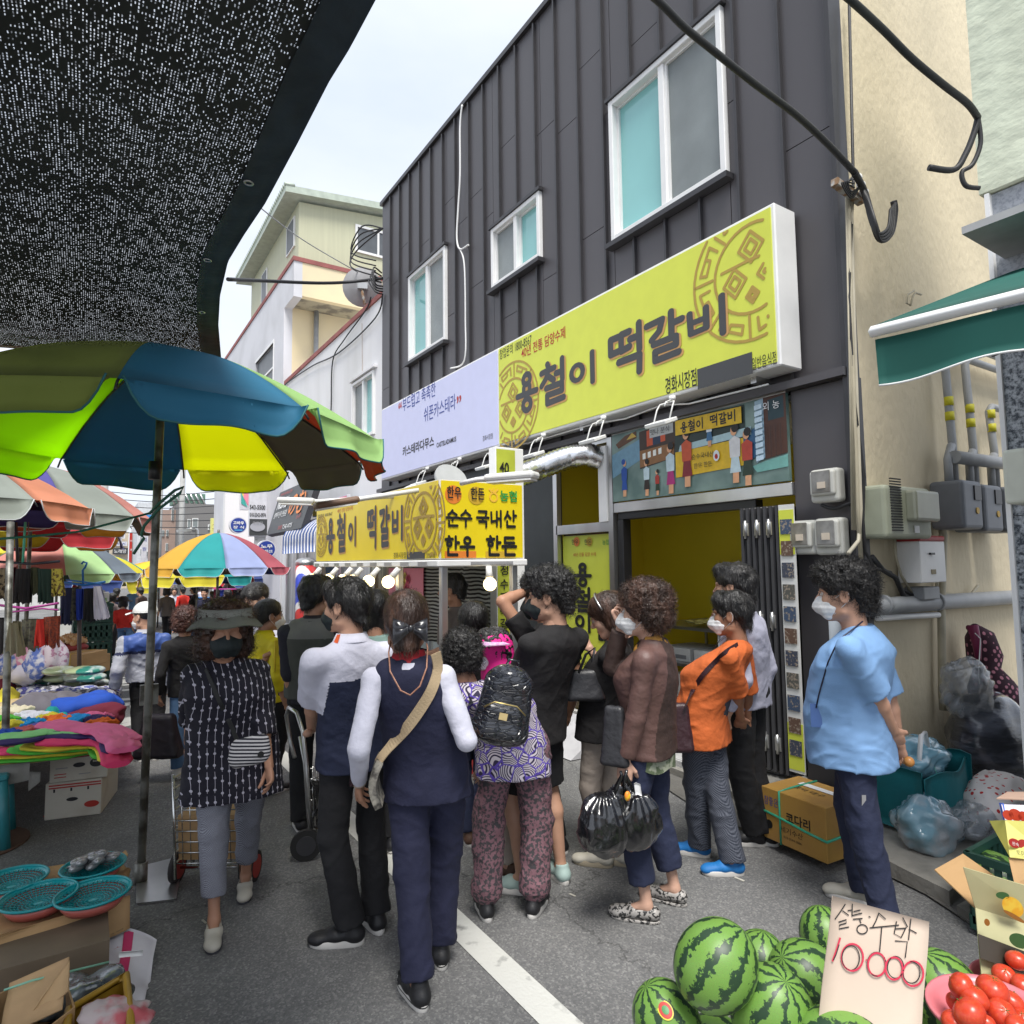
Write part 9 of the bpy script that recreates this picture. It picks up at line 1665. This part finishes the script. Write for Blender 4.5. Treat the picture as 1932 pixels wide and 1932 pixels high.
b=MB();b.rings([[nk+np.array((r*math.cos(a),r*.92*math.sin(a)-.006,z-.02*max(0,math.sin(a))))for a in[2*math.pi*k/28 for k in range(28)]]for r,z in((.088,-.03),(.066,.035),(.07,.037))],cap=False);worn_(P3,b,'collar',mat('collar_red',(.42,.02,.03),.8))
b=MB();b.rings([[nk+np.array((r*math.cos(a),r*.92*math.sin(a)-.006,z-.02*max(0,math.sin(a))))for a in[2*math.pi*k/28 for k in range(28)]]for r,z in((.096,-.040),(.085,-.014))],cap=False);worn_(P3,b,'collar_trim',WHTC)
wp=P3['wr'][0];wd=vecn(P3['wr'][0]-P3['el'][0]);b=MB();b.tube([wp-wd*.03,wp-wd*.008],.031,16);worn_(P3,b,'watch_strap',mat('strap_cream',(.55,.45,.38),.5));b=MB();b.tube([wp-wd*.02+[-.026,-.012,0],wp-wd*.02+[-.036,-.016,0]],.019,16);worn_(P3,b,'watch_face',mat('watch_dark',(.03,.01,.015),.2))
b=MB();r0=hp(P8,(0,-.0,0));b.tube([hp(P8,(.098*math.cos(a),-.0+.02*math.sin(a),.035+.098*math.sin(a)))for a in[math.pi*k/14 for k in range(15)]],.006,6);worn_(P8,b,'hair_band',STEEL)
b=MB();nk=P2['neck'];b.add([Vector(nk+np.array(p))for p in((-.095,-.02,-.015),(-.085,-.05,-.012),(-.066,-.035,.026),(-.072,-.01,.024))],[(0,1,2,3)]);worn_(P2,b,'collar_stripe',mat('stripe_orange',(.75,.12,.03),.7))
nk=P9['neck'];b=MB();rs=[]
for j,(r,z)in enumerate(((.105,-.06),(.098,-.015),(.075,.015),(.066,.03))):rs.append([nk+np.array((r*math.cos(a)+.004*math.sin(a*7+j),r*.92*math.sin(a)+.006,z+.012*math.sin(a*3+j)-.05*max(0,math.sin(a))))for a in[2*math.pi*k/36 for k in range(36)]])
b.rings(rs,cap=False);worn_(P9,b,'scarf',mat('scarf_gold',(.45,.22,.04),.6,c2=(.02,.015,.015),c2t=(.5,.53),vs=26))
b=MB();b.rings([[np.array([P9['root'].location.x*0,0,0])+np.array(((.168+.0*z)*1.12*(.95+.05*math.sin(a*9))*math.cos(a),.012+.135*1.15*math.sin(a),z+.01*math.sin(a*6)))for a in[2*math.pi*k/40 for k in range(40)]]for z in(.86,.79,.755)],cap=False);worn_(P9,b,'camisole_hem',CAMO)
nk=P12['neck'];LANY=mat('lanyard',(.015,.015,.04),.5)
b=MB();b.tube([hit(P12,1628,1172)]+[hit(P12,u,v)for u,v in((1612,1185),(1592,1200),(1575,1222),(1562,1250),(1552,1285),(1545,1310),(1540,1335))],.0038,6);worn_(P12,b,'lanyard',LANY)
b=MB();b.obox(hit(P12,1540,1350,.012),.006,.05,.11,ax=(1,.3,0));worn_(P12,b,'name_card',mat('card_blue',(.06,.12,.3),.4))
b=MB();b.add([Vector(P12['loc'](DP(1626,y,P12['dep']-.135)))for y in(1500,1560)]+[Vector(P12['loc'](DP(1634,y,P12['dep']-.135)))for y in(1560,1500)],[(0,1,2,3)]);worn_(P12,b,'trouser_print',GREYI)
nk=P15['neck'];F=Fld((-.07,.02,-.14),(.07,.12,-.05),.005);F.ell((0,.045,-.098),(.056,.052,.03),0);v,q=F.mesh();mk('face_mask',[(v@P15['HM'].T+P15['hc'],q)],MATS['mask_black'],P15['root'])
nk=P10['neck'];b=MB();b.tube([nk+np.array(p)for p in((-.06,.03,.03),(-.03,.11,-.04),(.0,.135,-.08),(.03,.11,-.04),(.06,.03,.03))],.0016,5);worn_(P10,b,'cord',INKL)
# ---- carried things: each its own thing
def strap(K,pts,w_,m_,nm='strap',root=None):
 b=MB();P=[np.array(p,float)for p in pts];Q=[]
 for i in range(len(P)-1):
  a=P[max(i-1,0)];p0=P[i];p1=P[i+1];d=P[min(i+2,len(P)-1)]
  for k in range(6):t=k/6;Q.append(.5*((2*p0)+(-a+p1)*t+(2*a-5*p0+4*p1-d)*t*t+(-a+3*p0-3*p1+d)*t**3))
 Q.append(P[-1]);ctr=np.array([K['neck'][0]*.5,K['neck'][1]*.5,0]);rs=[]
 for i,p in enumerate(Q):
  d=vecn(Q[min(i+1,len(Q)-1)]-Q[max(i-1,0)]);o=p-ctr;o[2]=0;o=vecn(o);s_=vecn(np.cross(d,o))*w_/2;o=o*.003;rs.append([W(K,p-s_-o),W(K,p+s_-o),W(K,p+s_+o),W(K,p-s_+o)])
 b.rings(rs,smooth=False);return b.build(nm,m_,root)
def crease_mesh(b,c,amp,sc):
 for i,(x,y,z)in enumerate(b.v):k=amp*noise3((x,y,z),sc);k2=amp*noise3((z,x,y),sc);b.v[i]=(x+k,y+k2,z+k*.5)
BSTR=mat('strap_beige',(.48,.36,.22),.7,bump=.2,bs=150);n3=P3['neck']
t=thing('crossbody_bag','beige wide strap bag slung across the navy vest of the woman with the bow','bag',W(P3,(-.15,0,.9)));strap(P3,[hit(P3,822,1232),hit(P3,826,1262),hit(P3,815,1300),hit(P3,795,1335),hit(P3,770,1370),hit(P3,745,1398),hit(P3,722,1425),hit(P3,712,1440)],.048,BSTR,root=t)
b=MB();b.grid(lambda a,c:W(P3,hit(P3,716,1440,.0)+np.array([-.012-.03*math.sin(c*3.1),-.05+.16*a,.02-.2*c])),6,8,thick=.03);b.build('pouch',mat('pouch_grey',(.28,.26,.22),.7,c2=(.1,.09,.08),vs=40,bump=.4,bs=60),t)
# striped pouch of the visor woman
t=thing('striped_pouch','small pouch of black and white stripes hanging at the hip of the visor woman','bag',DP(470,1415,2.95));STP=pattern('pouchstripe',pat_stripe((.02,.02,.03),(.58,.56,.56),420))
pc_=DP(471,1416,2.93);F=Fld((-.10,-.05,-.09),(.10,.05,.09),.006);F.cap((-.05,0,-.025),(.05,0,-.02),.045,.045,0,flat=((0,1,0),.55));F.cap((-.055,0,.03),(.055,0,.035),.03,.03,.03,flat=((0,1,0),.5));v,q=F.mesh();a_=R_(-33);v2=np.stack([v[:,0]*math.cos(a_)-v[:,1]*math.sin(a_),v[:,0]*math.sin(a_)+v[:,1]*math.cos(a_),v[:,2]+.15*v[:,0]],1);o=mk('pouch',[(v2+np.array(pc_)-np.array(t.location),q)],STP,t)
strap(P1,[P1['loc'](DP(448,1398,2.95)),hit(P1,432,1360),hit(P1,415,1325),hit(P1,400,1290),hit(P1,388,1262)],.022,BLKR,root=t)
b=MB();b.cyl(pc_+Vector((.035,-.055,-.01)),pc_+Vector((.036,-.06,-.01)),.014,14);b.build('badge',BLKR,t)
# backpack
BKP=mat('croc_leather',(.015,.017,.024),.22,var=0,coat=.6,spec=.7);n,L,bb_=nodes(BKP);tcn=n.new('ShaderNodeTexCoord');vo_=n.new('ShaderNodeTexVoronoi');vo_.feature='DISTANCE_TO_EDGE';vo_.inputs['Scale'].default_value=38;mpn=n.new('ShaderNodeMapping');mpn.inputs['Scale'].default_value=(.55,.55,1.5);L.new(tcn.outputs['Object'],mpn.inputs[0]);L.new(mpn.outputs[0],vo_.inputs['Vector']);bpn=n.new('ShaderNodeBump');bpn.inputs['Strength'].default_value=.9;bpn.inputs['Distance'].default_value=.006;rpn=n.new('ShaderNodeValToRGB');rpn.color_ramp.elements[1].position=.12;L.new(vo_.outputs['Distance'],rpn.inputs[0]);L.new(rpn.outputs[0],bpn.inputs['Height']);L.new(bpn.outputs[0],bb_.inputs['Normal'])
t=thing('backpack','glossy black crocodile pattern backpack with gold plate on the leaf print blouse','backpack',DP(952,1325,2.95));bc=DP(953,1327,2.90);vd=(bc-Vector((0,0,CH)));vd.z=0;vd.normalize();rt_=Vector((vd.y,-vd.x,0));Bm=np.array([list(rt_),list(vd),[0,0,1]]);til=.22;c_,s__=math.cos(til),math.sin(til)
def bpk(F):v,q=F.mesh();v=np.stack([v[:,0]*c_+v[:,2]*s__,v[:,1],-v[:,0]*s__+v[:,2]*c_],1);return v@Bm+np.array(bc)-np.array(t.location),q
F=Fld((-.17,-.12,-.2),(.17,.12,.22),.006);F.cap((-.07,.02,-.12),(.07,.02,-.12),.055,.055,0);F.cap((-.07,.02,-.12),(-.055,.02,.08),.06,.055,.02);F.cap((.07,.02,-.12),(.055,.02,.08),.06,.055,.02);F.cap((0,.02,-.12),(0,.02,.10),.075,.065,.03);F.cap((-.03,.02,.10),(.03,.02,.10),.055,.055,.04);F.wob(lambda x,y,z:.003*vnoise(x*20,y*20,z*20));mk('body',[bpk(F)],BKP,t)
F=Fld((-.14,-.13,-.19),(.14,.03,.06),.006);F.cap((-.06,-.035,-.115),(.06,-.035,-.115),.042,.042,0);F.cap((-.055,-.035,-.03),(.055,-.035,-.03),.036,.036,.06);F.wob(lambda x,y,z:.002*vnoise(x*25,y*25,z*25));mk('front_pocket',[bpk(F)],BKP,t)
def bw_(p):x,y,z=p;v=np.array([x*c_+z*s__,y,-x*s__+z*c_]);return Vector(v@Bm+np.array(bc))
b=MB();b.tube([bw_((-.09,-.066,-.02)),bw_((-.05,-.074,.012)),bw_((.05,-.074,.012)),bw_((.095,-.066,-.02))],.0035,6);b.build('zip',mat('gold_zip',(.5,.38,.15),.3,metal=.8),t);b=MB();b.add([bw_(p)for p in((-.018,-.083,-.055),(.018,-.083,-.055),(.018,-.083,-.025),(-.018,-.083,-.025))],[(0,1,2,3)]);b.build('plate',mat('gold_plate',(.8,.62,.3),.3,metal=.6),t)
b=MB();b.tube([bw_((-.03,.03,.15)),bw_((-.02,.02,.19)),bw_((.02,.02,.19)),bw_((.03,.03,.15))],.007,6);b.build('top_handle',BKP,t)
n4=P4['neck']
for q in(-1,1):strap(P4,[n4+[q*.05+.04,.06,.0],n4+[q*.08+.04,.0,.02],n4+[q*.09+.05,-.08,-.04],n4+[q*.08+.07,-.12,-.1]],.03,BKP,root=t)
# black plastic carrier bags held by the brown blouse woman
BPL=mat('black_polythene',(.008,.008,.010),.2,bump=.7,bs=14,coat=.9,spec=.7,stretch=(1,1,.4))
def poly_bag(label,u,v,dep,rx,rz,top_uv,seed):
 c=DP(u,v,dep);t=thing('carrier_bag',label,'bag',c,'black carrier bags in her hand');F=Fld((-rx*1.35,-rx,-rz*1.25),(rx*1.35,rx,rz*1.7),.007);F.ell((0,0,-.1*rz),(rx,rx*.7,rz*.85),0);F.ell((rx*.35,0,-.35*rz),(rx*.7,rx*.6,rz*.55),.04);tp=DP(*top_uv,dep)-c;F.cap((0,0,rz*.4),(tp.x*.9,tp.y*.9,tp.z*.9),rx*.5,.02,.09)
 def wf(x,y,z):an=np.arctan2(y,x);return .012*(np.abs(vnoise(x*13+seed,y*13,z*8))*2-.5)+.006*np.abs(vnoise(x*30,y*30+seed,z*22))+.009*np.sin(an*13+z*9+seed)*np.clip((z+.02)/.2,0,1)
 F.wob(wf,.05);mk('bag',[F.mesh()],BPL,t)
 hw_=DP(1177,1462,dep)
 for q in(-1,1):b=MB();b.tube([c+tp*.75+Vector((q*.03,0,0)),hw_+Vector((q*.012,0,0)),hw_+Vector((q*.02,0,.02))],[.014,.008,.006],7);b.build('handle',BPL,t)
 return t
poly_bag('crumpled black plastic bag, the larger left one in her hand',1142,1555,3.02,.145,.15,(1172,1480),3);poly_bag('crumpled black plastic bag, the right one in her hand',1200,1550,3.06,.125,.135,(1182,1480),11)
b=MB();b.grid(lambda a,c:DP(1196+12*a+3*c,1478+22*c,2.98)+Vector((0,0,.004*math.sin(a*5))),3,5,thick=.003);tag(b.build('receipt',WHI,None,base=DP(1200,1490,2.98)),'white receipt poking out of the black plastic bags','paper')
b=MB();b.ball(DP(1184,1502,2.93),.016,.012,.022,10,8);tag(b.build('snack_packet',mat('orange_packet',(.8,.25,.03),.4,c2=(.8,.6,.03),vs=60),None,base=DP(1184,1502,2.93)),'orange and yellow packet showing in the black plastic bags','packet')
def softbag(name,label,u,v,dep,rx,ry,rz,m_,K=None,st=None,w_=.02,ang=-33,sm_=None):
 c=DP(u,v,dep);t=thing(name,label,'bag',c);F=Fld((-rx*1.2,-ry*1.5,-rz*1.2),(rx*1.2,ry*1.5,rz*1.2),.007);rr_=min(rx,ry,rz)*.7;F.put(lambda X,Y,Z:np.sqrt(np.maximum(np.abs(X)*(1+.25*Z/rz)-rx+rr_,0)**2+np.maximum(np.abs(Y)*(1+.3*Z/rz)-ry+rr_,0)**2+np.maximum(np.abs(Z)-rz+rr_,0)**2)-rr_,(-rx,-ry,-rz),(rx,ry,rz),0);F.wob(creases(.005,14,14,5,rx*50));v_,q=F.mesh();a=R_(ang);v_=np.stack([v_[:,0]*math.cos(a)-v_[:,1]*math.sin(a),v_[:,0]*math.sin(a)+v_[:,1]*math.cos(a),v_[:,2]],1);mk('body',[(v_,q)],m_,t)
 if st is not None:strap(K,st,w_,sm_ or m_,root=t)
 return t
DBR=mat('dark_brown_leather',(.035,.012,.016),.45,bump=.15,bs=60);DGR=mat('dark_grey_leather',(.028,.028,.032),.45,bump=.15,bs=60)
L10=P10['loc'];D10=P10['dep'];softbag('shoulder_bag','dark brown leather bag hanging in front of the orange T-shirt',1284,1372,3.55,.052,.035,.13,DBR,P10,[L10(DP(1292,1335,3.5)),hit(P10,1306,1305),hit(P10,1325,1275),hit(P10,1348,1250),hit(P10,1370,1230),hit(P10,1392,1216)],.028)
softbag('shoulder_bag','flat dark grey bag hanging at the hip of the brown blouse woman',1160,1388,3.12,.055,.03,.14,DGR,ang=-60)
t=softbag('handbag','black handbag carried by the woman in black top and beige trousers',1103,1292,3.62,.09,.04,.085,DGR);b=MB();b.tube([DP(1092,1270,3.6),DP(1105,1235,3.62),DP(1122,1222,3.64),DP(1116,1262,3.62)],.008,6);b.build('handle',DGR,t)
softbag('handbag','dark bag carried low by the woman in the black jacket',300,1388,5.2,.15,.06,.17,mat('purple_black',(.012,.008,.014),.6))
b=MB();c=W(P12,(P12['wr'][0]+P12['wr'][1])/2+[0,-.02,-.09]);c=DP(1715,1437,P12['dep']-.0);b.ball(c,.024,nu=18,nv=12);tag(b.build('massage_ball',mat('wood_ball',(.50,.22,.06),.35),None,base=c),'small wooden ball held behind the back of the man in light blue','ball')
b=MB();c=DP(519,1240,4.6);b.tube([c+Vector((0,0,.11)),c-Vector((0,0,.1))],.006,6);b.obox(c+Vector((.02,0,.06)),.05,.01,.12);tag(b.build('snack_wrapper',mat('yellow_wrap',(.8,.6,.03),.5),None,base=c),'yellow snack wrapper in the hand of the woman in yellow','snack')
b=MB();b.tube([DP(1162,1140,3.4),DP(1158,1165,3.4)],.0001,3)
# trolleys
CHR_=mat('chrome',(.62,.62,.60),.2,metal=1,var=.05);CRW=mat('trolley_cream',(.55,.50,.36),.4,metal=.3)
t=thing('shopping_trolley','wire shopping trolley with red wheels pulled by the visor woman','trolley',G(390,1690));g0=G(392,1680);ax_=Vector((math.cos(R_(-33)),math.sin(R_(-33)),0));ay_=Vector((-ax_.y,ax_.x,0));lean=ay_*-.10
def tp_(x,y,z):return g0+ax_*x+ay_*(y+.0)+Vector((0,0,z))+ay_*(-.35*z)*.0+ax_*(-.05*z)
for y in(-.0,.2):
 for k in range(9):z=.14+.055*k;b=MB();b.tube([tp_(-.17,y,z),tp_(.17,y,z)],.004,5);b.build('wire',CHR_,t)
for x in(-.17,.17):
 for k in range(9):z=.14+.055*k;b=MB();b.tube([tp_(x,0,z),tp_(x,.2,z)],.004,5);b.build('wire',CRW,t)
 for y in(0,.2):b=MB();b.tube([tp_(x,y,.06),tp_(x,y,.60)],.008,6);b.build('upright',CHR_,t)
for k in range(9):b=MB();x=-.17+.0425*k;b.tube([tp_(x,0,.13),tp_(x,0,.58)],.003,5);b.build('wire',CHR_,t)
for x in(-.17,.17):b=MB();b.tube([tp_(x,.2,.58),tp_(x*.6,.22,.95),tp_(0,.22,.97)],.009,7);b.build('handle',CHR_,t)
b=MB();b.tube([tp_(-.21,.1,.075),tp_(.21,.1,.075)],.007,6);b.build('axle',CHR_,t)
for x in(-.21,.21):b=MB();b.tube([tp_(x-.014,.1,.078),tp_(x+.014,.1,.078)],.078,24);w_=b.build('wheel',mat('wheel_dark',(.03,.025,.025),.7),t);b=MB();b.tube([tp_(x-.017,.1,.078),tp_(x+.017,.1,.078)],.058,20);b.build('hub',mat('wheel_red',(.35,.03,.02),.5),w_)
b=MB();b.add([tp_(-.16,.02,.15),tp_(.16,.02,.15),tp_(.16,.18,.15),tp_(-.16,.18,.15),tp_(-.16,.02,.38),tp_(.16,.02,.38),tp_(.16,.18,.38),tp_(-.16,.18,.38)],[(0,3,2,1),(4,5,6,7),(0,1,5,4),(1,2,6,5),(2,3,7,6),(3,0,4,7)]);tag(b.build('trolley_load',CARD,None,base=tp_(0,.1,.15)),'brown carton carried in the wire shopping trolley','box')
t=thing('hand_trolley','black folding trolley with grey bent handle beside the man in the olive vest','trolley',G(578,1622));D_=3.85
b=MB();b.tube([DP(590,1560,D_),DP(581,1500,D_),DP(578,1440,D_),DP(571,1380,D_+.1),DP(560,1345,D_+.15),DP(545,1335,D_+.2),DP(540,1350,D_+.25),DP(548,1400,D_+.25),DP(556,1430,D_+.2)],.013,8);b.build('handle',STEEL,t)
b=MB();b.tube([DP(590,1592,D_),DP(582,1540,D_),DP(575,1440,D_+.02),DP(566,1390,D_+.1)],.011,8);b.build('frame',STEEL,t)
for k in range(7):b=MB();b.tube([DP(586,1450+20*k,D_),DP(612,1445+20*k,D_+.1)],.004,5);b.build('wire',CHR_,t)
for k in range(4):b=MB();b.tube([DP(590+7*k,1445,D_+.03*k),DP(590+7*k,1575,D_+.03*k)],.004,5);b.build('wire',CHR_,t)
wc=G(577,1624);wc.z=.088;vd2=(wc-Vector((0,0,CH)));vd2.z=0;vd2.normalize();b=MB();b.tube([wc-vd2*.015,wc+vd2*.015],.088,26);w_=b.build('wheel',BLKR,t);b=MB();b.tube([wc-vd2*.018,wc+vd2*.018],.055,20);b.build('hub',mat('hub_dark',(.04,.04,.045),.4),w_)
b=MB();b.grid(lambda a,c:DP(588+24*a,1475+85*c,D_-.02+.06*a)+Vector((.02*noise3((a*4,c*5,0),1),0,.02*noise3((a*4,c*5,3),1))),8,14,thick=.02);tag(b.build('plastic_bag',BPL,None,base=DP(600,1520,D_)),'black plastic bag in the hand trolley','bag')
# light scraps on the road
LIT=mat('litter',(.5,.48,.42),.8)
for i,(u,v)in enumerate(((385,1740),(470,1335),(375,1335),(1080,1690),(1240,1700),(1395,1660),(800,1880),(1110,1625),(330,1560))):
 p=G(u,v);b=MB();a=rnd.random()*3;b.obox(p+Vector((0,0,.004)),.03+.03*rnd.random(),.008+.01*rnd.random(),.003,ax=(math.cos(a),math.sin(a),0));o=tag(b.build('litter',LIT,None,base=p),None,None);o['label']='tiny pale scrap of litter on the asphalt '+['beside the trolley wheel','near the walking old man','left of the pole','between the queue shoes','near the snakeskin shoes','near the blue trainers','near the vest woman shoe','near the cream trainers','near the banana boxes'][i];o['category']='litter';o['group']='litter scraps'
bpy.data.scenes.remove(TS)
